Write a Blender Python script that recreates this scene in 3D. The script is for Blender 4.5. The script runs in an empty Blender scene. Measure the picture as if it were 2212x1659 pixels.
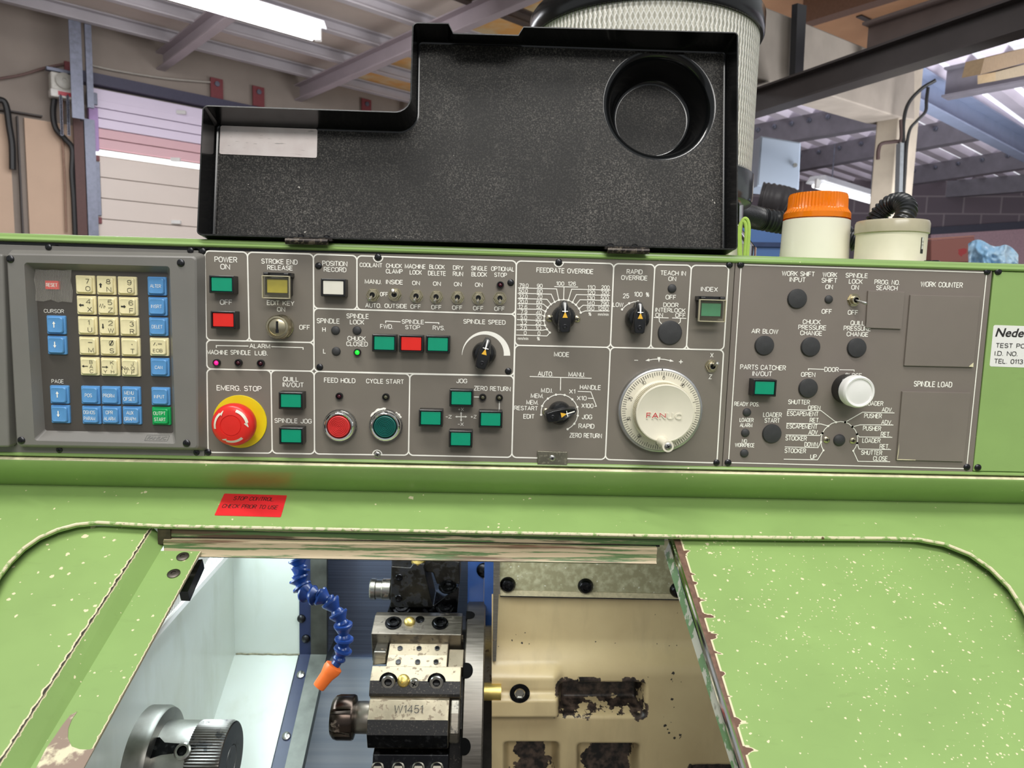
import bpy, bmesh, math, random
from mathutils import Vector, Matrix, noise as mnoise

random.seed(7)
C = bpy.context.scene.collection
PI = math.pi

# ------------------------------------------------------------------ camera
CAM = Vector((0.0, -0.70, 1.35))
FPX = 1533.0
PITCH, YAW, ROLL = 0.11458, 0.03388, 0.02802
_cp, _sp, _cy, _sy = math.cos(PITCH), math.sin(PITCH), math.cos(YAW), math.sin(YAW)
FWD = Vector((_sy * _cp, _cy * _cp, -_sp))
_r0 = Vector((_cy, -_sy, 0.0))
_u0 = _r0.cross(FWD)
RGT = _r0 * math.cos(ROLL) + _u0 * math.sin(ROLL)
UPV = -_r0 * math.sin(ROLL) + _u0 * math.cos(ROLL)
cam_d = bpy.data.cameras.new('camera')
cam = bpy.data.objects.new('camera', cam_d)
C.objects.link(cam)
cam.matrix_world = Matrix(((RGT.x, UPV.x, -FWD.x, CAM.x), (RGT.y, UPV.y, -FWD.y, CAM.y), (RGT.z, UPV.z, -FWD.z, CAM.z), (0, 0, 0, 1)))
cam_d.sensor_width = 36.0
cam_d.lens = 36.0 * FPX / 2212.0
cam_d.clip_start = 0.02
cam_d.clip_end = 100
cam_d.dof.use_dof = True
cam_d.dof.focus_distance = 0.715
cam_d.dof.aperture_fstop = 14.0
bpy.context.scene.camera = cam

# ------------------------------------------------------------------ light of the workshop
sc = bpy.context.scene
sc.view_settings.view_transform = 'Standard'
sc.view_settings.look = 'None'
sc.view_settings.exposure = 0.0
sc.view_settings.gamma = 1.0
sc.view_settings.use_curve_mapping = False
world = bpy.data.worlds.new('world')
sc.world = world
world.use_nodes = True
world.node_tree.nodes['Background'].inputs[0].default_value = (0.93, 0.97, 1.0, 1)
world.node_tree.nodes['Background'].inputs[1].default_value = 0.46


def area(name, loc, target, sx, sy, power, col=(1, 1, 1)):
    l = bpy.data.lights.new(name, 'AREA')
    l.shape = 'RECTANGLE'
    l.size, l.size_y, l.energy, l.color = sx, sy, power, col
    o = bpy.data.objects.new(name, l)
    C.objects.link(o)
    o.location = loc
    o.rotation_euler = (Vector(target) - Vector(loc)).to_track_quat('-Z', 'Y').to_euler()
    return o


# rows of fluorescent battens over the aisle in front of the machine
area('aisle_light', (-0.4, -1.05, 3.9), (0.0, -0.3, 1.0), 2.4, 0.14, 64, (1.0, 0.98, 0.94))
area('aisle_light', (0.5, -2.9, 3.3), (0.1, 0.0, 1.3), 2.4, 0.7, 64, (1.0, 0.98, 0.94))
# added fill for the far bays: one onto the left wall, one up at the deck
area('bay_fill', (-1.6, 3.4, 2.9), (-3.0, 6.6, 1.2), 2.4, 1.2, 34, (0.97, 0.97, 1.0))
area('bay_fill', (3.2, 3.0, 1.2), (3.2, 5.4, 3.6), 2.2, 1.2, 105, (0.95, 0.97, 1.0))


# ------------------------------------------------------------------ pixel rays onto real planes
def ray(px, py):
    return (RGT * (px - 1106.0) - UPV * (py - 829.5) + FWD * FPX)


def atY(px, py, Y=0.0):
    d = ray(px, py)
    return CAM + d * ((Y - CAM.y) / d.y)


def atZ(px, py, Z):
    d = ray(px, py)
    return CAM + d * ((Z - CAM.z) / d.z)


def atX(px, py, X):
    d = ray(px, py)
    return CAM + d * ((X - CAM.x) / d.x)


def atP(px, py, P0, n):
    d = ray(px, py)
    return CAM + d * ((P0 - CAM).dot(n) / d.dot(n))


def atD(px, py, dist):
    d = ray(px, py)
    return CAM + d * (dist / math.hypot(d.x, d.y))


MM = 0.001
PXM = 0.70 / FPX            # metres per pixel on the panel plane


# ------------------------------------------------------------------ materials
def lin(c):
    c = c / 255.0
    return c / 12.92 if c <= 0.04045 else ((c + 0.055) / 1.055) ** 2.4


def rgb(r, g, b):
    return (lin(r), lin(g), lin(b), 1.0)


class NT:
    """tiny helper around a node tree"""
    def __init__(s, name):
        s.m = bpy.data.materials.new(name)
        s.m.use_nodes = True
        s.t = s.m.node_tree
        s.b = s.t.nodes['Principled BSDF']

    def n(s, kind, **kw):
        x = s.t.nodes.new(kind)
        for k, v in kw.items():
            setattr(x, k, v)
        return x

    def l(s, a, b):
        s.t.links.new(a, b)

    def coord(s, which='Object', scale=(1, 1, 1), rot=(0, 0, 0)):
        tc = s.n('ShaderNodeTexCoord')
        mp = s.n('ShaderNodeMapping')
        mp.inputs['Scale'].default_value = scale
        mp.inputs['Rotation'].default_value = rot
        s.l(tc.outputs[which], mp.inputs[0])
        return mp.outputs[0]

    def noise(s, co, scale, detail=3.0, rough=0.55, out='Fac'):
        x = s.n('ShaderNodeTexNoise')
        x.inputs['Scale'].default_value = scale
        x.inputs['Detail'].default_value = detail
        x.inputs['Roughness'].default_value = rough
        s.l(co, x.inputs['Vector'])
        return x.outputs[out]

    def math(s, op, a, b=None, clamp=False):
        x = s.n('ShaderNodeMath', operation=op)
        x.use_clamp = clamp
        for i, v in enumerate((a, b)):
            if v is None:
                continue
            if isinstance(v, (int, float)):
                x.inputs[i].default_value = v
            else:
                s.l(v, x.inputs[i])
        return x.outputs[0]

    def ramp(s, fac, lo, hi):
        x = s.n('ShaderNodeMapRange')
        x.inputs[1].default_value, x.inputs[2].default_value = lo, hi
        x.clamp = True
        s.l(fac, x.inputs[0])
        return x.outputs[0]

    def mix(s, fac, a, b):
        x = s.n('ShaderNodeMix', data_type='RGBA')
        if isinstance(fac, (int, float)):
            x.inputs[0].default_value = fac
        else:
            s.l(fac, x.inputs[0])
        for i, v in ((6, a), (7, b)):
            if isinstance(v, tuple):
                x.inputs[i].default_value = v
            else:
                s.l(v, x.inputs[i])
        return x.outputs[2]

    def bump(s, h, strength=0.2, dist=0.001):
        x = s.n('ShaderNodeBump')
        x.inputs['Strength'].default_value = strength
        x.inputs['Distance'].default_value = dist
        s.l(h, x.inputs['Height'])
        s.l(x.outputs[0], s.b.inputs['Normal'])

    def set(s, col=None, rough=None, metal=None, **kw):
        for k, v in (('Base Color', col), ('Roughness', rough), ('Metallic', metal)):
            if v is None:
                continue
            if isinstance(v, (tuple, float, int)):
                s.b.inputs[k].default_value = v
            else:
                s.l(v, s.b.inputs[k])
        for k, v in kw.items():
            s.b.inputs[k.replace('_', ' ')].default_value = v
        return s.m


def plain(name, col, rough=0.5, metal=0.0, var=0.12, scale=60.0, bump=0.0, bscale=900.0, **kw):
    t = NT(name)
    co = t.coord()
    f = t.noise(co, scale, 4)
    f2 = t.ramp(f, 0.3, 0.75)
    dark = tuple(c * (1 - var) for c in col[:3]) + (1,)
    lite = tuple(min(1, c * (1 + var)) for c in col[:3]) + (1,)
    c = t.mix(f2, dark, lite)
    if bump:
        t.bump(t.noise(co, bscale, 2), bump, 0.0004)
    return t.set(c, rough, metal, **kw)


def chip_mask(t, co, scale, size, keep, stretch=None):
    """scattered small chips: voronoi cells, some kept, irregular edges"""
    w = t.noise(co, scale * 2.2, 2, 0.6, 'Color')
    a = t.n('ShaderNodeVectorMath', operation='SCALE')
    t.l(w, a.inputs[0])
    a.inputs['Scale'].default_value = 0.55 / scale
    b = t.n('ShaderNodeVectorMath', operation='ADD')
    t.l(co, b.inputs[0])
    t.l(a.outputs[0], b.inputs[1])
    v = t.n('ShaderNodeTexVoronoi')
    v.inputs['Scale'].default_value = scale
    t.l(b.outputs[0], v.inputs['Vector'])
    sp = t.n('ShaderNodeSeparateColor')
    t.l(v.outputs['Color'], sp.inputs[0])
    rad = t.math('MULTIPLY', sp.outputs[0], size)
    near = t.math('LESS_THAN', v.outputs['Distance'], rad)
    dens = t.noise(co, scale * 0.06, 2)
    k = t.math('LESS_THAN', sp.outputs[1], t.math('MULTIPLY', t.ramp(dens, 0.36, 0.66), keep))
    return t.math('MULTIPLY', near, k)


def green_paint(name, col, rough=0.38, chips=(), edge=False, streak=0.10):
    t = NT(name)
    co = t.coord()
    f = t.ramp(t.noise(co, 9.0, 5), 0.3, 0.7)
    base = t.mix(f, tuple(c * (1 - streak) for c in col[:3]) + (1,), tuple(c * (1 + streak * 0.6) for c in col[:3]) + (1,))
    smudge = t.ramp(t.noise(t.coord(scale=(1, 3, 3)), 40.0, 4), 0.62, 0.85)
    base = t.mix(t.math('MULTIPLY', smudge, 0.18), base, rgb(96, 104, 62))
    for (scale, size, keep) in chips:
        base = t.mix(chip_mask(t, co, scale, size, keep), base, rgb(232, 222, 184))
    if edge:
        uv = t.n('ShaderNodeUVMap')
        sx = t.n('ShaderNodeSeparateXYZ')
        t.l(uv.outputs[0], sx.inputs[0])
        mp = t.n('ShaderNodeMapping')
        mp.inputs['Scale'].default_value = (0.35, 1, 1)
        t.l(uv.outputs[0], mp.inputs[0])
        n1 = t.noise(mp.outputs[0], edge[2], 3.0, 0.5)
        w = t.math('SUBTRACT', sx.outputs[0], t.math('MULTIPLY', t.ramp(n1, edge[5], edge[6]), edge[1]))
        cream = t.math('LESS_THAN', w, edge[0] + edge[4])
        brown = t.math('LESS_THAN', w, edge[0])
        base = t.mix(cream, base, rgb(226, 216, 180))
        base = t.mix(brown, base, edge[3])
    t.bump(t.noise(co, 260.0, 2), 0.06, 0.0006)
    return t.set(base, rough, 0.0)


def metal(name, col, rough=0.3, brushed=None, dirt=0.0, dirtcol=(0.02, 0.02, 0.02, 1), dscale=40.0, aniso=0.0):
    t = NT(name)
    co = t.coord(scale=brushed or (1, 1, 1))
    f = t.noise(co, 50.0 if brushed else 30.0, 4)
    c = t.mix(t.ramp(f, 0.3, 0.7), tuple(x * 0.72 for x in col[:3]) + (1,), tuple(min(1, x * 1.15) for x in col[:3]) + (1,))
    mt = 1.0
    if dirt:
        o = t.coord()
        d = t.ramp(t.noise(o, dscale, 6, 0.65), 0.62 - dirt * 0.3, 0.68 - dirt * 0.3)
        c = t.mix(d, c, dirtcol)
        mt = t.math('SUBTRACT', 1.0, d)
    r = t.n('ShaderNodeMapRange')
    r.inputs[3].default_value, r.inputs[4].default_value = rough * 0.75, rough * 1.35
    t.l(f, r.inputs[0])
    return t.set(c, r.outputs[0], mt)


def emit(name, col, strength, base=None):
    t = NT(name)
    return t.set(base or col, 0.3, 0.0, Emission_Color=col, Emission_Strength=strength)


GREEN = rgb(146, 176, 105)
M = {}
M['green'] = green_paint('green machine paint', GREEN, 0.36, [(70, 0.20, 0.22), (190, 0.22, 0.18)])
M['green_door'] = green_paint('green door paint', GREEN, 0.38, [(85, 0.17, 0.42), (170, 0.25, 0.65), (330, 0.30, 0.62)], edge=(0.0008, 0.009, 75.0, rgb(112, 84, 70), 0.0016, 0.54, 0.68))
M['green_door_edge'] = green_paint('green door paint worn edge', GREEN, 0.38, [(80, 0.24, 0.50), (170, 0.30, 0.40)], edge=(0.0008, 0.0022, 130.0, rgb(60, 54, 44), 0.0014, 0.42, 0.74))
M['green_flange'] = green_paint('green flange paint', rgb(141, 172, 102), 0.36, [(200, 0.26, 0.35)], edge=(0.0002, 0.0016, 170.0, rgb(170, 160, 130), 0.0007, 0.45, 0.8))
M['green_clean'] = green_paint('green housing paint', rgb(136, 166, 96), 0.30, [(160, 0.18, 0.14)])
M['cream_edge'] = plain('cream primer on worn edge', rgb(228, 218, 182), 0.5, var=0.25, scale=120)
M['panel'] = plain('grey panel paint', rgb(121, 114, 104), 0.42, var=0.07, scale=14, bump=0.12, bscale=2200)
M['panel_aux'] = plain('grey brown panel paint', rgb(124, 115, 107), 0.45, var=0.06, scale=14, bump=0.10, bscale=2200)
M['bezel'] = plain('grey plastic bezel', rgb(120, 117, 112), 0.42, var=0.06, scale=20, bump=0.10, bscale=2500)
M['keyface'] = plain('dark grey key panel', rgb(76, 71, 66), 0.45, var=0.10, scale=20)
M['white_ink'] = plain('white legend ink', rgb(250, 247, 237), 0.5, var=0.04)
M['black_ink'] = plain('black legend ink', rgb(40, 38, 36), 0.5, var=0.04)
M['red_ink'] = plain('red ink', rgb(196, 40, 52), 0.5, var=0.1)
M['black'] = plain('black plastic', rgb(24, 24, 25), 0.2, var=0.2, scale=80)
M['black_frame'] = plain('black button frame', rgb(30, 30, 31), 0.30, var=0.2, scale=90)
M['plug'] = plain('dark rubber plug', rgb(52, 52, 53), 0.55, var=0.15, scale=160, bump=0.3, bscale=1800)
M['black_screw'] = metal('black oxide screw', rgb(70, 70, 72), 0.30)
M['steel'] = metal('plain steel', rgb(190, 188, 182), 0.28)
M['chrome'] = metal('chrome', rgb(225, 225, 222), 0.08)
M['nickel'] = metal('aged nickel', rgb(196, 186, 158), 0.25)
M['lens_green'] = plain('green button lens', rgb(10, 148, 112), 0.28, var=0.05, scale=50)
M['lens_red'] = plain('red button lens', rgb(226, 42, 34), 0.28, var=0.05, scale=50)
M['lens_yellow'] = plain('olive yellow button lens', rgb(196, 184, 62), 0.35, var=0.08, scale=70)
M['lens_white'] = plain('off white button lens', rgb(226, 222, 208), 0.3, var=0.05, scale=50)
M['lens_green_faded'] = plain('faded green button lens', rgb(64, 158, 120), 0.35, var=0.08, scale=70)
M['key_cream'] = plain('cream key plastic', rgb(236, 224, 178), 0.38, var=0.07, scale=110)
M['key_blue'] = plain('blue key plastic', rgb(92, 150, 204), 0.38, var=0.07, scale=110)
M['key_green'] = plain('green key plastic', rgb(18, 160, 84), 0.38, var=0.07, scale=110)
M['emo_red'] = plain('red mushroom plastic', rgb(224, 44, 36), 0.30, var=0.05, scale=50)
M['emo_yellow'] = plain('yellow disc paint', rgb(232, 208, 26), 0.4, var=0.05, scale=60)
M['ring_red'] = plain('red ribbed button', rgb(206, 58, 56), 0.32, var=0.06)
M['ring_green'] = plain('dark green ribbed button', rgb(22, 92, 84), 0.32, var=0.06)
M['ivory'] = plain('ivory plastic', rgb(226, 220, 200), 0.36, var=0.05, scale=30)
M['white_plastic'] = plain('white plastic', rgb(236, 234, 230), 0.30, var=0.02)
M['yellow_mark'] = plain('yellow pointer paint', rgb(240, 186, 60), 0.4, var=0.05)
M['led_off'] = plain('unlit dark red lamp', rgb(66, 22, 34), 0.15, var=0.1)
M['led_off_clear'] = plain('unlit smoky lamp', rgb(84, 82, 64), 0.15, var=0.1)
M['led_green'] = emit('lit green lamp', (0.02, 0.95, 0.05, 1), 0.9)
M['led_pink'] = emit('lit pink red lamp', (0.95, 0.02, 0.25, 1), 1.0)

# ------------------------------------------------------------------ mesh building
WL = {}                      # world origin of each object


class MB:
    def __init__(s):
        s.v, s.f, s.mi, s.uv = [], [], [], None

    def add(s, vs, fs, mi=0):
        o = len(s.v)
        s.v += [Vector(p) for p in vs]
        s.f += [tuple(i + o for i in f) for f in fs]
        s.mi += [mi] * len(fs)
        return s

    def box(s, lo, hi, mi=0, M4=None):
        (x0, y0, z0), (x1, y1, z1) = lo, hi
        vs = [Vector(p) for p in ((x0, y0, z0), (x1, y0, z0), (x1, y1, z0), (x0, y1, z0), (x0, y0, z1), (x1, y0, z1), (x1, y1, z1), (x0, y1, z1))]
        if M4 is not None:
            vs = [M4 @ p for p in vs]
        return s.add(vs, [(3, 2, 1, 0), (4, 5, 6, 7), (0, 1, 5, 4), (1, 2, 6, 5), (2, 3, 7, 6), (3, 0, 4, 7)], mi)

    def prism(s, pts, vec, mi=0):
        """closed outline (list of points in space) pushed along vec"""
        n = len(pts)
        a = [Vector(p) for p in pts]
        b = [p + Vector(vec) for p in a]
        nrm = Vector((0, 0, 0))
        for i in range(n):
            nrm += a[i].cross(a[(i + 1) % n])
        fl = nrm.dot(Vector(vec)) > 0
        f0 = tuple(range(n))
        f1 = tuple(range(2 * n - 1, n - 1, -1))
        fs = [f0[::-1] if fl else f0, f1[::-1] if fl else f1]
        for i in range(n):
            j = (i + 1) % n
            q = (i, j, n + j, n + i)
            fs.append(q if fl else q[::-1])
        return s.add(a + b, fs, mi)

    def lathe(s, prof, base, axis, seg=32, mi=0, up=None, cap0=False, cap1=True, mis=None):
        """prof: (radius, height along axis)"""
        axis = Vector(axis).normalized()
        u = axis.cross(Vector(up or (0.0123, 0.02, 1))).normalized()
        if u.length < 0.5:
            u = axis.cross(Vector((1, 0, 0))).normalized()
        w = axis.cross(u)
        base = Vector(base)
        o = len(s.v)
        for r, h in prof:
            for k in range(seg):
                a = 2 * PI * k / seg
                s.v.append(base + axis * h + (u * math.cos(a) + w * math.sin(a)) * r)
        for i in range(len(prof) - 1):
            for k in range(seg):
                k2 = (k + 1) % seg
                s.f.append((o + i * seg + k, o + i * seg + k2, o + (i + 1) * seg + k2, o + (i + 1) * seg + k))
                s.mi.append(mis[i] if mis else mi)
        if cap0:
            s.f.append(tuple(o + k for k in range(seg - 1, -1, -1)))
            s.mi.append(mi)
        if cap1:
            s.f.append(tuple(o + (len(prof) - 1) * seg + k for k in range(seg)))
            s.mi.append(mis[-1] if mis else mi)
        return s

    def tube(s, path, r, seg=8, mi=0, caps=True):
        P = [Vector(p) for p in path]
        o = len(s.v)
        t0 = (P[1] - P[0]).normalized()
        u = t0.orthogonal().normalized()
        rr = r if callable(r) else (lambda i: r)
        for i, p in enumerate(P):
            t = (P[min(i + 1, len(P) - 1)] - P[max(i - 1, 0)]).normalized()
            u = (u - t * u.dot(t)).normalized()
            w = t.cross(u)
            for k in range(seg):
                a = 2 * PI * k / seg
                s.v.append(p + (u * math.cos(a) + w * math.sin(a)) * rr(i))
        for i in range(len(P) - 1):
            for k in range(seg):
                k2 = (k + 1) % seg
                s.f.append((o + i * seg + k, o + i * seg + k2, o + (i + 1) * seg + k2, o + (i + 1) * seg + k))
                s.mi.append(mi)
        if caps:
            s.f.append(tuple(o + k for k in range(seg - 1, -1, -1)))
            s.f.append(tuple(o + (len(P) - 1) * seg + k for k in range(seg)))
            s.mi += [mi, mi]
        return s

    def beam(s, A, B, w, h, mi=0, prof=None, up=(0, 0, 1)):
        """bar from A to B, w wide, h high (below the A-B line); prof: closed (across, up) outline instead"""
        A, B = Vector(A), Vector(B)
        t = (B - A).normalized()
        side = t.cross(Vector(up)).normalized()
        upv = side.cross(t)
        prof = prof or [(-w / 2, -h), (w / 2, -h), (w / 2, 0), (-w / 2, 0)]
        return s.prism([A + side * a + upv * b for a, b in prof], B - A, mi)


def isec(w, h, t):
    return [(-w / 2, -h), (w / 2, -h), (w / 2, -h + t), (t / 2, -h + t), (t / 2, -t), (w / 2, -t), (w / 2, 0), (-w / 2, 0), (-w / 2, -t), (-t / 2, -t), (-t / 2, -h + t), (-w / 2, -h + t)]


def csec(w, h, t):
    return [(-w / 2, -h), (w / 2, -h), (w / 2, -h + t), (-w / 2 + t, -h + t), (-w / 2 + t, -t), (w / 2, -t), (w / 2, 0), (-w / 2, 0)]


def make(name, mb, mats, parent=None, origin=None, bevel=0.0, bseg=2, smooth=35, **props):
    po = WL[parent.name] if parent is not None else Vector((0, 0, 0))
    if origin is None:
        if parent is not None:
            origin = po
        else:
            lo = Vector([min(v[i] for v in mb.v) for i in range(3)])
            hi = Vector([max(v[i] for v in mb.v) for i in range(3)])
            origin = Vector(((lo.x + hi.x) / 2, (lo.y + hi.y) / 2, lo.z))
    origin = Vector(origin)
    me = bpy.data.meshes.new(name)
    me.from_pydata([v - origin for v in mb.v], [], mb.f)
    for m in (mats if isinstance(mats, (list, tuple)) else [mats]):
        me.materials.append(M[m] if isinstance(m, str) else m)
    me.polygons.foreach_set('material_index', mb.mi)
    if mb.uv is not None:
        ul = me.uv_layers.new(name='UVMap')
        for lp in me.loops:
            ul.data[lp.index].uv = mb.uv[lp.vertex_index]
    me.update()
    if smooth:
        me.polygons.foreach_set('use_smooth', [True] * len(me.polygons))
        me.set_sharp_from_angle(angle=math.radians(smooth))
    o = bpy.data.objects.new(name, me)
    C.objects.link(o)
    if parent is not None:
        o.parent = parent
    o.location = origin - po
    WL[o.name] = origin
    if bevel:
        b = o.modifiers.new('bevel', 'BEVEL')
        b.width, b.segments, b.limit_method, b.angle_limit = bevel, bseg, 'ANGLE', math.radians(40)
        b.harden_normals = True
    for k, v in props.items():
        o[k] = v
    return o


def thing(name, label, cat, loc, group=None, kind=None):
    o = bpy.data.objects.new(name, None)
    C.objects.link(o)
    o.empty_display_size = 0.02
    o.location = loc
    WL[o.name] = Vector(loc)
    o['label'], o['category'] = label, cat
    if group:
        o['group'] = group
    if kind:
        o['kind'] = kind
    return o


def tag(o, label, cat, group=None, kind=None):
    o['label'], o['category'] = label, cat
    if group:
        o['group'] = group
    if kind:
        o['kind'] = kind
    return o


def copy_tree(o, parent, loc, props=None):
    """a part with its sub-parts, copied to another place (world loc)"""
    c = o.copy()
    C.objects.link(c)
    c.parent = parent
    c.location = Vector(loc) - (WL[parent.name] if parent is not None else Vector((0, 0, 0)))
    WL[c.name] = Vector(loc)
    for k, v in (props or {}).items():
        c[k] = v
    for ch in [x for x in bpy.data.objects if x.parent is o]:
        d = ch.copy()
        C.objects.link(d)
        d.parent = c
        WL[d.name] = Vector(loc)
    return c


# ------------------------------------------------------------------ lettering
_tc = {}


def glyphs(s, bold=0.012):
    """flat letters of a string: (points, faces, x0, x1, y0, y1) with the capital height = 1"""
    key = (s, bold)
    if key in _tc:
        return _tc[key]
    cu = bpy.data.curves.new('t', 'FONT')
    cu.body = s
    cu.size = 1.0
    cu.offset = bold
    cu.resolution_u = 3
    ob = bpy.data.objects.new('t', cu)
    me = bpy.data.meshes.new_from_object(ob)
    vs = [(v.co.x, v.co.y) for v in me.vertices]
    fs = [tuple(p.vertices) for p in me.polygons]
    bpy.data.objects.remove(ob)
    bpy.data.meshes.remove(me)
    bpy.data.curves.remove(cu)
    if s != 'H':
        _, _, _, _, _, ch = glyphs('H', bold)
        k = 1.0 / ch0[bold]
    else:
        ch0[bold] = max(y for _, y in vs)
        k = 1.0 / ch0[bold]
    vs = [(x * k, y * k) for x, y in vs]
    xs, ys = [p[0] for p in vs], [p[1] for p in vs]
    r = (vs, fs, min(xs), max(xs), min(ys), max(ys))
    _tc[key] = r
    return r


ch0 = {}


def _arc(cx, cy, rx, ry, a0, a1, n=9):
    return [(cx + rx * math.cos(math.radians(a0 + (a1 - a0) * k / n)), cy + ry * math.sin(math.radians(a0 + (a1 - a0) * k / n))) for k in range(n + 1)]


_ring = _arc(.5, .68, .5, .32, 0, 180) + _arc(.5, .32, .5, .32, 180, 360) + [(1, .68)]
# engraver's alphabet: character -> (width, strokes in a unit box)
ENG = {
    'A': (.72, [[(0, 0), (.5, 1), (1, 0)], [(.19, .34), (.81, .34)]]),
    'B': (.62, [[(.55, .52), (0, .52), (0, 1)] + _arc(.52, .76, .42, .24, 90, -90), [(0, .52), (0, 0)] + _arc(.52, .26, .48, .26, -90, 90)]),
    'C': (.64, [_arc(.5, .68, .5, .32, 8, 180) + _arc(.5, .32, .5, .32, 180, 352)]),
    'D': (.64, [[(0, 0), (0, 1)] + _arc(.4, .66, .6, .34, 90, 0) + _arc(.4, .34, .6, .34, 0, -90) + [(0, 0)]]),
    'E': (.56, [[(1, 1), (0, 1), (0, 0), (1, 0)], [(0, .52), (.9, .52)]]),
    'F': (.54, [[(1, 1), (0, 1), (0, 0)], [(0, .52), (.88, .52)]]),
    'G': (.66, [_arc(.5, .68, .5, .32, 10, 180) + _arc(.5, .32, .5, .32, 180, 360) + [(1, .46), (.58, .46)]]),
    'H': (.64, [[(0, 0), (0, 1)], [(1, 0), (1, 1)], [(0, .52), (1, .52)]]),
    'I': (.02, [[(.5, 0), (.5, 1)]]),
    'J': (.5, [[(1, 1)] + _arc(.5, .3, .5, .3, 0, -180)]),
    'K': (.64, [[(0, 0), (0, 1)], [(1, 1), (.0, .38)], [(.3, .56), (1, 0)]]),
    'L': (.5, [[(0, 1), (0, 0), (1, 0)]]),
    'M': (.8, [[(0, 0), (0, 1), (.5, .12), (1, 1), (1, 0)]]),
    'N': (.66, [[(0, 0), (0, 1), (1, 0), (1, 1)]]),
    'O': (.68, [_ring]),
    'P': (.6, [[(0, 0), (0, 1)] + _arc(.52, .74, .48, .26, 90, -90) + [(0, .48)]]),
    'Q': (.68, [_ring, [(.58, .26), (1.05, -.06)]]),
    'R': (.63, [[(0, 0), (0, 1)] + _arc(.52, .75, .46, .25, 90, -90) + [(0, .50)], [(.52, .5), (1, 0)]]),
    'S': (.6, [_arc(.5, .75, .48, .25, 18, 270) + _arc(.5, .26, .5, .26, 90, -162)[1:]]),
    'T': (.62, [[(0, 1), (1, 1)], [(.5, 1), (.5, 0)]]),
    'U': (.64, [[(0, 1)] + _arc(.5, .32, .5, .32, 180, 360) + [(1, 1)]]),
    'V': (.68, [[(0, 1), (.5, 0), (1, 1)]]),
    'W': (.96, [[(0, 1), (.25, 0), (.5, .95), (.75, 0), (1, 1)]]),
    'X': (.64, [[(0, 0), (1, 1)], [(0, 1), (1, 0)]]),
    'Y': (.66, [[(0, 1), (.5, .46), (1, 1)], [(.5, .46), (.5, 0)]]),
    'Z': (.6, [[(0, 1), (1, 1), (0, 0), (1, 0)]]),
    '0': (.56, [_ring]),
    '1': (.24, [[(0, .78), (.9, 1), (.9, 0)]]),
    '2': (.56, [_arc(.5, .71, .48, .29, 170, -28) + [(0, 0), (1, 0)]]),
    '3': (.56, [_arc(.47, .76, .45, .24, 160, -90), _arc(.47, .26, .53, .26, 90, -160)]),
    '4': (.6, [[(.76, 0), (.76, 1), (0, .27), (1, .27)]]),
    '5': (.56, [[(.92, 1), (.14, 1), (.06, .5)] + _arc(.48, .32, .5, .32, 130, -155)]),
    '6': (.56, [_arc(.5, .30, .48, .30, 180, -180, 16), [(.02, .3)] + _arc(.52, .66, .5, .34, 180, 25)]),
    '7': (.54, [[(0, 1), (1, 1), (.34, 0)]]),
    '8': (.58, [_arc(.5, .76, .42, .24, 0, 360, 16), _arc(.5, .26, .5, .26, 0, 360, 16)]),
    '9': (.56, [_arc(.5, .70, .48, .30, 0, 360, 16), [(.98, .7)] + _arc(.48, .34, .5, .34, 0, -155)]),
    '.': (.06, [[(.5, -.03), (.5, .09)]]), '/': (.44, [[(0, -.05), (1, 1.05)]]), '-': (.46, [[(0, .45), (1, .45)]]),
    '+': (.56, [[(0, .45), (1, .45)], [(.5, .12), (.5, .78)]]), ' ': (.34, []),
    '%': (.8, [_arc(.2, .75, .2, .25, 0, 360, 12), _arc(.8, .25, .2, .25, 0, 360, 12), [(.85, 1), (.15, 0)]]),
}


def put_strokes(mb, s, c, w, h, ux, uy, mi, sw):
    """engraved lettering of even stroke width"""
    gap = .20
    tot = sum(ENG[ch][0] for ch in s) + gap * (len(s) - 1)
    nrm = ux.cross(uy)
    k = (w - sw) / max(tot, 1e-6)
    x = lift = 0.0
    for ch in s:
        gw, lines = ENG[ch]
        for ln in lines:
            lift += 3e-6
            P = [c + nrm * lift + ux * ((x + px_ * gw) * k - (w - sw) / 2) + uy * ((py_ - 0.5) * (h - sw)) for px_, py_ in ln]
            stroke(mb, P, sw, nrm, mi)
        x += gw + gap


def put_text(mb, s, c, w, h, ux=(1, 0, 0), uy=(0, 0, 1), mi=0, fit=False, bold=0.012, off=None, shear=0.0):
    if not fit and not shear and bold < 0.014 and all(ch in ENG for ch in s):
        return put_strokes(mb, s, Vector(c), w, h, Vector(ux), Vector(uy), mi, min(h * (0.095 + bold * 4.2), 0.5 * w))
    """string centred at c, w wide, capitals h high, lying in the ux/uy plane"""
    vs, fs, x0, x1, y0, y1 = glyphs(s, bold)
    ux, uy, c = Vector(ux), Vector(uy), Vector(c)
    sx = w / (x1 - x0)
    if fit:
        sy, ym = h / max(1e-6, y1 - y0), (y0 + y1) / 2
    else:
        sy, ym = h, 0.5
    xm = (x0 + x1) / 2
    mb.add([c + ux * ((x - xm) * sx + shear * (y - ym) * sy) + uy * ((y - ym) * sy) for x, y in vs], fs, mi)


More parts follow.
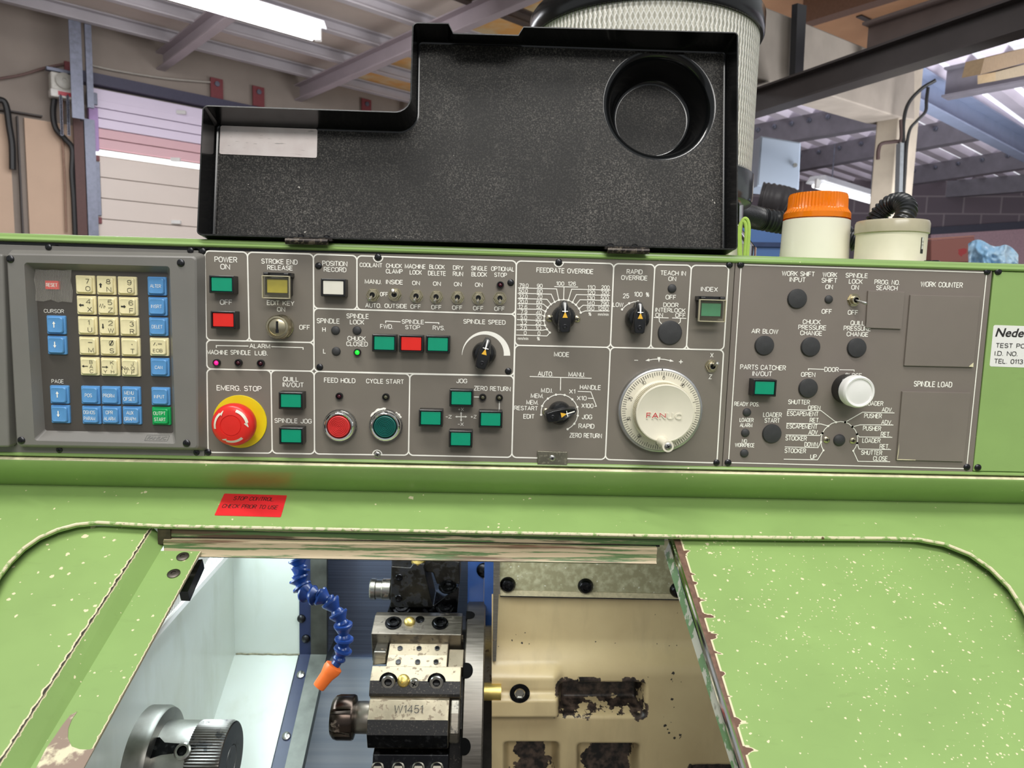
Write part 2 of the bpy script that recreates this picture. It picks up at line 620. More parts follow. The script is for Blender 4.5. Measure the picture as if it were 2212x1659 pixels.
def stroke(mb, pts, w, nrm, mi=0, closed=False):
    """flat ribbon along points lying in the plane with normal nrm, mitred"""
    P = [Vector(p) for p in pts]
    n = len(P)
    nrm = Vector(nrm)
    L, R = [], []
    for i in range(n):
        a = P[i - 1] if (i > 0 or closed) else None
        b = P[(i + 1) % n] if (i < n - 1 or closed) else None
        d1 = (P[i] - a).normalized() if a is not None else None
        d2 = (b - P[i]).normalized() if b is not None else None
        d1 = d1 or d2
        d2 = d2 or d1
        t = (d1 + d2).normalized()
        side = nrm.cross(t).normalized()
        k = 1.0 / max(0.5, side.dot(nrm.cross(d2).normalized()))
        L.append(P[i] + side * (w / 2 * k))
        R.append(P[i] - side * (w / 2 * k))
    o = len(mb.v)
    mb.v += L + R
    for i in range(n if closed else n - 1):
        j = (i + 1) % n
        mb.f.append((o + i, o + j, o + n + j, o + n + i)[::-1])
        mb.mi.append(mi)


def rounded(poly, r, seg=5):
    """poly: points in a plane (Vectors), corners rounded with radius r"""
    P = [Vector(p) for p in poly]
    out = []
    for i in range(len(P)):
        rr = r[i] if isinstance(r, (list, tuple)) else r
        a, b, c = P[i - 1], P[i], P[(i + 1) % len(P)]
        d1, d2 = (a - b).normalized(), (c - b).normalized()
        if rr <= 0:
            out.append(b)
            continue
        ang = math.acos(max(-1, min(1, d1.dot(d2)))) / 2
        q = rr / math.tan(ang)
        s, e = b + d1 * q, b + d2 * q
        ctr = b + (d1 + d2).normalized() * (rr / math.sin(ang))
        for k in range(seg + 1):
            t = k / seg
            v = (s - ctr) * (1 - t) + (e - ctr) * t
            out.append(ctr + v.normalized() * rr)
    return out


def plate_with_hole(mb, outer, inner, mi=0):
    """flat face between an outer and an inner outline of any point counts"""
    bm = bmesh.new()
    es = []
    for ring in (outer, inner):
        vs = [bm.verts.new(p) for p in ring]
        es += [bm.edges.new((vs[i], vs[(i + 1) % len(vs)])) for i in range(len(vs))]
    bmesh.ops.triangle_fill(bm, use_beauty=True, use_dissolve=False, edges=es)
    bm.verts.index_update()
    bmesh.ops.recalc_face_normals(bm, faces=bm.faces)
    mb.add([v.co.copy() for v in bm.verts], [tuple(v.index for v in f.verts) for f in bm.faces], mi)
    bm.free()


# crops of the photograph used for measuring: crop pixel -> photograph pixel
def crop(ox, oy, s):
    return lambda x, y: (ox + x / s, oy + y / s)


K1, K2, K3, K4 = crop(0, 500, 3.191), crop(420, 520, 3.387), crop(670, 530, 4.916), crop(670, 780, 4.809)
K5, K6, K7, K8 = crop(1090, 540, 4.337), crop(1090, 740, 4.337), crop(1560, 540, 3.385), crop(1860, 540, 3.19)
KS = {id(K1): 3.191, id(K2): 3.387, id(K3): 4.916, id(K4): 4.809, id(K5): 4.337, id(K6): 4.337, id(K7): 3.385, id(K8): 3.19}


def local_scale(px, py, Y):
    a, b = atY(px - 5, py, Y), atY(px + 5, py, Y)
    c, d = atY(px, py - 5, Y), atY(px, py + 5, Y)
    return (b.x - a.x) / 10, (c.z - d.z) / 10


def words_on(mb, K, items, Y, mi=0, bold=0.012, wid=1.0):
    for it in items:
        s, x, y, w, h = it[:5]
        px, py = K(x, y)
        sx, sz = local_scale(px, py, Y)
        k = KS[id(K)]
        put_text(mb, s, atY(px, py, Y), w / k * sx * wid, h / k * sz, mi=mi, fit=len(it) > 5, bold=bold)


LIFT = [1e-5]


def line_on(mb, K, pts, Y, w=0.0012, closed=False, mi=0):
    LIFT[0] += 2e-6
    stroke(mb, [atY(*K(x, y), Y - LIFT[0]) for x, y in pts], w, (0, -1, 0), mi, closed)


def dot_on(mb, c, r, mi=0, seg=12):
    mb.add([c + Vector((math.cos(2 * PI * k / seg) * r, -2.5e-4, math.sin(2 * PI * k / seg) * r)) for k in range(seg)], [tuple(range(seg))], mi)


OUT = Vector((0, -1, 0))

# ================================================================== MACHINE: control housing
ZT = atY(1106, 553.5, 0).z                      # top edge of the panels
ZB = atY(1106, 999.0, 0).z                      # bottom edge of the panels
XL, XR = -0.80, 0.86
YC = 0.035
ZC = atY(1106, 1067, YC).z                    # crease between housing and sloping cover
XSEAM = atY(2122, 800, 0).x                   # right end of the auxiliary panel

hs = thing('control_housing', 'long green painted control housing that frames the grey operator panels', 'machine housing', (0, 0.25, ZC))
mb = MB()
zt = ZT + 0.0005
prof = [(0.0, zt - 0.0006), (-0.0018, zt + 0.0002), (-0.0024, zt + 0.0015), (-0.0012, zt + 0.0028), (0.0, zt + 0.0038), (0.0004, zt + 0.0054), (0.003, zt + 0.0070), (0.008, zt + 0.0076), (0.75, zt + 0.0080), (0.75, zt + 0.004), (0.006, zt + 0.002), (0.004, zt - 0.0006)]
mb.prism([(XL, y, z) for y, z in prof], (XR - XL, 0, 0))
make('top_rail', mb, 'green_clean', hs)
mb = MB()
zb = ZB - 0.0006
prof = [(0.004, zb + 0.001), (0.0, zb + 0.0008), (-0.0014, zb), (-0.0020, zb - 0.0013), (-0.0008, zb - 0.0026), (0.004, zb - 0.0030), (0.004, zb - 0.0012)]
mb.prism([(XL, y, z) for y, z in prof], (XR - XL, 0, 0))
make('bottom_rail', mb, 'green_clean', hs)
# rounded underside that turns back to the sloping cover, with a bare metal rim along its upper edge
mb = MB()
z0 = zb - 0.0042
pts = [(0.0035, z0), (-0.0015, z0 - 0.0004), (-0.003, z0 - 0.0018), (-0.0025, z0 - 0.004)]
n = 10
for i in range(1, n + 1):
    t = i / n
    pts.append((-0.0025 + (YC + 0.0025) * t ** 1.5, (z0 - 0.004) + (ZC - z0 + 0.004) * t))
back = [(YC + 0.02, ZC), (YC + 0.02, z0 - 0.002)]
vs, fs, mi = [], [], []
for i, (y, z) in enumerate(pts):
    vs += [(XL, y, z), (XR, y, z)]
    if i:
        fs.append((2 * i - 2, 2 * i - 1, 2 * i + 1, 2 * i))
mb.add(vs, fs)
mb.mi = [1, 1] + [0] * (len(fs) - 2)
make('underside_band', mb, ['green_clean', 'cream_edge'], hs, smooth=60)
mb = MB()
mb.box((XL, 0.0065, zb - 0.0044), (XR, 0.02, ZT))
make('housing_core', mb, 'black', hs)
mb = MB()
mb.box((XL, YC + 0.002, ZC - 0.03), (XR, 0.30, zb - 0.007))
make('housing_body', mb, 'green_clean', hs)
# plain green end plate right of the auxiliary panel
mb = MB()
mb.box((XSEAM + 0.0012, -0.0006, ZB + 0.0008), (XR, 0.006, ZT - 0.0006))
ep = make('end_plate', mb, 'green', hs, bevel=0.001)


def phillips_screw(r, mat, parent, loc, head=0.45, label=None):
    mbs = MB()
    loc = Vector(loc)
    mbs.lathe([(r, 0), (r, r * head * 0.35), (r * 0.86, r * head * 0.75), (r * 0.5, r * head), (0.0001, r * head * 1.08)], loc, OUT, 20, cap1=False)
    a = 0.4
    for q in (a, a + PI / 2):
        d = Vector((math.cos(q), 0, math.sin(q)))
        p = Vector((-d.z, 0, d.x))
        yo = OUT * (r * head * 1.09)
        mbs.add([loc + yo + d * (sgn * r * 0.55) + p * (s2 * r * 0.11) for sgn, s2 in ((-1, -1), (1, -1), (1, 1), (-1, 1))], [(0, 1, 2, 3)], 1)
    o = make('screw', mbs, [mat, 'black'], parent, origin=loc)
    if label:
        o['label'] = label
    return o


SCREW = {}


def screws(parent, pts, r, mat, Y=0.0, label=None):
    for px, py in pts:
        p = atY(px, py, Y)
        k = (round(r, 5), mat)
        if k not in SCREW:
            SCREW[k] = phillips_screw(r, mat, parent, p, label=label)
        else:
            copy_tree(SCREW[k], parent, p, {'label': label} if label else None)


screws(hs, [(2156, 586.5), (2112, 1010)], 0.0036, 'black_screw', -0.0006)
# half hidden test sticker on the end plate
mb = MB()
A, B = atY(2146.5, 702, -0.0008), atY(2137.5, 791.5, -0.0008)
Xr = atY(2290, 745, -0.0008).x
q = [A, Vector((Xr, A.y, A.z - 0.0005)), Vector((Xr, A.y, B.z - 0.0005)), B]
mb.prism(rounded(q, 0.002), (0, 0.0002, 0))
for s, x0, x1, yc, h, sh, bo in (('Nede', 934, 1126, 569, 58, 0.22, 0.02), ('TEST POI', 928, 1140, 660, 33, 0, 0.01), ('I.D. NO.', 921, 1081, 714, 33, 0, 0.01), ('TEL. 0113', 917, 1117, 768, 33, 0, 0.01)):
    p0, p1 = K8(x0, yc), K8(x1, yc)
    a, b = atY(*p0, -0.001), atY(*p1, -0.001)
    sx, sz = local_scale(*p0, -0.001)
    put_text(mb, s, (a + b) / 2, b.x - a.x, h / 3.19 * sz, mi=1, shear=sh, bold=bo)
make('sticker', mb, ['white_plastic', 'black_ink'], hs, label='white test sticker with dark printed letters')

# ================================================================== keypad unit on the left
kp = thing('keypad_unit', 'grey data entry keypad with cream and blue keys left of the operator panel', 'keypad', atY(220, 985, 0))
mb = MB()
pl = [atY(-40, 526.5, 0.0), atY(428.5, 541, 0.0), atY(441.5, 991, 0.0), atY(-40, 982, 0.0)]
mb.prism(pl, (0, 0.004, 0))
make('mounting_plate', mb, 'bezel', kp, bevel=0.0006)


def bezel(parent, O, W, I, yo, yi, yw, name):
    """raised frame: outer foot O (plane 0), rim W outline (front plane yo), window edge, inner floor outline I (plane yi)"""
    mb = MB()
    Of = [Vector((p.x + dx * 0.004, 0, p.z + dz * 0.004)) for p, (dx, dz) in zip(O, ((-1, 1), (1, 1), (1, -1), (-1, -1)))]
    rings = [rounded(Of, 0.004), rounded([Vector((p.x, yo * 0.9, p.z)) for p in O], 0.0035), rounded([Vector((p.x + dx * 0.0015, yo, p.z + dz * 0.0015)) for p, (dx, dz) in zip(O, ((1, -1), (-1, -1), (-1, 1), (1, 1)))], 0.003),
             rounded(W, 0.003), rounded(I, 0.002)]
    n = len(rings[0])
    for r in rings:
        mb.v += r
    for k in range(len(rings) - 1):
        for i in range(n):
            j = (i + 1) % n
            mb.f.append((k * n + i, (k + 1) * n + i, (k + 1) * n + j, k * n + j))
            mb.mi.append(0)
    return make(name, mb, 'bezel', parent, smooth=30)


YO = -0.012
O = [atY(*K1(40, 150), YO), atY(*K1(1352, 172), YO), atY(*K1(1366, 1500), YO), atY(*K1(112, 1478), YO)]
W = [atY(*K1(166, 214), YO), atY(*K1(1170, 240), YO), atY(*K1(1214, 1464), YO), atY(*K1(238, 1442), YO)]
I = [atY(*K1(240, 262), -0.001), atY(*K1(1160, 285), -0.001), atY(*K1(1194, 1390), -0.001), atY(*K1(312, 1372), -0.001)]
W = [Vector((p.x, YO, p.z)) for p in W]
bezel(kp, O, W, I, YO, -0.001, YO, 'bezel')
mb = MB()
big = [Vector((p.x, -0.001, p.z)) for p in I]
mb.prism(big, (0, 0.0008, 0))
words_on(mb, K1, [('CURSOR', 372, 549, 138, 26), ('PAGE', 397, 1033, 84, 27)], -0.0013, mi=1, bold=0.002)
make('key_panel', mb, ['keyface', 'white_ink'], kp)
screws(kp, [K1(72, 190), K1(1247, 217), K1(148, 1440), K1(1287, 1460)], 0.0036, 'black_screw', YO)
screws(kp, [K1(335, 108), K1(1313, 130), K1(410, 1505), K1(1355, 1523)], 0.0031, 'black_screw', 0.0)
# embossed maker's plate on the lower slope of the bezel
mb = MB()
a, b = atY(*K1(1010, 1428), -0.0078), atY(*K1(1148, 1433), -0.0078)
nn = Vector((0, -0.0131, 0.0109)).normalized()
ud = Vector((0, 0.0109, 0.0131)).normalized()
ud = (W[3] - I[3]); ud.x = 0; ud = -ud.normalized()
nn = Vector((1, 0, 0)).cross(ud)
mid = (W[2] + I[2]) / 2 * 0.0 + Vector(((a.x + b.x) / 2, (W[2].y + I[2].y) / 2, (W[2].z + I[2].z) / 2)) + nn * 0.0003
put_text(mb, 'FANUC', mid, (b.x - a.x) * 0.95, 0.0042, uy=ud, bold=0.02, shear=0.15)
hw, hh = (b.x - a.x) * 0.56, 0.0036
stroke(mb, [mid + Vector((sx * hw, 0, 0)) + ud * (sy * hh) for sx, sy in ((-1, -1), (1, -1), (1, 1), (-1, 1))], 0.0004, nn, closed=True)
make('maker_plate', mb, plain('embossed grey plastic', rgb(112, 110, 106), 0.35), kp)


def make_key(mat, parent, loc, s=0.0178):
    """square cap on a thin flange, key pressed face slightly dished"""
    mbk = MB()
    h = s / 2
    loc = Vector(loc)

    def ring(e, y, r):
        return rounded([loc + Vector((sx * e, -y, sz * e)) for sx, sz in ((-1, 1), (1, 1), (1, -1), (-1, -1))], r, 3)
    rs = [ring(h, 0, 0.001), ring(h, 0.0016, 0.001), ring(h * 0.97, 0.002, 0.001), ring(h * 0.84, 0.0022, 0.0016), ring(h * 0.82, 0.0040, 0.0018), ring(h * 0.76, 0.0046, 0.002), ring(h * 0.66, 0.0044, 0.002)]
    n = len(rs[0])
    for r in rs:
        mbk.v += r
    for k in range(len(rs) - 1):
        for i in range(n):
            j = (i + 1) % n
            mbk.f.append((k * n + i, (k + 1) * n + i, (k + 1) * n + j, k * n + j))
            mbk.mi.append(0)
    mbk.f.append(tuple((len(rs) - 1) * n + i for i in range(n))[::-1])
    mbk.mi.append(0)
    return make('key', mbk, mat, parent, origin=loc, smooth=40)


KEYH = -0.0055
key_src = {}


def arrow_poly(mb, c, d, L, wst, whd, lhd, y=0):
    c, d = Vector(c), Vector(d).normalized()
    p = Vector((-d.z, 0, d.x))
    a, b, e = c - d * L / 2, c + d * (L / 2 - lhd), c + d * L / 2
    mb.add([a + p * wst / 2, a - p * wst / 2, b - p * wst / 2, b + p * wst / 2], [(0, 1, 2, 3)])
    mb.add([b + p * whd / 2, b - p * whd / 2, e], [(0, 1, 2)])


def key(cx, cy, mat, legends, ink, label=None):
    p = atY(*K1(cx, cy), KEYH)
    p.y = -0.001
    if mat not in key_src:
        key_src[mat] = k = make_key(mat, kp, p)
        base = k
    else:
        base = k = key_src[mat].copy()
        C.objects.link(k)
        k.parent = kp
        k.location = p - WL[kp.name]
        WL[k.name] = p.copy()
    if label:
        k['label'] = label
    y = p.y - 0.0047
    c = Vector((p.x, y, p.z))
    m = MB()
    u = 0.0178 / 130.0          # crop pixel on this key
    for L in legends:
        if L[0] == 'arrow':
            _, dx, dz, ax, az, ln, ws, wh, lh = L
            arrow_poly(m, c + Vector((ax * u, 0, -az * u)), (dx, 0, dz), ln * u, ws * u, wh * u, lh * u)
        elif L[0] == 'zig':
            _, ax, az = L
            stroke(m, [c + Vector(((ax + q[0]) * u, 0, -(az + q[1]) * u)) for q in ((-20, 8), (-12, -14), (-6, 14), (4, -16), (10, 14), (16, -2), (20, 8))], 3.2 * u, OUT)
        else:
            s, ax, az, w, h = L[:5]
            put_text(m, s, c + Vector((ax * u, 0, -az * u)), w * u, h * u, bold=0.0, fit=len(L) > 5)
    make('legend', m, ink, k, origin=p)


BI, WI = 'black_ink', 'white_ink'
rows = [
    [[('7', 25, -24, 26, 34), ('O', 28, 26, 32, 34)], [('8', 25, -26, 30, 34), ('N', 28, 28, 32, 34), ('arrow', 0, 1, -28, 0, 32, 10, 24, 14)], [('9', 25, -24, 30, 34), ('G', 26, 30, 34, 34)]],
    [[('4', 25, -26, 32, 34), ('X', 32, 28, 32, 34), ('arrow', -1, 0, -24, 0, 34, 10, 24, 14)], [('5', 28, -24, 32, 34), ('Z', 30, 30, 32, 34), ('zig', -24, 2)], [('6', 28, -24, 32, 34), ('F', 30, 30, 28, 34), ('arrow', 1, 0, -24, 2, 34, 10, 24, 14)]],
    [[('1', 20, -22, 12, 34), ('U', 26, 28, 30, 34)], [('2', 25, -22, 32, 34), ('W', 26, 30, 40, 34), ('arrow', 0, -1, -28, 2, 36, 8, 18, 14)], [('3', 26, -20, 30, 34), ('R', 27, 32, 30, 34)]],
    [[('-', 22, -26, 30, 4, 1), ('M', 26, 28, 36, 34)], [('0', 22, -26, 30, 34), ('S', 24, 28, 30, 34), ('/', 22, -26, 30, 36, 1)], [('.', 20, -20, 7, 6, 1), ('T', 22, 28, 30, 34)]],
    [[('B', 20, -32, 22, 26), ('A', 20, 0, 26, 26), ('C', 22, 32, 24, 26), ('arrow', -1, 0, -24, -2, 42, 5, 18, 16)], [('K', 22, -32, 24, 26), ('I', 22, 0, 4, 26), ('H', 24, 32, 22, 26), ('Y', -26, 32, 26, 26), ('arrow', 1, 0, -26, 0, 44, 5, 18, 16)], [('J', 20, -28, 18, 26), ('Q', 22, 4, 26, 26), ('P', 22, 34, 20, 26), ('No.', -26, 4, 54, 26), ('V', -26, 34, 24, 26)]],
]
names = [['7', '8', '9'], ['4', '5', '6'], ['1', '2', '3'], ['minus', 'zero', 'point'], ['B A C', 'K I H', 'J Q P']]
for r in range(5):
    for c in range(3):
        key(577 + 145 * c + 8 * r - 3 * c * (r > 3), 367 + 141 * r + 4 * c, 'key_cream', rows[r][c], BI, 'cream %s key' % names[r][c])
for x, y, t in ((1073, 376, 'ALTER'), (1079, 517, 'INSRT'), (1084, 657, 'DELET'), (1094, 937, 'CAN'), (1099, 1139, 'INPUT')):
    key(x, y, 'key_blue', [(t, 0, 0, {3: 52}.get(len(t), 74), 24)], WI, 'blue %s key' % t)
key(1089, 797, 'key_cream', [('EOB', -2, 24, 66, 24), ('/.=', -2, -22, 60, 20, 1)], BI, 'cream EOB key')
key(1104, 1275, 'key_green', [('OUTPT', -4, -22, 86, 26), ('START', -2, 22, 82, 26)], WI, 'green OUTPT START key')
for x, y, d, w in ((376, 645, 1, 'cursor up'), (382, 785, -1, 'cursor down'), (399, 1127, 1, 'page up'), (406, 1262, -1, 'page down')):
    key(x, y, 'key_blue', [('arrow', 0, d, -4, -4, 44, 7, 22, 18)], WI, 'blue %s arrow key' % w)
for x, y, t in ((614, 1130, ['POS']), (754, 1132, ['PRGRM']), (895, 1134, ['MENU', 'OFSET']), (621, 1268, ['DGNOS', 'PARAM']), (759, 1269, ['OPR', 'ALARM']), (901, 1271, ['AUX', 'GRAPH'])):
    L = [(s, -4, (-22 if i == 0 else 22) if len(t) > 1 else 0, {3: 50, 4: 66}.get(len(s), 80), 26) for i, s in enumerate(t)]
    key(x, y, 'key_blue', L, WI, 'blue %s key' % ' '.join(t))
# reset key under a square of ribbed clear tape
p = atY(*K1(360, 369), -0.003)
mb = MB()
mb.box((p.x - 0.0062, -0.0035, p.z - 0.0040), (p.x + 0.0062, -0.001, p.z + 0.0040))
put_text(mb, 'RESET', (p.x, -0.0037, p.z), 0.0108, 0.0035, mi=1, bold=0.01)
rk = make('key', mb, ['lens_red', 'white_ink'], kp, origin=(p.x, -0.001, p.z), label='small red RESET key under clear tape')
t = NT('ribbed clear tape')
co = t.coord()
wv = t.n('ShaderNodeTexWave', bands_direction='X')
wv.inputs['Scale'].default_value = 240
wv.inputs['Distortion'].default_value = 1.5
t.l(co, wv.inputs[0])
tr = t.n('ShaderNodeBsdfTransparent')
mx = t.n('ShaderNodeMixShader')
t.l(t.math('ADD', t.math('MULTIPLY', wv.outputs[1], 0.22), 0.08), mx.inputs[0])
t.l(tr.outputs[0], mx.inputs[1])
t.l(t.b.outputs[0], mx.inputs[2])
t.l(mx.outputs[0], t.t.nodes['Material Output'].inputs[0])
t.set(rgb(214, 208, 198), 0.22)
M['tape'] = t.m
mb = MB()
ol = [(240, 258), (300, 266), (370, 263), (432, 268), (494, 262), (488, 340), (497, 410), (496, 490), (430, 482), (395, 488), (350, 470), (300, 482), (238, 478), (246, 400), (234, 330)]
P = [atY(*K1(x, y), -0.0042) for x, y in ol]
mb.add([Vector((q.x, -0.0042 + 0.0012 * (i % 3 == 0), q.z)) for i, q in enumerate(P)] + [Vector((p.x, -0.0052, p.z))], [(i, len(P), (i + 1) % len(P)) for i in range(len(P))])
cr = [(395, 475), (430, 530), (442, 545), (425, 520), (412, 480)]
make('tape', mb, 'tape', kp, label='square of ribbed clear tape over the RESET key')

# neighbouring display unit, only its right frame in view
du = thing('display_unit', 'grey display frame cut off at the left edge, beside the keypad', 'display frame', atY(-30, 985, -0.01))
mb = MB()
f = [atY(-640, 529, -0.014), atY(*K1(18, 155), -0.014), atY(*K1(60, 1488), -0.014), atY(-640, 968, -0.014)]
mb.prism(f, (0, 0.0138, 0))
make('frame', mb, 'bezel', du, bevel=0.0025, bseg=3)
mb = MB()
g = [atY(*K1(-2, 150), -0.003), atY(*K1(32, 160), -0.003), atY(*K1(96, 1480), -0.003), atY(*K1(60, 1490), -0.003)]
mb.prism(g, (0, 0.0029, 0))
make('side_flange', mb, 'bezel', du)

# ================================================================== operator panel
op = thing('operator_panel', 'grey operator panel of coloured push buttons, switches and knobs in the middle', 'control panel', atY(1010, 1000, 0))
mb = MB()
mb.prism([atY(430.3, 541, 0), atY(1588, 562.5, 0), atY(1559.5, 1008, 0), atY(443.2, 991, 0)], (0, 0.003, 0))
make('panel_plate', mb, 'panel', op, bevel=0.0004)
TXT = -0.0002
lt = MB()
# white frames around the fields
NFR = [0]


def frame(pts, r=0.0045, w=0.0013, target=None):
    (target if target is not None else lt)
    NFR[0] += 1
    stroke(target if target is not None else lt, rounded([atY(x, y, TXT - NFR[0] * 6e-6) for x, y in pts], r, 4), w, (0, -1, 0), closed=True)


def mixpt(a, b, t):
    return (a[0] + (b[0] - a[0]) * t, a[1] + (b[1] - a[1]) * t)


cells = [
    [(442.1, 541.8), (534.5, 544.6), (538.5, 737), (445.8, 734.5)],
    [(534.5, 544.6), (677, 549), (678, 740), (538.5, 737)],
    [(445.8, 734.5), (678, 740), (678.5, 802), (446.8, 797)],
    [(446.8, 797), (585.3, 800), (588, 979), (449.6, 977)],
    [(585.3, 800), (678.5, 802), (679.4, 980.5), (588, 979)],
    [(677, 549), (771, 552.3), (771, 669), (677.8, 666)],
    [(771, 552.3), (1115.5, 563.6), (1113.3, 678.8), (771, 669)],
    [(677.8, 666), (1113.3, 678.8), (1109.8, 811.8), (678.5, 802)],
    [(678.5, 802), (885.3, 808), (882.5, 983.3), (679.4, 980.5)],
    [(885.3, 808), (1109.8, 811.8), (1105.6, 988), (882.5, 983.3)],
    [(1115.5, 563.6), (1326, 569.5), (1318.5, 750.5), (1112.3, 745.8)],
    [(1326, 569.5), (1414.8, 571.5), (1405.6, 752.5), (1318.5, 750.5)],
    [(1414.8, 571.5), (1493.7, 573), (1482.6, 754.3), (1405.6, 752.5)],
    [(1493.7, 573), (1574.6, 574.5), (1563.3, 756), (1482.6, 754.3)],
    [(1112.3, 745.8), (1318.5, 750.5), (1307.6, 992.6), (1105.6, 988)],
    [(1318.5, 750.5), (1563.3, 756), (1548.6, 1000), (1307.6, 992.6)],
]
for c in cells:
    frame(c)
for (x, y, a0) in ((816.7, 555.5, PI), (1207, 566, PI), (815, 982, 0)):
    c = atY(x, y, TXT)
    stroke(lt, [c + Vector((math.cos(a0 + PI * k / 8) * 0.0046, 0, math.sin(a0 + PI * k / 8) * 0.0046)) for k in range(9)], 0.001, OUT)
words_on(lt, K2, [
    ('POWER', 230, 138, 168, 42), ('ON', 225, 190, 72, 42), ('OFF', 232, 450, 92, 40), ('STROKE END', 622, 153, 266, 38), ('RELEASE', 626, 198, 188, 36),
    ('EDIT KEY', 631, 456, 202, 35), ('ON', 634, 502, 60, 35), ('OFF', 806, 634, 80, 36), ('ALARM', 478, 771, 152, 34), ('MACHINE', 168, 816, 156, 35),
    ('SPINDLE', 338, 818, 150, 36), ('LUB.', 489, 822, 96, 35), ('EMERG. STOP', 327, 1080, 330, 40), ('QUILL', 705, 1013, 116, 36), ('IN/OUT', 723, 1054, 156, 36),
    ('SPINDLE JOG', 722, 1318, 274, 35), ('POSITION', 1027, 167, 184, 38), ('RECORD', 1029, 211, 166, 36), ('SPINDLE', 979, 587, 170, 38), ('H', 948, 650, 26, 36), ('L', 952, 808, 22, 36),
    ('SPINDLE', 1194, 552, 166, 37), ('LOCK', 1190, 595, 106, 36), ('CHUCK', 1187, 716, 134, 36), ('CLOSED', 1190, 755, 158, 36), ('FEED HOLD', 1063, 1022, 230, 37)], TXT)
words_on(lt, K3, [
    ('COOLANT', 646, 210, 242, 48), ('CHUCK', 890, 217, 170, 48), ('CLAMP', 893, 276, 180, 50), ('MACHINE', 1116, 224, 222, 50), ('LOCK', 1122, 287, 130, 50),
    ('BLOCK', 1347, 229, 166, 48), ('DELETE', 1347, 297, 192, 50), ('DRY', 1572, 238, 112, 48), ('RUN', 1570, 303, 110, 50), ('SINGLE', 1795, 244, 174, 50), ('BLOCK', 1796, 308, 166, 50),
    ('OPTIONAL', 2045, 251, 248, 50), ('STOP', 2022, 314, 136, 48), ('MANU.', 669, 386, 178, 50), ('INSIDE', 895, 390, 182, 50), ('ON', 1124, 400, 84, 46), ('ON', 1346, 407, 84, 46),
    ('ON', 1568, 413, 82, 46), ('ON', 1791, 419, 82, 46), ('OFF', 784, 519, 86, 46), ('AUTO.', 670, 639, 172, 50), ('OUTSIDE', 910, 644, 242, 48), ('OFF', 1120, 651, 112, 48),
    ('OFF', 1340, 657, 110, 48), ('OFF', 1562, 662, 110, 48), ('OFF', 1785, 668, 110, 48), ('OFF', 2010, 674, 110, 48), ('FWD.', 811, 862, 138, 50), ('SPINDLE', 1091, 812, 238, 48),
    ('STOP', 1088, 870, 160, 46), ('RVS.', 1366, 877, 130, 48), ('SPINDLE SPEED', 1851, 813, 450, 50)], TXT)
words_on(lt, K4, [('CYCLE START', 778, 211, 394, 50), ('JOG', 1575, 206, 114, 48), ('ZERO RETURN', 1892, 286, 384, 50), ('+X', 1566, 501, 62, 36), ('-Z', 1438, 578, 66, 36), ('+Z', 1697, 578, 64, 36), ('-X', 1563, 655, 64, 36)], TXT)
words_on(lt, K5, [
    ('FEEDRATE OVERRIDE', 566, 195, 536, 48), ('100', 521, 315, 76, 40), ('126', 631, 316, 76, 40),
    ('79.0', 180, 333, 88, 39), ('90', 329, 336, 54, 39), ('50.0', 175, 383, 86, 39), ('80', 329, 387, 54, 39), ('32.0', 174, 434, 86, 39), ('70', 327, 436, 54, 39), ('20.0', 173, 483, 86, 39), ('60', 325, 487, 54, 39),
    ('12.6', 172, 533, 84, 39), ('50', 324, 535, 54, 39), ('7.9', 181, 580, 64, 39), ('40', 321, 585, 54, 39), ('5.0', 180, 631, 62, 39), ('30', 318, 633, 54, 39), ('3.2', 179, 681, 62, 39), ('20', 316, 683, 54, 39),
    ('2.0', 178, 730, 62, 39), ('10', 316, 733, 52, 39), ('0', 193, 777, 26, 39), ('0', 322, 781, 26, 39), ('mm/min', 172, 828, 100, 28, 1), ('%', 317, 831, 28, 36),
    ('110', 813, 350, 76, 39), ('200', 945, 351, 78, 39), ('120', 811, 399, 76, 39), ('320', 940, 400, 78, 39), ('130', 808, 449, 76, 39), ('500', 938, 451, 78, 39), ('140', 806, 498, 76, 39), ('790', 936, 500, 78, 39),
    ('150', 803, 547, 76, 39), ('1260', 923, 548, 100, 39), ('%', 799, 600, 28, 36), ('mm/min', 925, 602, 100, 28, 1),
    ('RAPID', 1218, 204, 150, 46), ('OVERRIDE', 1216, 261, 248, 46), ('25', 1138, 430, 60, 46), ('100', 1252, 415, 80, 46), ('%', 1339, 418, 32, 44), ('LOW', 1064, 513, 100, 44),
    ('TEACH IN', 1579, 217, 240, 46), ('ON', 1571, 270, 74, 44), ('OFF', 1558, 443, 100, 46), ('DOOR', 1558, 515, 144, 42), ('INTERLOCK', 1554, 564, 284, 42), ('ON', 1448, 609, 72, 42), ('OFF', 1648, 612, 98, 42), ('INDEX', 1918, 368, 160, 44)], TXT)
words_on(lt, K6, [
    ('MODE', 535, 111, 144, 46), ('AUTO.', 383, 293, 144, 46), ('MANU.', 676, 299, 156, 46), ('M.D.I.', 396, 449, 110, 44), ('MEM.', 305, 499, 120, 44), ('MEM.', 260, 560, 114, 44), ('RESTART', 201, 615, 222, 42), ('EDIT', 228, 692, 106, 44),
    ('X1', 633, 458, 60, 42), ('HANDLE', 804, 420, 198, 46), ('X10', 723, 521, 92, 42), ('X100', 776, 592, 114, 44), ('JOG', 772, 696, 98, 46), ('RAPID', 767, 783, 150, 46), ('ZERO RETURN', 760, 871, 304, 46),
    ('-', 1233, 166, 36, 6, 1), ('+', 1651, 180, 36, 36, 1), ('X', 1942, 118, 32, 44), ('Z', 1928, 320, 30, 44)], TXT)
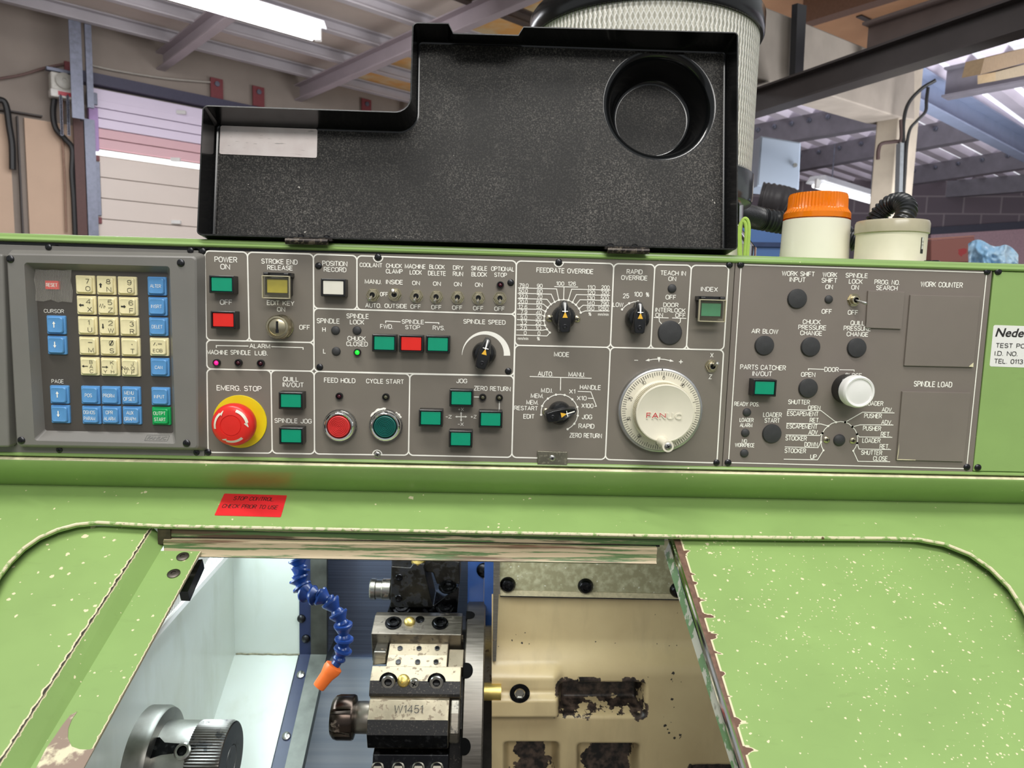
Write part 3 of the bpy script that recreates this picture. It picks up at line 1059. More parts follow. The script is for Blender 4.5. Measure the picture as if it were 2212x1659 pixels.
for K, ls in ((K2, [[(160, 784), (160, 767), (395, 771)], [(562, 775), (795, 782), (795, 797)]]),
              (K3, [[(802, 826), (802, 804), (960, 812)], [(1218, 818), (1366, 823), (1366, 838)]]),
              (K4, [[(1700, 372), (1757, 373)], [(1966, 415), (1964, 512)], [(1520, 578), (1616, 578)], [(1568, 540), (1568, 614)]]),
              (K5, [[(125, 355), (487, 365), (508, 468)], [(122, 406), (437, 414), (469, 487)], [(122, 455), (397, 462), (434, 508)], [(120, 503), (363, 507), (403, 540)], [(118, 552), (345, 556), (383, 576)],
                    [(116, 602), (340, 606), (372, 620)], [(115, 652), (369, 662)], [(113, 702), (378, 707)], [(111, 748), (355, 752), (397, 744)], [(109, 797), (397, 805), (424, 774)],
                    [(465, 343), (688, 348)], [(557, 346), (553, 465)], [(992, 376), (628, 367), (597, 470)], [(988, 426), (672, 418), (636, 490)], [(986, 474), (707, 466), (668, 514)], [(985, 523), (735, 518), (697, 549)], [(982, 572), (757, 571), (713, 587)],
                    [(424, 774), (397, 744), (378, 707), (369, 662), (372, 620), (383, 576), (403, 540), (434, 508), (469, 487), (508, 468), (553, 466), (597, 470), (636, 490), (668, 514), (697, 549), (713, 587)],
                    [(1100, 557), (1130, 525), (1167, 500), (1208, 487), (1250, 482)],
                    [(1397, 633), (1537, 637)], [(1570, 637), (1702, 641)], [(1448, 636), (1450, 668), (1472, 693)], [(1648, 640), (1646, 675), (1628, 690)]]),
              (K6, [[(235, 318), (815, 335)], [(526, 328), (523, 450)], [(342, 676), (343, 635), (352, 594), (373, 556), (405, 525), (442, 502), (481, 488), (521, 485), (562, 491), (600, 507), (634, 532), (662, 565), (681, 603), (689, 644), (685, 684), (674, 724), (653, 760), (625, 788), (590, 811)],
                    [(685, 457), (808, 462), (860, 597), (842, 597)], [(780, 521), (832, 524)], [(1335, 167), (1390, 157), (1445, 154), (1500, 158), (1560, 171)]])):
    for l in ls:
        line_on(lt, K, l, TXT, 0.0008 if K in (K5, K6) else 0.0009)
for K, ds in ((K5, [(508, 468), (469, 487), (434, 508), (403, 540), (383, 576), (372, 620), (369, 662), (378, 707), (397, 744), (424, 774), (553, 466), (597, 470), (636, 490), (668, 514), (697, 549), (713, 587), (1100, 557), (1167, 500), (1250, 482)]),
              (K6, [(342, 676), (352, 594), (405, 525), (481, 488), (562, 491), (634, 532), (681, 603), (685, 684), (653, 760), (590, 811)])):
    for d in ds:
        dot_on(lt, atY(*K(*d), TXT), 0.00115)
for K, tip, a, b in ((K4, (1505, 578), (1526, 567), (1526, 589)), (K4, (1632, 578), (1610, 567), (1610, 589)), (K4, (1568, 524), (1557, 546), (1579, 546)), (K4, (1568, 630), (1557, 608), (1579, 608)),
                     (K6, (1318, 170), (1354, 150), (1358, 176)), (K6, (1586, 176), (1550, 156), (1546, 180)), (K6, (1446, 187), (1431, 136), (1461, 136))):
    q = [atY(*K(*p), TXT) for p in (tip, a, b)]
    lt.add(q, [(0, 1, 2)])
# crescent scale of the speed knob
n = 28
oc, ou, inn = (1868, 1165), [], []
for k in range(n + 1):
    t = k / n
    a = PI - PI * t
    ro = 257
    ri = 254 - 67 * t
    ou.append((oc[0] + ro * math.cos(a), oc[1] - ro * math.sin(a) + 7 * t))
    inn.append((oc[0] + ri * math.cos(a) - 0 * t, oc[1] - ri * math.sin(a) + 7 * t))
P = [atY(*K3(*p), TXT) for p in ou] + [atY(*K3(*p), TXT) for p in inn]
lt.add(P, [(k, k + 1, n + 2 + k, n + 1 + k) for k in range(n)])
make('lettering', lt, 'white_ink', op, smooth=0)
# rubbed off paint arcs around the cycle start button
mb = MB()
for a0, a1, r0, r1 in ((1.56, 2.55, 0.0172, 0.0196), (0.55, 1.02, 0.0172, 0.0192)):
    c = atY(832.8, 922, TXT)
    m_ = 10
    pts = []
    for k in range(m_ + 1):
        a = a0 + (a1 - a0) * k / m_
        pts.append(c + Vector((math.cos(a), 0, math.sin(a))) * (r0 + 0.0003 * math.sin(k * 2.1)))
    for k in range(m_, -1, -1):
        a = a0 + (a1 - a0) * k / m_
        pts.append(c + Vector((math.cos(a), 0, math.sin(a))) * (r1 - 0.0018 * abs(k / m_ - 0.4) + 0.0004 * math.sin(k * 1.7)))
    mb.add(pts, [tuple(range(len(pts)))])
make('paint_wear', mb, 'white_ink', op, smooth=0)

screws(op, [(437.8, 542.5), K3(90, 218), K3(103, 1293), (816.7, 555.3), K3(2130, 396), (1207, 566.2), (1575.5, 572.2), (1098, 838 - 36.2), (1547.5, 999.3), (449.6, 976.8)], 0.0033, 'black_screw')
screws(op, [(815.5, 981.8)], 0.0032, 'steel')
screws(op, [K5(420, 641), K5(677, 646), K6(388, 645)], 0.0034, 'nickel')


# ------------------------------------------------------------------ push buttons
def ringbox(mb, loc, w, h, d, wi, hi, din, mi=0):
    """rectangular frame w x h, d deep towards the viewer, opening wi x hi sunk by din"""
    def R(a, b, y, r):
        return rounded([loc + Vector((sx * a / 2, -y, sz * b / 2)) for sx, sz in ((-1, 1), (1, 1), (1, -1), (-1, -1))], r, 2)
    rs = [R(w, h, 0, 0.0006), R(w, h, d - 0.0006, 0.0006), R(w - 0.0012, h - 0.0012, d, 0.0006), R(wi + 0.0006, hi + 0.0006, d, 0.0003), R(wi, hi, d - din, 0.0002)]
    n = len(rs[0])
    o = len(mb.v)
    for r in rs:
        mb.v += r
    for k in range(len(rs) - 1):
        for i in range(n):
            j = (i + 1) % n
            mb.f.append((o + k * n + i, o + (k + 1) * n + i, o + (k + 1) * n + j, o + k * n + j))
            mb.mi.append(mi)


btn_src = {}
t = NT('clear plastic flap')
tr = t.n('ShaderNodeBsdfTransparent')
tr.inputs[0].default_value = (0.95, 0.94, 0.90, 1)
mx = t.n('ShaderNodeMixShader')
mx.inputs[0].default_value = 0.05
t.set(rgb(200, 196, 176), 0.15)
t.l(tr.outputs[0], mx.inputs[1])
t.l(t.b.outputs[0], mx.inputs[2])
t.l(mx.outputs[0], t.t.nodes['Material Output'].inputs[0])
M['clear'] = t.m
t2 = plain('clear plastic rim', rgb(186, 178, 150), 0.2, var=0.1)
M['clear_rim'] = t2


def push_button(parent, px, py, lens, label, cover=False, hgt=0.0125, w=0.0232, h=0.0168):
    p = atY(px, py, -hgt)
    p.y = 0
    key_ = (lens, cover)
    if key_ in btn_src:
        return copy_tree(btn_src[key_], parent, p, {'label': label})
    mb = MB()
    ringbox(mb, p, w, h, hgt, w * 0.85, h * 0.79, 0.0012)
    b = make('push_button', mb, 'black_frame', parent, origin=p, label=label)
    mb = MB()
    a, c = w * 0.85 / 2 - 0.0002, h * 0.79 / 2 - 0.0002
    mb.box((p.x - a, -hgt + 0.0006, p.z - c), (p.x + a, -0.002, p.z + c))
    make('lens', mb, lens, b, origin=p, bevel=0.0005)
    if cover:
        mb = MB()
        cw, chh = 0.0262, 0.0235
        z0, z1 = p.z - chh * 0.5, p.z + chh * 0.42
        mb.box((p.x - cw / 2, -hgt - 0.0035, z0), (p.x + cw / 2, -hgt - 0.0025, z1))
        o = make('flap', mb, 'clear', b, origin=p)
        mb = MB()
        q = 0.0009
        for lo, hi in (((p.x - cw / 2, -hgt - 0.0042, z0), (p.x - cw / 2 + q, -hgt - 0.0005, z1)), ((p.x + cw / 2 - q, -hgt - 0.0042, z0), (p.x + cw / 2, -hgt - 0.0005, z1)), ((p.x - cw / 2 + q, -hgt - 0.0042, z0), (p.x + cw / 2 - q, -hgt - 0.0005, z0 + q)), ((p.x - cw / 2 + q, -hgt - 0.0042, z1 - 0.001), (p.x + cw / 2 - q, -hgt, z1))):
            mb.box(lo, hi)
        make('flap_rim', mb, 'clear_rim', b, origin=p, bevel=0.0004)
        mb = MB()
        for sx in (-1, 1):
            mb.lathe([(0.0019, -0.002), (0.0019, 0.002)], (p.x + sx * cw * 0.36, -hgt - 0.001, z1 + 0.0012), (1, 0, 0), 12, cap0=True)
        mb.box((p.x - cw * 0.5, -hgt + 0.001, z1 - 0.001), (p.x + cw * 0.5, -0.0, z1 + 0.003))
        make('flap_hinge', mb, 'black_frame', b, origin=p)
    btn_src[key_] = b
    return b


for px, py, lens, lab, cov in (
    (*K2(197, 320), 'lens_green', 'green push button under POWER ON', 0), (*K2(208, 580), 'lens_red', 'red push button under OFF', 0),
    (*K2(604, 333), 'lens_yellow', 'yellow push button under a clear flap', 1), (*K3(243, 450), 'lens_white', 'white push button under POSITION RECORD', 0),
    (*K3(785, 1040), 'lens_green', 'green push button under FWD', 0), (*K3(1072, 1046), 'lens_red', 'red push button under SPINDLE STOP', 0), (*K3(1355, 1052), 'lens_green', 'green push button under RVS', 0),
    (*K4(1570, 387), 'lens_green', 'green jog button above the cross arrows', 0), (*K4(1252, 595), 'lens_green', 'green jog button left of the cross arrows', 0), (*K4(1875, 607), 'lens_green', 'green jog button right of the cross arrows', 0), (*K4(1563, 812), 'lens_green', 'green jog button below the cross arrows', 0),
    (*K2(704, 1172), 'lens_green', 'green push button under QUILL IN/OUT', 0), (*K2(706, 1430), 'lens_green', 'green push button under SPINDLE JOG', 0), (*K5(1937, 560), 'lens_green_faded', 'pale green push button under a clear flap', 1)):
    push_button(op, px, py, lens, lab, bool(cov))


# ------------------------------------------------------------------ plugs, lamps, toggles
def lathe_part(name, parent, loc, prof, mats, mis=None, seg=28, **kw):
    mb = MB()
    mb.lathe(prof, loc, OUT, seg, mis=mis, cap1=prof[-1][0] > 0.0002)
    return make(name, mb, mats, parent, origin=loc, **kw)


def plug(parent, px, py, rpx, dome=0.42, label=None):
    p = atY(px, py, 0)
    r = rpx * PXM
    pr = [(r, 0), (r, 0.0006)] + [(r * math.cos(a), 0.0006 + r * dome * math.sin(a)) for a in [PI / 2 * k / 6 for k in range(1, 6)]] + [(0.0001, 0.0006 + r * dome)]
    return lathe_part('hole_plug', parent, p, pr, 'plug', label=label or 'dark domed hole plug')


def flat_plug(parent, px, py, rpx, label):
    p = atY(px, py, 0)
    r = rpx * PXM
    return lathe_part('hole_plug', parent, p, [(r, 0), (r, 0.0012), (r * 0.93, 0.0022), (r * 0.7, 0.0026), (0.0001, 0.0028)], 'plug', label=label)


for K, x, y, l in ((K2, 1033, 656, 'small plug beside H'), (K2, 1190, 657, 'small plug under SPINDLE LOCK'), (K2, 1038, 809, 'small plug beside L'), (K5, 1568, 361, 'small plug under TEACH IN ON')):
    plug(op, *K(x, y), 9.4, label=l)
flat_plug(op, *K5(1547, 775), 26.3, 'large round plug under DOOR INTERLOCK')


def led(parent, px, py, mat, label):
    p = atY(px, py, -0.002)
    p.y = 0
    r = 0.0036
    o = lathe_part('indicator_lamp', parent, p, [(r, 0), (r, 0.003), (r * 0.9, 0.0038), (r * 0.68, 0.0038), (r * 0.62, 0.0012)], 'black', seg=24, label=label)
    rl = r * 0.64
    lathe_part('lamp_lens', o, p, [(rl, 0.001), (rl, 0.002)] + [(rl * math.cos(a), 0.002 + rl * 0.9 * math.sin(a)) for a in [PI / 2 * k / 5 for k in range(1, 5)]] + [(0.0001, 0.002 + rl * 0.9)], mat, seg=16)
    return o


for K, x, y, m_, l in ((K2, 162, 893, 'led_pink', 'lit pink lamp under MACHINE'), (K2, 322, 893, 'led_off', 'unlit lamp under SPINDLE alarm'), (K2, 485, 897, 'led_off', 'unlit lamp under LUB'), (K2, 1192, 817, 'led_green', 'lit green lamp under CHUCK CLOSED'),
                       (K4, 302, 365, 'led_off', 'unlit lamp above the red round button'), (K4, 786, 373, 'led_off_clear', 'unlit lamp above the green round button'), (K4, 1793, 377, 'led_off_clear', 'left zero return lamp'), (K4, 1965, 382, 'led_off_clear', 'right zero return lamp'), (K3, 2020, 421, 'led_off', 'unlit lamp under OPTIONAL STOP')):
    led(op, *K(x, y), m_, l)


def toggle(parent, px, py, tip, label, L=0.0105):
    """nut + bushing + lever; tip = lever direction (x, z) in the panel plane"""
    p = atY(px, py, -0.002)
    p.y = 0
    mb = MB()
    mb.lathe([(0.0066, 0), (0.0066, 0.0004), (0.0066, 0.0004)], p, OUT, 20)
    r = 0.0062
    mb.lathe([(r, 0.0004), (r, 0.002), (r * 0.9, 0.0026), (0.0040, 0.0026)], p, OUT, 6, cap1=False)
    mb.lathe([(0.0040, 0.0026), (0.0040, 0.0052), (0.0036, 0.0056), (0.0026, 0.0056), (0.0024, 0.003)], p, OUT, 20, mis=[0, 0, 0, 1], cap1=True)
    o = make('toggle_switch', mb, ['nickel', 'black'], parent, origin=p, label=label)
    d = (OUT + Vector((tip[0], 0, tip[1]))).normalized()
    mb = MB()
    mb.lathe([(0.0011, 0.0), (0.0014, L * 0.6), (0.0017, L * 0.9), (0.0014, L * 0.98), (0.0001, L)], p + OUT * 0.0035, d, 14, cap1=False)
    make('lever', mb, 'steel', o, origin=p)
    return o


for K, x, y, tip, l in ((K3, 665, 527, (-0.15, -0.55), 'toggle switch under COOLANT, lever down'), (K3, 897, 523, (-0.05, 0.42), 'toggle switch under CHUCK CLAMP, lever up'), (K3, 1128, 540, (-0.10, -0.55), 'toggle switch under MACHINE LOCK'), (K3, 1340, 548, (-0.08, -0.55), 'toggle switch under BLOCK DELETE'),
                        (K3, 1565, 553, (-0.08, -0.50), 'toggle switch under DRY RUN'), (K3, 1787, 559, (-0.05, -0.50), 'toggle switch under SINGLE BLOCK'), (K3, 2015, 562, (0.0, -0.52), 'toggle switch under OPTIONAL STOP'), (K6, 1942, 222, (0.25, 0.45), 'toggle switch between X and Z')):
    toggle(op, *K(x, y), tip, l)


# ------------------------------------------------------------------ rotary knobs
def rotary_knob(parent, px, py, ang, label, s=1.0):
    """round skirt with a tall bar grip whose nose carries a yellow pointer; ang = direction of the nose"""
    p = atY(px, py, -0.004)
    p.y = 0
    R = 0.0116 * s
    d = Vector((math.cos(ang), 0, math.sin(ang)))
    q = Vector((-d.z, 0, d.x))
    mb = MB()
    mb.lathe([(R, 0.0008), (R * 1.02, 0.003), (R, 0.0065), (R * 0.93, 0.0095), (R * 0.78, 0.0115), (R * 0.4, 0.0125), (0.0001, 0.0125)], p, OUT, 40, cap1=False)
    o = make('rotary_knob', mb, 'black', parent, origin=p, label=label)
    mb = MB()

    def outline(hn, k, y):
        o_ = [(-1.30, 0.34), (-1.20, 0.52), (-0.5, 0.62), (0.3, 0.58), (1.0, 0.36), (1.38, 0.22), (1.46, 0.0), (1.38, -0.22), (1.0, -0.36), (0.3, -0.58), (-0.5, -0.62), (-1.20, -0.52), (-1.30, -0.34)]
        return [p + d * (a * hn * R) + q * (b * k * R) + OUT * y for a, b in o_]
    rs = [outline(1.0, 1.0, 0.002), outline(1.0, 0.98, 0.009), outline(0.97, 0.86, 0.0155), outline(0.93, 0.72, 0.0172)]
    # the nose slopes down towards the pointer tip
    for r_, sl in ((rs[1], 0.35), (rs[2], 0.50), (rs[3], 0.52)):
        for i, v in enumerate(r_):
            f = max(0.0, ((v - p).dot(d) / R - 0.45))
            r_[i] = v - OUT * (f * sl * R)
    n = len(rs[0])
    for r_ in rs:
        mb.v += r_
    for k in range(3):
        for i in range(n):
            j = (i + 1) % n
            mb.f.append((k * n + i, k * n + j, (k + 1) * n + j, (k + 1) * n + i))
            mb.mi.append(0)
    c = len(mb.v)
    mb.v.append(p + OUT * 0.0173 - d * 0.2 * R)
    for i in range(n):
        mb.f.append((3 * n + i, 3 * n + (i + 1) % n, c))
        mb.mi.append(0)
    make('grip', mb, 'black', o, origin=p, smooth=50, bevel=0.0005)
    mb = MB()
    top = p + OUT * 0.0177

    def on(a, b, extra=0.0):
        f = max(0.0, a - 0.45)
        return p + d * (a * R) + q * (b * R) + OUT * (0.0178 - f * 0.52 * R + extra)
    mb.add([on(0.0, 0.22), on(0.0, -0.22), on(0.42, -0.04), on(0.42, 0.04)], [(0, 1, 2, 3)], 0)
    mb.add([on(0.44, 0.05), on(0.44, -0.05), on(1.22, -0.05, 0.0003), on(1.22, 0.05, 0.0003)], [(0, 1, 2, 3)], 1)
    mb.add([on(0.56, 0.24), on(0.50, 0.24), on(0.50, -0.24), on(0.56, -0.24)], [(0, 1, 2, 3)], 1)
    make('pointer', mb, ['yellow_mark', 'white_ink'], o, origin=p, smooth=0, label='yellow pointer mark')
    mb = MB()
    c2 = p - d * (0.72 * R) + OUT * 0.0170
    mb.lathe([(0.0021, 0.0), (0.0021, 0.0009), (0.0017, 0.0011), (0.0015, 0.0004), (0.0001, 0.0003)], c2, OUT, 16, cap1=False)
    make('set_screw', mb, 'black_screw', o, origin=p)
    return o


rotary_knob(op, *K3(1848, 1150), math.radians(77), 'black pointer knob under SPINDLE SPEED')
rotary_knob(op, *K5(553, 632), math.radians(91), 'black pointer knob of the FEEDRATE OVERRIDE scale')
rotary_knob(op, *K5(1244, 642), math.radians(90), 'black pointer knob under RAPID OVERRIDE')
rotary_knob(op, *K6(516, 660), math.radians(14), 'black pointer knob of the MODE scale, turned right')

# ------------------------------------------------------------------ emergency stop
p = atY(518.9, 910.5, 0)
mb = MB()
mb.lathe([(57.6 * PXM, 0), (57.6 * PXM, 0.0012), (57.2 * PXM, 0.0014), (0.0001, 0.0014)], p, OUT, 56, cap1=False)
es = make('emergency_stop_button', mb, 'emo_yellow', op, origin=p, label='red mushroom emergency stop button on a yellow disc')
pc = atY(504.5, 919.5, -0.024)
pc = Vector((p.x, 0, p.z))
R = 0.0206
mb = MB()
mb.lathe([(0.012, 0.001), (0.012, 0.010), (R * 0.9, 0.011), (R * 0.985, 0.0125), (R, 0.0145), (R, 0.0185), (R * 0.96, 0.0215), (R * 0.86, 0.0238), (R * 0.7, 0.0250), (R * 0.5, 0.0255), (R * 0.49, 0.0248), (R * 0.45, 0.0248), (R * 0.44, 0.0256), (0.0001, 0.0258)], pc, OUT, 56, cap1=False)
make('mushroom_cap', mb, 'emo_red', es, origin=p, label='red mushroom cap')
mb = MB()
for k in range(3):
    a0 = math.radians(72 - 120 * k)
    pts = [pc + OUT * (0.0247) + Vector((math.cos(a0 - t), 0, math.sin(a0 - t))) * (R * 0.75) for t in [1.05 * i / 10 for i in range(11)]]
    stroke(mb, pts, 0.0025, OUT)
    a = a0 - 1.05
    ra, ta = Vector((math.cos(a), 0, math.sin(a))), Vector((math.sin(a), 0, -math.cos(a)))
    e = pc + OUT * 0.0247 + ra * (R * 0.75)
    mb.add([e + ra * 0.0027, e - ra * 0.0027, e + ta * 0.0044], [(0, 1, 2)])
for v in mb.v:
    rr = math.hypot(v.x - pc.x, v.z - pc.z) / R
    v.y = -(0.0267 - 0.0034 * max(0, (rr - 0.55) / 0.31) ** 1.6)
make('arrows', mb, 'ivory', es, origin=p, label='white turn arrows')


# ------------------------------------------------------------------ feed hold / cycle start
def round_button(parent, px, py, mat, label):
    p = atY(px, py, -0.008)
    p.y = 0
    r = 0.0156
    prof = [(r, 0), (r * 1.0, 0.003), (r * 0.985, 0.0042), (r * 0.98, 0.0060), (r * 0.93, 0.0085), (r * 0.84, 0.0096), (r * 0.76, 0.0092), (r * 0.70, 0.0070), (r * 0.70, 0.004)]
    o = lathe_part('round_push_button', parent, p, prof, 'chrome', seg=60, label=label)
    # knurled foot of the bezel
    mb = MB()
    for k in range(72):
        a = 2 * PI * k / 72
        d = Vector((math.cos(a), 0, math.sin(a)))
        t_ = Vector((-d.z, 0, d.x))
        c = p + d * r
        mb.box((0, 0, 0), (0.0007, 0.0008, 0.0042), M4=Matrix.Translation(c + OUT * 0.0001) @ Matrix((tuple((t_.x, d.x, OUT.x, 0)), (t_.y, d.y, OUT.y, 0), (t_.z, d.z, OUT.z, 0), (0, 0, 0, 1))))
    make('knurling', mb, 'chrome', o, origin=p, smooth=0)
    rb = r * 0.69
    pr = [(rb, 0.004), (rb, 0.0092), (rb * 0.95, 0.0100)]
    for k in range(6):
        q0 = 0.90 - k * 0.15
        pr += [(rb * q0, 0.0101), (rb * (q0 - 0.045), 0.0092), (rb * (q0 - 0.085), 0.0092), (rb * (q0 - 0.13), 0.0101)]
    pr += [(0.0001, 0.0098)]
    lathe_part('cap', o, p, pr, mat, seg=60, smooth=60)
    return o


round_button(op, *K4(299, 680), 'ring_red', 'red ribbed button in a chrome ring under FEED HOLD')
round_button(op, *K4(779, 680), 'ring_green', 'dark green ribbed button in a chrome ring under CYCLE START')

# ------------------------------------------------------------------ key lock
p = atY(*K2(622, 630), -0.008)
p.y = 0
r = 0.0112
o = lathe_part('key_lock', op, p, [(r * 1.04, 0), (r * 1.04, 0.002), (r, 0.0025), (r, 0.0145), (r * 0.93, 0.0158), (r * 0.78, 0.016), (r * 0.74, 0.0148), (0.0001, 0.0148)], 'nickel', seg=40, label='round steel key switch under EDIT KEY')
lathe_part('lock_core', o, p, [(r * 0.70, 0.0145), (r * 0.70, 0.0153), (r * 0.66, 0.0156), (0.0001, 0.0156)], 'nickel', seg=32)
mb = MB()
for a, b in ((-0.5, -0.2), (-0.2, 0.15), (0.15, 0.5)):
    w_ = 0.0011 if abs(a) < 0.3 else 0.0015
    mb.box((p.x - w_, -0.01575, p.z + a * r), (p.x + w_, -0.0150, p.z + b * r))
make('keyhole', mb, 'black', o, origin=p)

# ------------------------------------------------------------------ latch plate at the foot of the panel
mb = MB()
q = [atY(*K6(x, y), -0.0025) for x, y in ((308, 1017), (588, 1025), (588, 1147), (308, 1140))]
mb.prism(q, (0, 0.0024, 0))
ltp = make('latch_plate', mb, metal('scratched latch steel', rgb(150, 146, 130), 0.42, dirt=0.25, dirtcol=rgb(120, 116, 100), dscale=300), op, origin=q[3], bevel=0.0005, label='small grey steel latch plate below MODE')
c = atY(*K6(447, 1082), -0.0025)
copy_tree(SCREW[(0.0032, 'steel')], op, c)

# ------------------------------------------------------------------ handwheel
p0 = atY(1427, 887, -0.006)
p = Vector((p0.x, 0, p0.z))
RD = 94.0 * PXM * 0.992
mb = MB()
mb.lathe([(RD, 0), (RD, 0.0045), (RD * 0.985, 0.0058), (RD * 0.95, 0.0062), (RD * 0.94, 0.0058), (0.0001, 0.0058)], p, OUT, 96, cap1=False)
t = metal('matt silver ring', rgb(206, 206, 206), 0.32)
hw = make('handwheel', mb, t, op, origin=p, label='ivory pulse handwheel with graduated ring and crank')
mb = MB()
mb.lathe([(RD * 0.93, 0.005), (RD * 0.93, 0.0064), (RD * 0.92, 0.0068), (RD * 0.70, 0.0072), (0.0001, 0.0072)], p, OUT, 96, cap1=False)
make('graduated_ring', mb, 'ivory', hw, origin=p)
mb = MB()
A0 = math.radians(88)
for k in range(100):
    a = A0 + 2 * PI * k / 100
    d = Vector((math.cos(a), 0, math.sin(a)))
    q = Vector((-d.z, 0, d.x))
    L = 0.0062 if k % 10 == 0 else (0.0048 if k % 5 == 0 else 0.0036)
    y = OUT * 0.00725
    r1, r0 = RD * 0.915, RD * 0.915 - L
    w_ = 0.00022
    mb.add([p + y + d * r0 - q * w_, p + y + d * r1 - q * w_, p + y + d * r1 + q * w_, p + y + d * r0 + q * w_], [(0, 1, 2, 3)])
for k, s in enumerate(('0', '10', '20', '30', '40', '50', None, None, None, '90')):
    if s is None:
        continue
    a = A0 + 2 * PI * k / 10
    d = Vector((math.cos(a), 0, math.sin(a)))
    q = Vector((d.z, 0, -d.x))
    put_text(mb, s, p + OUT * 0.00735 + d * (RD * 0.775), 0.0019 * len(s) + 0.0004, 0.0036, ux=q, uy=d, bold=0.0)
make('graduations', mb, 'black_ink', hw, origin=p, smooth=0)
mb = MB()
d = Vector((math.cos(math.radians(90.5)), 0, math.sin(math.radians(90.5))))
q = Vector((-d.z, 0, d.x))
mb.add([p + OUT * 0.0064 + d * RD * 0.94 - q * 0.0006, p + OUT * 0.0064 + d * RD * 0.985 - q * 0.0006, p + OUT * 0.0064 + d * RD * 0.985 + q * 0.0006, p + OUT * 0.0064 + d * RD * 0.94 + q * 0.0006], [(0, 1, 2, 3)])
make('index_mark', mb, 'black_ink', hw, origin=p, smooth=0)
# turning disc
RK = 0.0287
HK = 0.0255
mb = MB()
mb.lathe([(RK * 1.06, 0.007), (RK * 1.04, 0.0085), (RK * 1.0, 0.0095), (RK * 0.99, 0.0232), (RK * 1.0, 0.0240), (RK * 0.985, 0.0252), (RK * 0.95, 0.0255), (RK * 0.93, 0.0252), (0.0001, 0.0252)], p, OUT, 96, cap1=False)
kd = make('disc', mb, 'ivory', hw, origin=p)
mb = MB()
for k in range(120):
    a = 2 * PI * k / 120
    d = Vector((math.cos(a), 0, math.sin(a)))
    q = Vector((-d.z, 0, d.x))
    c = p + d * (RK * 0.992)
    mb.add([c + OUT * 0.0097 - q * 0.0005, c + OUT * 0.0097 + d * 0.0006, c + OUT * 0.0097 + q * 0.0005, c + OUT * 0.0232 - q * 0.0005, c + OUT * 0.0232 + d * 0.0006, c + OUT * 0.0232 + q * 0.0005], [(0, 3, 4, 1), (1, 4, 5, 2), (3, 5, 4)])
make('grip_ribs', mb, plain('worn ivory ribs', rgb(186, 176, 146), 0.45), hw, origin=p, smooth=0)
# raised maker's word, red paint half worn away
mb = MB()
pt = atY(*K6(1497, 690), -0.026)
u_ = PXM / 4.337 * (0.674 / 0.70)
for i, (s, wd) in enumerate((('F', 46), ('A', 66), ('N', 62), ('U', 64), ('C', 64))):
    xx = (-150, -88, -16, 58, 134)[i]
    c = Vector((pt.x + xx * u_, -0.0260, pt.z + 2 * u_))
    put_text(mb, s, c, wd * u_, 58 * u_, bold=0.035, mi=0)
    if i < 3:
        put_text(mb, s, Vector((c.x, -0.02605, c.z + (6 if i == 2 else 2) * u_)), wd * 0.95 * u_, (44 if i == 2 else 54) * u_, bold=0.012, mi=1)
n0 = len(mb.v)
mb2 = MB()
mb2.v = [v.copy() for v in mb.v]
mb2.f, mb2.mi = list(mb.f), list(mb.mi)
# side walls of the raised letters: a second set sunk into the disc
edge = {}
for f in mb.f:
    for i in range(len(f)):
        e = (f[i], f[(i + 1) % len(f)])
        edge[e] = edge.get(e, 0) + 1
for (a, b) in list(edge):
    if (b, a) not in edge and mb.v[a].y > -0.02603:
        o_ = len(mb2.v)
        mb2.v += [mb.v[a].copy(), mb.v[b].copy(), mb.v[b] - OUT * 0.001, mb.v[a] - OUT * 0.001]
        mb2.f.append((o_, o_ + 1, o_ + 2, o_ + 3)[::-1])
        mb2.mi.append(0)
make('raised_letters', mb2, ['ivory', 'red_ink'], hw, origin=p, smooth=0, label='raised FANUC letters, red paint half worn off')
# crank grip
c0 = atY(*K6(1470, 905), -0.019)
c1 = atY(*K6(1533, 975), -0.0505)
ax = (c1 - c0).normalized()
c0 = Vector((c1.x, -0.0252, c1.z))
L = 0.025
mb = MB()
mb.lathe([(0.0052, 0), (0.0054, 0.003), (0.0046, 0.010), (0.0050, L - 0.004), (0.0056, L - 0.001), (0.0054, L), (0.0036, L), (0.0034, L - 0.001)], c0, OUT, 28, cap1=True)
cg = make('crank', mb, 'ivory', hw, origin=p)
lathe_part('crank_screw', hw, c0 + OUT * (L - 0.001), [(0.0036, 0), (0.0036, 0.0012), (0.0028, 0.0016), (0.0001, 0.0018)], 'steel', seg=20)
mb = MB()
for a in (0.5, 0.5 + PI / 2):
    d = Vector((math.cos(a), 0, math.sin(a)))
    q = Vector((-d.z, 0, d.x))
    cc = c0 + OUT * (L + 0.0009)
    mb.add([cc - d * 0.002 - q * 0.0004, cc + d * 0.002 - q * 0.0004, cc + d * 0.002 + q * 0.0004, cc - d * 0.002 + q * 0.0004], [(0, 1, 2, 3)])
make('screw_cross', mb, 'black', hw, origin=p, smooth=0)

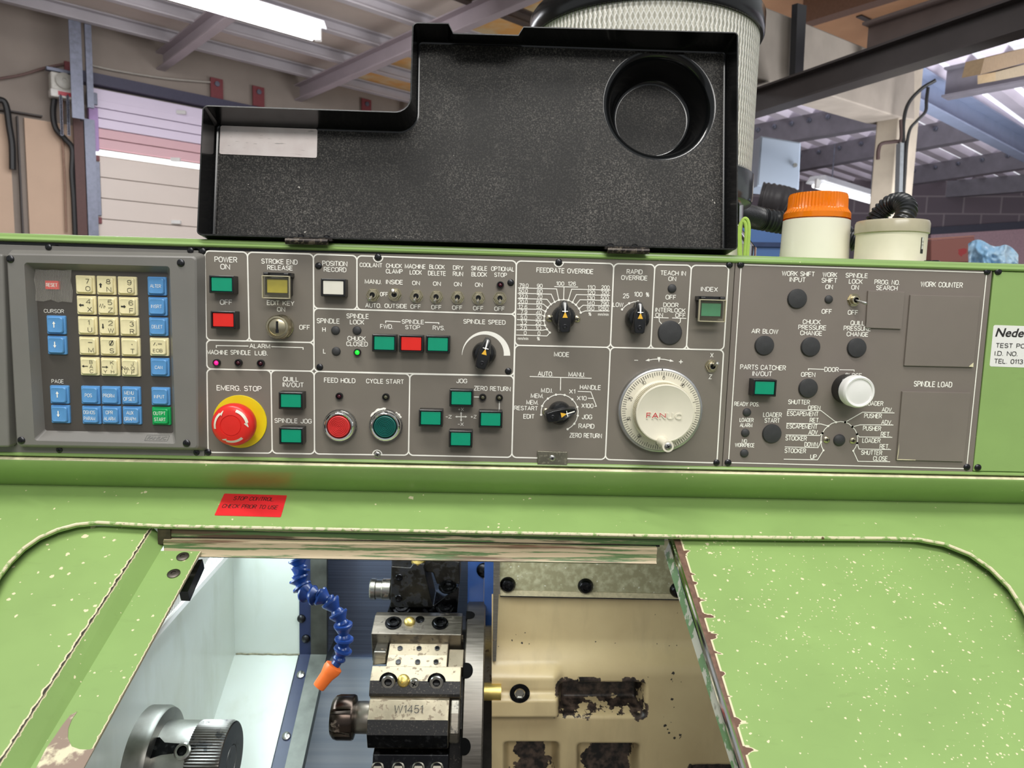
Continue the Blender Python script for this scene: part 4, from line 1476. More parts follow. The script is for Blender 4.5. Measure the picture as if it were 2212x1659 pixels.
# ================================================================== auxiliary panel
ap = thing('auxiliary_panel', 'grey brown side panel with hole plugs and blank plates right of the handwheel', 'control panel', atY(1840, 1015, 0))
mb = MB()
mb.prism([atY(1589.2, 562.5, 0), atY(2144.3, 578.2, 0), atY(2100.6, 1021, 0), atY(1560.7, 1007.7, 0)], (0, 0.003, 0))
make('panel_plate', mb, 'panel_aux', ap, bevel=0.0004)
lt = MB()
frame([(1601.2, 571.8), (2131.5, 588.8), (2088, 1012.5), (1573.6, 999.2)], 0.0025, 0.0010, lt)
words_on(lt, K7, [
    ('WORK SHIFT', 557, 174, 242, 37), ('INPUT', 552, 217, 118, 37), ('WORK', 788, 181, 108, 36), ('SHIFT', 784, 223, 116, 37), ('ON', 782, 270, 56, 36), ('OFF', 765, 450, 76, 36), ('SPINDLE', 984, 187, 164, 36), ('LOCK', 977, 230, 102, 36), ('ON', 972, 273, 56, 36), ('OFF', 956, 457, 76, 36),
    ('PROG. NO.', 1206, 236, 186, 36), ('SEARCH', 1204, 278, 158, 36), ('CHUCK', 655, 526, 132, 36), ('PRESSURE', 659, 567, 206, 36), ('CHANGE', 651, 608, 162, 36), ('QUILL', 990, 534, 104, 36), ('PRESSURE', 988, 574, 200, 36), ('CHANGE', 990, 616, 160, 36), ('AIR BLOW', 312, 595, 196, 36),
    ('PARTS CATCHER', 299, 859, 336, 38), ('IN/OUT', 293, 905, 146, 37), ('DOOR', 800, 874, 106, 36), ('OPEN', 629, 911, 106, 36), ('CLOSE', 960, 917, 124, 34), ('READY POS.', 180, 1127, 184, 32), ('LOADER', 179, 1243, 104, 31), ('ALARM', 175, 1281, 92, 31), ('NO', 163, 1397, 38, 30), ('WORKPIECE', 165, 1427, 144, 31),
    ('LOADER', 368, 1205, 138, 36), ('START', 366, 1247, 114, 36), ('SHUTTER', 562, 1112, 160, 36), ('OPEN', 673, 1154, 92, 34), ('ESCAPEMENT', 590, 1197, 232, 36), ('RET.', 677, 1245, 74, 36), ('ESCAPEMENT', 584, 1290, 228, 36), ('ADV.', 668, 1334, 76, 36), ('STOCKER', 541, 1377, 158, 36), ('DOWN', 650, 1422, 98, 36),
    ('STOCKER', 535, 1468, 158, 36), ('UP', 668, 1512, 48, 36), ('LOADER', 1112, 1122, 134, 35), ('ADV.', 1207, 1168, 80, 34), ('PUSHER', 1103, 1213, 130, 36), ('ADV.', 1203, 1260, 80, 34), ('PUSHER', 1096, 1305, 134, 36), ('RET.', 1195, 1348, 72, 36), ('LOADER', 1091, 1393, 134, 36), ('RET.', 1187, 1437, 72, 36), ('SHUTTER', 1093, 1482, 156, 36), ('CLOSE', 1157, 1525, 108, 36)], TXT)
words_on(lt, K8, [('WORK COUNTER', 556, 239, 292, 38), ('SPINDLE LOAD', 496, 925, 266, 40)], TXT)
arc = [(740, 1465), (727, 1436), (722, 1404), (724, 1371), (733, 1339), (750, 1311), (775, 1287), (802, 1268), (832, 1259), (866, 1254), (899, 1259), (928, 1272), (952, 1293), (974, 1318), (986, 1347), (991, 1380), (987, 1412), (976, 1442), (958, 1468)]
for l in ([(630, 880), (630, 869), (745, 873)], [(858, 876), (965, 878), (965, 889)], arc, [(478, 1168), (722, 1174), (832, 1259)], [(470, 1267), (722, 1272), (775, 1287)], [(465, 1352), (712, 1357), (733, 1339)], [(458, 1440), (700, 1446), (722, 1404)], [(450, 1530), (697, 1534), (740, 1465)],
          [(1260, 1192), (1027, 1186), (899, 1259)], [(1252, 1280), (1010, 1278), (952, 1293)], [(1244, 1370), (1003, 1367), (986, 1347)], [(1234, 1460), (1000, 1455), (987, 1412)], [(1228, 1548), (993, 1545), (958, 1468)]):
    line_on(lt, K7, l, TXT, 0.0008)
for d in arc[::2]:
    if d != (866, 1254):
        dot_on(lt, atY(*K7(*d), TXT), 0.0011)
for d in ((733, 1339), (899, 1259), (952, 1293), (986, 1347), (987, 1412)):
    dot_on(lt, atY(*K7(*d), TXT), 0.0011)
make('lettering', lt, 'white_ink', ap, smooth=0)
screws(ap, [(1599.8, 571.5), (2132, 586.5), (1572.5, 999.2), (2088.3, 1009.2)], 0.0035, 'black_screw')
screws(ap, [K7(763, 1387), K7(955, 1393)], 0.0034, 'nickel')
for x, y, r_, l in ((778, 361, 9.0, 'small plug under WORK SHIFT ON'), (180, 1187, 9.3, 'small plug under READY POS'), (168, 1337, 9.3, 'small plug under LOADER ALARM'), (161, 1486, 9.3, 'small plug under NO WORKPIECE'), (855, 1390, 13.3, 'plug in the middle of the selector scale')):
    plug(ap, *K7(x, y), r_, label=l)
for x, y, l in ((546, 357, 'round plug under WORK SHIFT INPUT'), (306, 698, 'round plug under AIR BLOW'), (643, 708, 'round plug under CHUCK PRESSURE CHANGE'), (981, 715, 'round plug under QUILL PRESSURE CHANGE'), (626, 1010, 'round plug under DOOR OPEN'), (361, 1342, 'round plug under LOADER START')):
    flat_plug(ap, *K7(x, y), 21.4, l)
push_button(ap, *K7(313, 1010), 'lens_green', 'green push button under PARTS CATCHER')
toggle(ap, *K7(968, 366), (0.62, -0.32), 'toggle switch under SPINDLE LOCK ON', 0.0125)
# big white push button on a black collar
p0 = atY(*K7(1008, 1040), -0.027)
pb = Vector((p0.x, 0, p0.z))
o = lathe_part('round_push_button', ap, pb, [(0.0152, 0), (0.0152, 0.013), (0.0140, 0.0145), (0.0001, 0.0145)], 'black', seg=48, label='large white round push button under CLOSE')
rw = 0.0158
lathe_part('cap', o, pb, [(rw * 0.93, 0.0145), (rw, 0.0158), (rw, 0.0235), (rw * 0.97, 0.0258), (rw * 0.90, 0.0270), (rw * 0.80, 0.0266), (rw * 0.78, 0.0256), (rw * 0.55, 0.0262), (0.0001, 0.0264)], 'white_plastic', seg=56)
for nm, K, q, yk in (('cover_plate', K8, ((50, 281), (303, 290), (279, 545), (35, 536)), 'blank plate under PROG. NO. SEARCH'), ('cover_plate', K8, ((342, 310), (823, 321), (775, 808), (299, 797)), 'blank plate under WORK COUNTER'), ('cover_plate', K8, ((286, 975), (758, 985), (707, 1459), (247, 1447)), 'blank plate under SPINDLE LOAD')):
    mb = MB()
    P = [atY(*K(x, y), -0.0022) for x, y in q]
    mb.prism(P, (0, 0.0021, 0))
    make(nm, mb, 'panel_aux', ap, bevel=0.0003, label=yk)
mb = MB()
for K, q in ((K8, [(263, 1330), (259, 1400), (250, 1444), (262, 1441), (300, 1442), (376, 1445), (376, 1449), (247, 1447)]), (K8, [(745, 800), (775, 775), (774, 806), (745, 805)])):
    P = [atY(*K(x, y), -0.00235) for x, y in q]
    mb.add(P, [tuple(range(len(P)))])
make('paint_wear', mb, 'cream_edge', ap, smooth=0)

# ================================================================== flip-up black cover
LEAN = math.radians(9.0)
RIMD = 0.034                                   # wall height of the tray
CU = Vector((0, math.sin(LEAN), math.cos(LEAN)))       # up along the cover
CN = Vector((0, -math.cos(LEAN), math.sin(LEAN)))      # towards the viewer
RIM0 = atY(1010, 524, -0.004)
FL0 = RIM0 - CN * RIMD


def onR(px, py):
    return atP(px, py, RIM0, CN)


def onF(px, py, d=0.0):
    return atP(px, py, FL0 + CN * d, CN)


def arc_fillet(a, b, c, r, seg=7):
    d1, d2 = (a - b).normalized(), (c - b).normalized()
    ang = math.acos(d1.dot(d2)) / 2
    q = r / math.tan(ang)
    s, e = b + d1 * q, b + d2 * q
    ctr = b + (d1 + d2).normalized() * (r / math.sin(ang))
    out = []
    for k in range(seg + 1):
        v = (s - ctr) * (1 - k / seg) + (e - ctr) * (k / seg)
        out.append(ctr + v.normalized() * r)
    return out


fc = thing('flip_cover', 'open black moulded plastic cover standing above the operator panel', 'cover', (RIM0.x, 0.01, ZT + 0.011))
rim_px = [(428, 505), (440.5, 230), (888, 245), (893.5, 51), (968.5, 52.5), (979, 74), (1120, 78), (1131, 60), (1592, 72.5), (1590.5, 537)]
rim_r = [0.003, 0.004, 0.016, 0.004, 0, 0, 0, 0, 0.003, 0.003]
flo_px = [(459, 503), (468, 270), (900, 284), (903, 90), (968.5, 92), (979, 92.5), (1120, 96.5), (1131, 97), (1568, 112), (1566, 533)]
flo_r = [0.003, 0.004, 0.018, 0.005, 0, 0, 0, 0, 0.004, 0.003]
rim = [onR(*p) for p in rim_px]
flo = [onF(*p) for p in flo_px]
# hinge edge of the floor lies level with the hinge edge of the rim
for i in (0, 9):
    j = {0: 1, 9: 8}[i]
    flo[i] = Vector((flo[i].x, 0, 0)) + Vector((0, 1, 0)) * (rim[i] - CN * RIMD).y + Vector((0, 0, 1)) * (rim[i] - CN * RIMD).z + CU * 0.001


def ring_of(P, rr):
    out = []
    for i, p in enumerate(P):
        if rr[i] > 0:
            out += arc_fillet(P[i - 1], p, P[(i + 1) % len(P)], rr[i])
        else:
            out.append(p)
    return out


R1, F1 = ring_of(rim, rim_r), ring_of(flo, flo_r)
n = len(R1)


def inset(P, d):
    out = []
    for i in range(len(P)):
        t_ = (P[(i + 1) % len(P)] - P[i - 1]).normalized()
        out.append(P[i] + CN.cross(t_) * d)
    return out


sg = 1.0
cen = sum(R1, Vector()) / n
tst = inset(R1, 0.002)
# choose the side that shrinks the outline
if sum((tst[(i + 1) % n] - tst[i]).length for i in range(n)) > sum((R1[(i + 1) % n] - R1[i]).length for i in range(n)):
    sg = -1.0
Ro = inset(R1, -0.0014 * sg)
Fo = [p - CN * 0.0025 for p in inset(F1, -0.0014 * sg)]
mb = MB()
Ff = inset(F1, 0.0022 * sg)
Fm = [p + CN * 0.0022 for p in F1]
Fk = [a * 0.3 + b * 0.7 + CN * 0.0006 for a, b in zip(Ff, F1)]
rings = [Fo, Ro, [p + CN * 0.0006 for p in R1], Fm, Fk, Ff]
for r_ in rings:
    mb.v += r_
for k in range(len(rings) - 1):
    for i in range(n):
        j = (i + 1) % n
        mb.f.append((k * n + i, k * n + j, (k + 1) * n + j, (k + 1) * n + i) if sg < 0 else (k * n + i, (k + 1) * n + i, (k + 1) * n + j, k * n + j))
        mb.mi.append(1 if k == 1 else 2)
# floor with the round dish for the handwheel
dc = onF(1425, 226)
ux, uy = Vector((1, 0, 0)), CU
DR = 0.0585
seg = 64
circ = [dc + (ux * math.cos(2 * PI * k / seg) + uy * math.sin(2 * PI * k / seg)) * DR for k in range(seg)]
Fg = inset(F1, 0.0045 * sg)
o_ = len(mb.v)
mb.v += Ff + Fg
for i in range(n):
    j = (i + 1) % n
    mb.f.append((o_ + i, o_ + j, o_ + n + j, o_ + n + i))
    mb.mi.append(0)
circ2 = [dc + (p - dc) * 1.04 for p in circ]
o_ = len(mb.v)
mb.v += circ + circ2
for i in range(seg):
    j = (i + 1) % seg
    mb.f.append((o_ + i, o_ + j, o_ + seg + j, o_ + seg + i))
    mb.mi.append(0)
plate_with_hole(mb, Fg, circ2, 0)
for f in mb.f[-1:]:
    pass
prof = [(DR, 0.0), (DR * 0.97, -0.0004), (DR * 0.93, -0.0018), (DR * 0.89, -0.0044), (DR * 0.86, -0.0085), (DR * 0.84, -0.014), (DR * 0.76, -0.032), (DR * 0.735, -0.0365), (DR * 0.70, -0.0386), (DR * 0.66, -0.0390), (0.0001, -0.0390)]
o0 = len(mb.v)
for r_, h in prof:
    for k in range(seg):
        a = 2 * PI * k / seg
        mb.v.append(dc + (ux * math.cos(a) + uy * math.sin(a)) * r_ + CN * h)
for i in range(len(prof) - 1):
    for k in range(seg):
        k2 = (k + 1) % seg
        mb.f.append((o0 + i * seg + k, o0 + i * seg + k2, o0 + (i + 1) * seg + k2, o0 + (i + 1) * seg + k))
        mb.mi.append(2 if i < 9 else 0)
# dusty black plastic
t = NT('dusty black moulded plastic')
co = t.coord()
dust = t.ramp(t.noise(co, 620.0, 4, 0.75), 0.48, 0.70)
patch = t.ramp(t.noise(co, 14.0, 4), 0.35, 0.75)
drip = t.ramp(t.noise(t.coord(scale=(1, 1, 0.12)), 120.0, 4), 0.60, 0.80)
smear = t.ramp(t.noise(t.coord(scale=(1.0, 1, 0.5)), 70.0, 5), 0.62, 0.85)
d1 = t.math('MULTIPLY', dust, t.math('ADD', t.math('MULTIPLY', patch, 0.42), 0.12))
d2 = t.math('MULTIPLY', t.math('MULTIPLY', smear, patch), 0.22)
d3 = t.math('MULTIPLY', t.math('MULTIPLY', drip, patch), 0.05)
fac = t.math('ADD', t.math('ADD', d1, d2), d3, True)
c = t.mix(fac, rgb(34, 33, 32), rgb(172, 166, 158))
sp = chip_mask(t, co, 130, 0.14, 0.10)
c = t.mix(t.math('MULTIPLY', sp, 0.8), c, rgb(205, 200, 190))
rg = t.math('ADD', t.math('MULTIPLY', fac, 0.3), 0.55)
t.bump(t.noise(co, 1500.0, 2), 0.08, 0.0003)
M['dusty_black'] = t.set(c, rg, 0.0, Specular_IOR_Level=0.25)
M['black_rim'] = plain('worn black rim', rgb(52, 52, 52), 0.45, var=0.6, scale=400)
M['gloss_black'] = plain('glossy black moulded wall', rgb(16, 17, 18), 0.16, var=0.25, scale=30)
tray = make('tray', mb, ['dusty_black', 'black_rim', 'gloss_black'], fc, smooth=42)
bm = bmesh.new()
bm.from_mesh(tray.data)
bmesh.ops.remove_doubles(bm, verts=bm.verts, dist=1e-6)
bmesh.ops.recalc_face_normals(bm, faces=bm.faces)
bm.to_mesh(tray.data)
bm.free()
tray.data.set_sharp_from_angle(angle=math.radians(42))
# blank pale label in the corner of the tray
K22 = crop(400, 0, 3.0167)
mb = MB()
q = [onF(*K22(x, y), 0.0008) for x, y in ((230, 818), (862, 841), (858, 1029), (222, 1003))]
mb.prism(rounded(q, 0.002), -CN * 0.0006)
t = NT('scratched pale label')
co = t.coord()
c = t.mix(t.ramp(t.noise(co, 45, 5), 0.35, 0.75), rgb(228, 214, 210), rgb(244, 234, 230))
c = t.mix(chip_mask(t, co, 160, 0.3, 0.25), c, rgb(236, 234, 230))
c = t.mix(t.ramp(t.noise(t.coord(scale=(0.15, 1, 1)), 420, 3), 0.64, 0.70), c, rgb(186, 176, 172))
M['pale_label'] = t.set(c, 0.4)
make('label_sticker', mb, 'pale_label', fc, label='blank pale pink sticker in the corner of the cover')
# hinges
hp = metal('grimy hinge steel', rgb(64, 60, 58), 0.36, dirt=0.35, dirtcol=rgb(84, 74, 62), dscale=250)
for (xa, xb, yb, xl0, xl1, yl0) in ((617, 709, 520.5, 622, 719, 500), (1312, 1402, 540.5, 1306, 1398, 523)):
    A, B = atY(xa, yb, -0.008), atY(xb, yb + (xb - xa) * 0.0225, -0.008)
    h = MB()
    r = 0.0030
    ax = (B - A)
    L = ax.length
    k = [0.0, 0.34, 0.345, 0.66, 0.665, 1.0]
    for i in (0, 2, 4):
        h.lathe([(r, k[i] * L), (r, k[i + 1] * L)], A, ax, 16, cap0=True)
    h.box((A.x + 0.001, -0.008, ZT + 0.0074), (B.x - 0.001, 0.016, ZT + 0.0090))
    hg = make('hinge', h, hp, fc, origin=A)
    lf = MB()
    La, Lb = onR(xl0, yl0 + 8), onR(xl1, yl0 + 8 + (xl1 - xl0) * 0.0225)
    za = min(La.z, Lb.z) - 0.004
    lf.prism([Vector((La.x, -0.006, A.z + 0.001)), Vector((Lb.x, -0.006, B.z + 0.001)), Vector((Lb.x, 0.022, B.z + 0.0035)), Vector((La.x, 0.022, A.z + 0.0035))], Vector((0, 0, 0.0028)))
    make('hinge_leaf', lf, hp, hg, origin=A)
    for f_ in (0.2, 0.78):
        pc_ = Vector((La.x + (Lb.x - La.x) * f_, 0.012, A.z + 0.0055))
        sm = MB()
        sm.lathe([(0.0032, 0), (0.003, 0.0018), (0.0018, 0.0028), (0.0001, 0.003)], pc_, (0, -0.1, 1), 16, cap1=False)
        make('screw', sm, 'black_screw', hg, origin=pc_)

# ================================================================== sloping front cover with its sliding-door opening
SA = math.radians(21.85)
SD = Vector((0, math.cos(SA), math.sin(SA)))          # up the slope
SN = Vector((0, -math.sin(SA), math.cos(SA)))         # out of the slope
S0 = Vector((0, YC, ZC))


def onS(px, py, d=0.0):
    return atP(px, py, S0 + SN * d, SN)


def uvS(p):
    return p.x, (p - S0).dot(SD)


def fromS(x, t, d=0.0):
    return Vector((x, 0, 0)) + Vector((0, S0.y, S0.z)) + SD * t + SN * d


K9 = crop(0, 980, 2.443)
K10 = crop(1000, 1130, 3.136)
K11 = crop(330, 1180, 3.464)
K12 = crop(690, 1180, 3.464)
hole_px = [(-170, 1700), (-105, 1520), (-55, 1360), (-20, 1280), (0, 1243), (22, 1214), (52, 1184), (85, 1161), (124, 1144), (165, 1133), (210, 1128.5), (345, 1136), (900, 1147), (1440, 1158), (1700, 1161.5), (1930, 1163), (1985, 1165), (2040, 1175), (2095, 1197), (2140, 1228), (2180, 1268), (2212, 1318), (2240, 1385), (2275, 1500), (2330, 1700)]
hole = [onS(*p) for p in hole_px]
T0 = -0.36
hu = [uvS(p) for p in hole]
hu[0] = (hu[0][0], T0 + 0.03)
hu[-1] = (hu[-1][0], T0 + 0.03)
hole = [fromS(x, t_) for x, t_ in hu]
fcov = thing('front_cover', 'light green sloping machine cover with a wide rounded door opening', 'machine cover', fromS(0, T0))
mb = MB()
X0, X1 = -0.95, 1.0
outer = [fromS(x, t_) for x, t_ in ((X0, T0), (X1, T0), (X1, 0.003), (X0, 0.003))]
plate_with_hole(mb, outer, hole, 0)
nv = len(mb.v)
n = len(hole)
# rolled lip round the opening
lip = [hole, [p - SN * 0.0006 for p in hole], [p - SN * 0.0035 for p in hole]]
cxm = (hole[0].x + hole[-1].x) / 2
o0 = len(mb.v)
for r_ in lip:
    mb.v += r_
for k in range(2):
    for i in range(n - 1):
        mb.f.append((o0 + k * n + i, o0 + k * n + i + 1, o0 + (k + 1) * n + i + 1, o0 + (k + 1) * n + i))
        mb.mi.append(0)
o = make('cover_sheet', mb, 'green', fcov, smooth=40)
mb = MB()
mb.tube([p + SN * 0.0002 for p in hole], 0.0016, 8)
t = NT('worn cream lip')
co = t.coord()
c = t.mix(t.ramp(t.noise(co, 160, 4), 0.50, 0.62), rgb(226, 216, 182), GREEN)
c = t.mix(t.ramp(t.noise(co, 90, 3), 0.66, 0.72), c, rgb(96, 70, 48))
M['lip'] = t.set(c, 0.4)
make('opening_lip', mb, 'lip', fcov)
# red sticker
mb = MB()
q = [onS(x, y, 0.0004) for x, y in ((484.5, 1066), (620, 1070), (606.5, 1117), (463, 1113))]
mb.prism(rounded(q, 0.0012), -SN * 0.0003)
ux = (q[1] - q[0]).normalized()
uy = SN.cross(ux)
for s, xa, xb, ya, yb, h in (('STOP CONTROL.', 505, 593, 1076, 1078.5, 8.2), ('CHECK PRIOR TO USE', 481, 600, 1092, 1096.5, 8.2)):
    a, b = onS(xa, ya, 0.0006), onS(xb, yb, 0.0006)
    c_ = onS((xa + xb) / 2, (ya + yb) / 2 - 4, 0.0006), onS((xa + xb) / 2, (ya + yb) / 2 + 4, 0.0006)
    put_text(mb, s, (a + b) / 2, (b - a).length, (c_[0] - c_[1]).length * h / 8, ux=ux, uy=uy, mi=1, bold=0.0)
make('sticker', mb, [plain('red sticker', rgb(232, 46, 54), 0.3, var=0.03), 'black_ink'], fcov, label='red warning sticker reading STOP CONTROL CHECK PRIOR TO USE')


def uvstrip(mb):
    mb.uv = [(0.5, 0.0)] * len(mb.v)


def sheet(mb, edge_a, edge_b, far, mi=0):
    """flat door sheet; the edge a-b is finely divided, u = distance from it"""
    m_ = 24
    o_ = len(mb.v)
    far_a, far_b = far
    uv = []
    for i in range(m_ + 1):
        t_ = i / m_
        e = edge_a.lerp(edge_b, t_)
        f_ = far_a.lerp(far_b, t_)
        for d in (0.0, 0.15, 0.5, 1.0):
            p = e.lerp(f_, d)
            mb.v.append(p)
            uv.append(((p - e).length, t_ * (edge_b - edge_a).length))
    for i in range(m_):
        for j in range(3):
            a = o_ + i * 4 + j
            mb.f.append((a, a + 4, a + 5, a + 1))
            mb.mi.append(mi)
    return uv


# ------------------------------------------------------------------ left sliding door (panel, step and flange)
DL = -0.010
ea, eb = onS(330, 1138, DL), onS(-12, 1668, DL)
ex = (ea.x + eb.x) / 2
ld = thing('sliding_door', 'left green sliding door panel with a stepped flange along the opening', 'machine door', onS(100, 1659, -0.03))
tt0, tt1 = uvS(hole[11])[1] + 0.010, T0
mb = MB()
A, B = fromS(ea.x, tt0, DL), fromS(eb.x, T0, DL)
uvs = sheet(mb, A, B, (fromS(X0 + 0.02, tt0, DL), fromS(X0 + 0.02, T0, DL)))
mb.uv = uvs
make('door_panel', mb, 'green_door_edge', ld, smooth=30)
mb = MB()
DF = -0.024
ca, cb = onS(347, 1189, DF), onS(69.6, 1655, DF)
CA_, CB_ = fromS(ca.x, tt0 - 0.004, DF), fromS(cb.x + (cb.x - ca.x) * 0.1, T0, DF)
mb.add([A, B, CB_, CA_, A - SN * 0.0015 + Vector((-0.002, 0, 0)), B - SN * 0.0015 + Vector((-0.002, 0, 0))], [(0, 1, 2, 3), (4, 5, 1, 0)])
mb.uv = [(0.0, 0), (0.0, 0.4), (0.02, 0.4), (0.02, 0), (0, 0), (0, 0.4)]
make('step', mb, 'green_flange', ld, smooth=0)
fa, fb = onS(431, 1197, DF), onS(179.5, 1656, DF)
FA_, FB_ = fromS(fa.x, uvS(fa)[1] + 0.004, DF), fromS(fb.x + (fb.x - fa.x) * 0.1, T0, DF)
mb = MB()
m_ = 24
uv = []
CA2 = fromS(ca.x, uvS(FA_)[1], DF)
for i in range(m_ + 1):
    t_ = i / m_
    a, b = FA_.lerp(FB_, t_), CA2.lerp(CB_, t_)
    for d in (0.0, 0.3, 1.0):
        p = a.lerp(b, d)
        mb.v.append(p)
        uv.append(((p - a).length, t_ * 0.4))
o_ = len(mb.v)
for i in range(m_):
    for j in range(2):
        a = i * 3 + j
        mb.f.append((a, a + 3, a + 4, a + 1))
        mb.mi.append(0)
for i in range(m_ + 1):
    a = FA_.lerp(FB_, i / m_)
    mb.v.append(a - SN * 0.0022)
    uv.append((0.0, 0.4 * i / m_))
for i in range(m_):
    mb.f.append((i * 3, o_ + i, o_ + i + 1, i * 3 + 3))
    mb.mi.append(0)
mb.uv = uv
make('flange', mb, 'green_flange', ld, smooth=30)
# large worn patch down on the flange
t = NT('worn patch')
co = t.coord()
c = t.mix(t.ramp(t.noise(co, 60, 5), 0.46, 0.54), rgb(226, 216, 184), rgb(150, 130, 116))
M['worn_patch'] = t.set(c, 0.5)
mb = MB()
P = [onS(*K9(x, y), DF + 0.0004) for x, y in ((408, 1360), (380, 1400), (360, 1450), (358, 1500), (378, 1545), (420, 1560), (470, 1562), (500, 1552), (430, 1680), (170, 1700), (195, 1650), (240, 1560), (290, 1490), (330, 1430), (370, 1380))]
mb.add(P, [tuple(range(len(P)))])
make('worn_patch', mb, 'worn_patch', ld, smooth=0, label='bare patch where the green paint has worn off')
for x, y in ((965, 545), (917, 635)):
    c_ = onS(*K9(x, y), DF)
    sm = MB()
    r = 0.0058
    sm.lathe([(r, 0), (r, 0.001), (r * 0.8, 0.0016), (r * 0.42, 0.0016), (r * 0.4, 0.0006), (0.0001, 0.0006)], c_, SN, 24, cap1=False)
    make('screw', sm, metal('dark button screw', rgb(104, 98, 92), 0.45), ld, origin=c_)

# ------------------------------------------------------------------ right sliding door
ea, eb = onS(1468, 1166, DL), onS(1614, 1659, DL)
rd = thing('sliding_door', 'right green sliding door with heavily chipped paint and a bright metal edge', 'machine door', onS(1900, 1659, -0.03))
tr0 = uvS(onS(1500, 1160))[1] + 0.010
A, B = fromS(ea.x, tr0, DL), fromS(eb.x + (eb.x - ea.x) * 0.1, T0, DL)
mb = MB()
mb.uv = sheet(mb, A, B, (fromS(X1 - 0.02, tr0, DL), fromS(X1 - 0.02, T0, DL)))
mb.f = [f[::-1] for f in mb.f]
make('door_panel', mb, 'green_door', rd, smooth=30)
ga, gb = onS(1454, 1180, -0.0105), onS(1603, 1659, -0.0105)
GA, GB = fromS(ga.x, tr0, -0.0105), fromS(gb.x, T0, -0.0105)
mb = MB()
mb.tube([GA.lerp(GB, i / 10) for i in range(11)], 0.0028, 10)
make('edge_trim', mb, 'chrome', rd, label='bright metal strip along the door edge')
mb = MB()
mb.add([A, B, GB + SN * 0.0008, GA + SN * 0.0008], [(0, 1, 2, 3)])
make('edge_strip', mb, plain('bare brown edge', rgb(120, 92, 78), 0.5, var=0.35, scale=150), rd, smooth=0)
ja, jb = onS(1447, 1228, -0.030), onS(1582, 1657, -0.030)
JA, JB = fromS(ja.x, tr0, -0.030), fromS(jb.x, T0, -0.030)
JA.x, JB.x = ja.x - 0.001, jb.x
mb = MB()
mb.add([GA - SN * 0.001, GB - SN * 0.001, JB, JA], [(0, 1, 2, 3)])
t = NT('flaking green side')
co = t.coord()
f_ = t.ramp(t.noise(t.coord(scale=(1, 1, 1)), 55, 5, 0.6), 0.49, 0.52)
c = t.mix(f_, rgb(108, 148, 92), rgb(206, 204, 186))
c = t.mix(t.ramp(t.noise(co, 40, 5), 0.66, 0.72), c, rgb(70, 60, 46))
M['flaking'] = t.set(c, 0.4)
make('side_wall', mb, 'flaking', rd, smooth=0)

# ------------------------------------------------------------------ header of the opening: worn door rail
t = NT('worn rail paint')
co = t.coord(scale=(0.03, 1, 1))
f1 = t.ramp(t.noise(co, 300, 6, 0.65), 0.50, 0.54)
c = t.mix(f1, rgb(196, 178, 146), rgb(96, 122, 78))
c = t.mix(t.ramp(t.noise(t.coord(scale=(0.04, 1, 1)), 180, 5), 0.56, 0.66), c, rgb(110, 84, 64))
M['rail_worn'] = t.set(c, 0.42)
t = NT('worn green rail paint')
co = t.coord(scale=(0.05, 1, 1))
c = t.mix(t.ramp(t.noise(co, 150, 6, 0.65), 0.46, 0.50), rgb(186, 170, 138), rgb(84, 112, 66))
c = t.mix(t.ramp(t.noise(t.coord(scale=(0.06, 1, 1)), 120, 5), 0.55, 0.62), c, rgb(92, 74, 58))
M['rail_green'] = t.set(c, 0.42)
rl = thing('door_rail', 'worn beige and green rail across the top of the door opening', 'rail', atY(900, 1200, 0.0))
xa, xb = atY(352, 1150, -0.02).x, atY(1428, 1190, -0.02).x
l0 = onS(900, 1150, -0.002)
y1 = l0.y + 0.006
z1 = atY(900, 1168.5, y1).z
y2 = y1 - 0.004
mb = MB()
zt_ = l0.z + 0.001
mb.prism([(xa, y, z) for y, z in ((y1, zt_), (y1, z1), (y1 + 0.004, z1 - 0.001), (y1 + 0.03, z1 - 0.001), (y1 + 0.03, zt_))], (xb - xa + 0.004, 0, 0))
make('upper_face', mb, 'rail_green', rl)
z2, z3 = atY(900, 1175, y2).z, atY(900, 1211.5, y2).z
mb = MB()
mb.prism([(xa, y, z) for y, z in ((y2 + 0.0012, z2), (y2 - 0.0004, z2 - 0.0012), (y2, z2 - 0.004), (y2 + 0.0006, (z2 + z3) / 2), (y2, z3 + 0.003), (y2 - 0.0014, z3 + 0.0014), (y2 + 0.0002, z3), (y2 + 0.026, z3), (y2 + 0.026, z2))], (xb - xa - 0.004, 0, 0))
make('lower_rail', mb, 'rail_worn', rl, smooth=40)
mb = MB()
mb.box((xa, y2 + 0.006, z2 - 0.001), (xb, y1 + 0.02, z1 + 0.001))
make('seal_gap', mb, 'black', rl)
mb = MB()
xe = atY(338, 1150, -0.02).x
mb.box((xe, y2 + 0.002, z3 + 0.012), (xa + 0.006, y2 + 0.03, zt_))
make('rail_end', mb, plain('grimy rail end', rgb(66, 58, 40), 0.5, var=0.5, scale=120), rl)

# ================================================================== INSIDE THE MACHINE
YB = 0.46
zfl = atY(*K11(850, 806), YB).z                   # foot of the white back sheet
BA = math.radians(31.5)
BD = Vector((0, math.cos(BA), math.sin(BA)))
BN = Vector((0, -math.sin(BA), math.cos(BA)))
B0 = Vector((0, YB, zfl))


def onB(px, py, d=0.0):
    return atP(px, py, B0 + BN * d, BN)


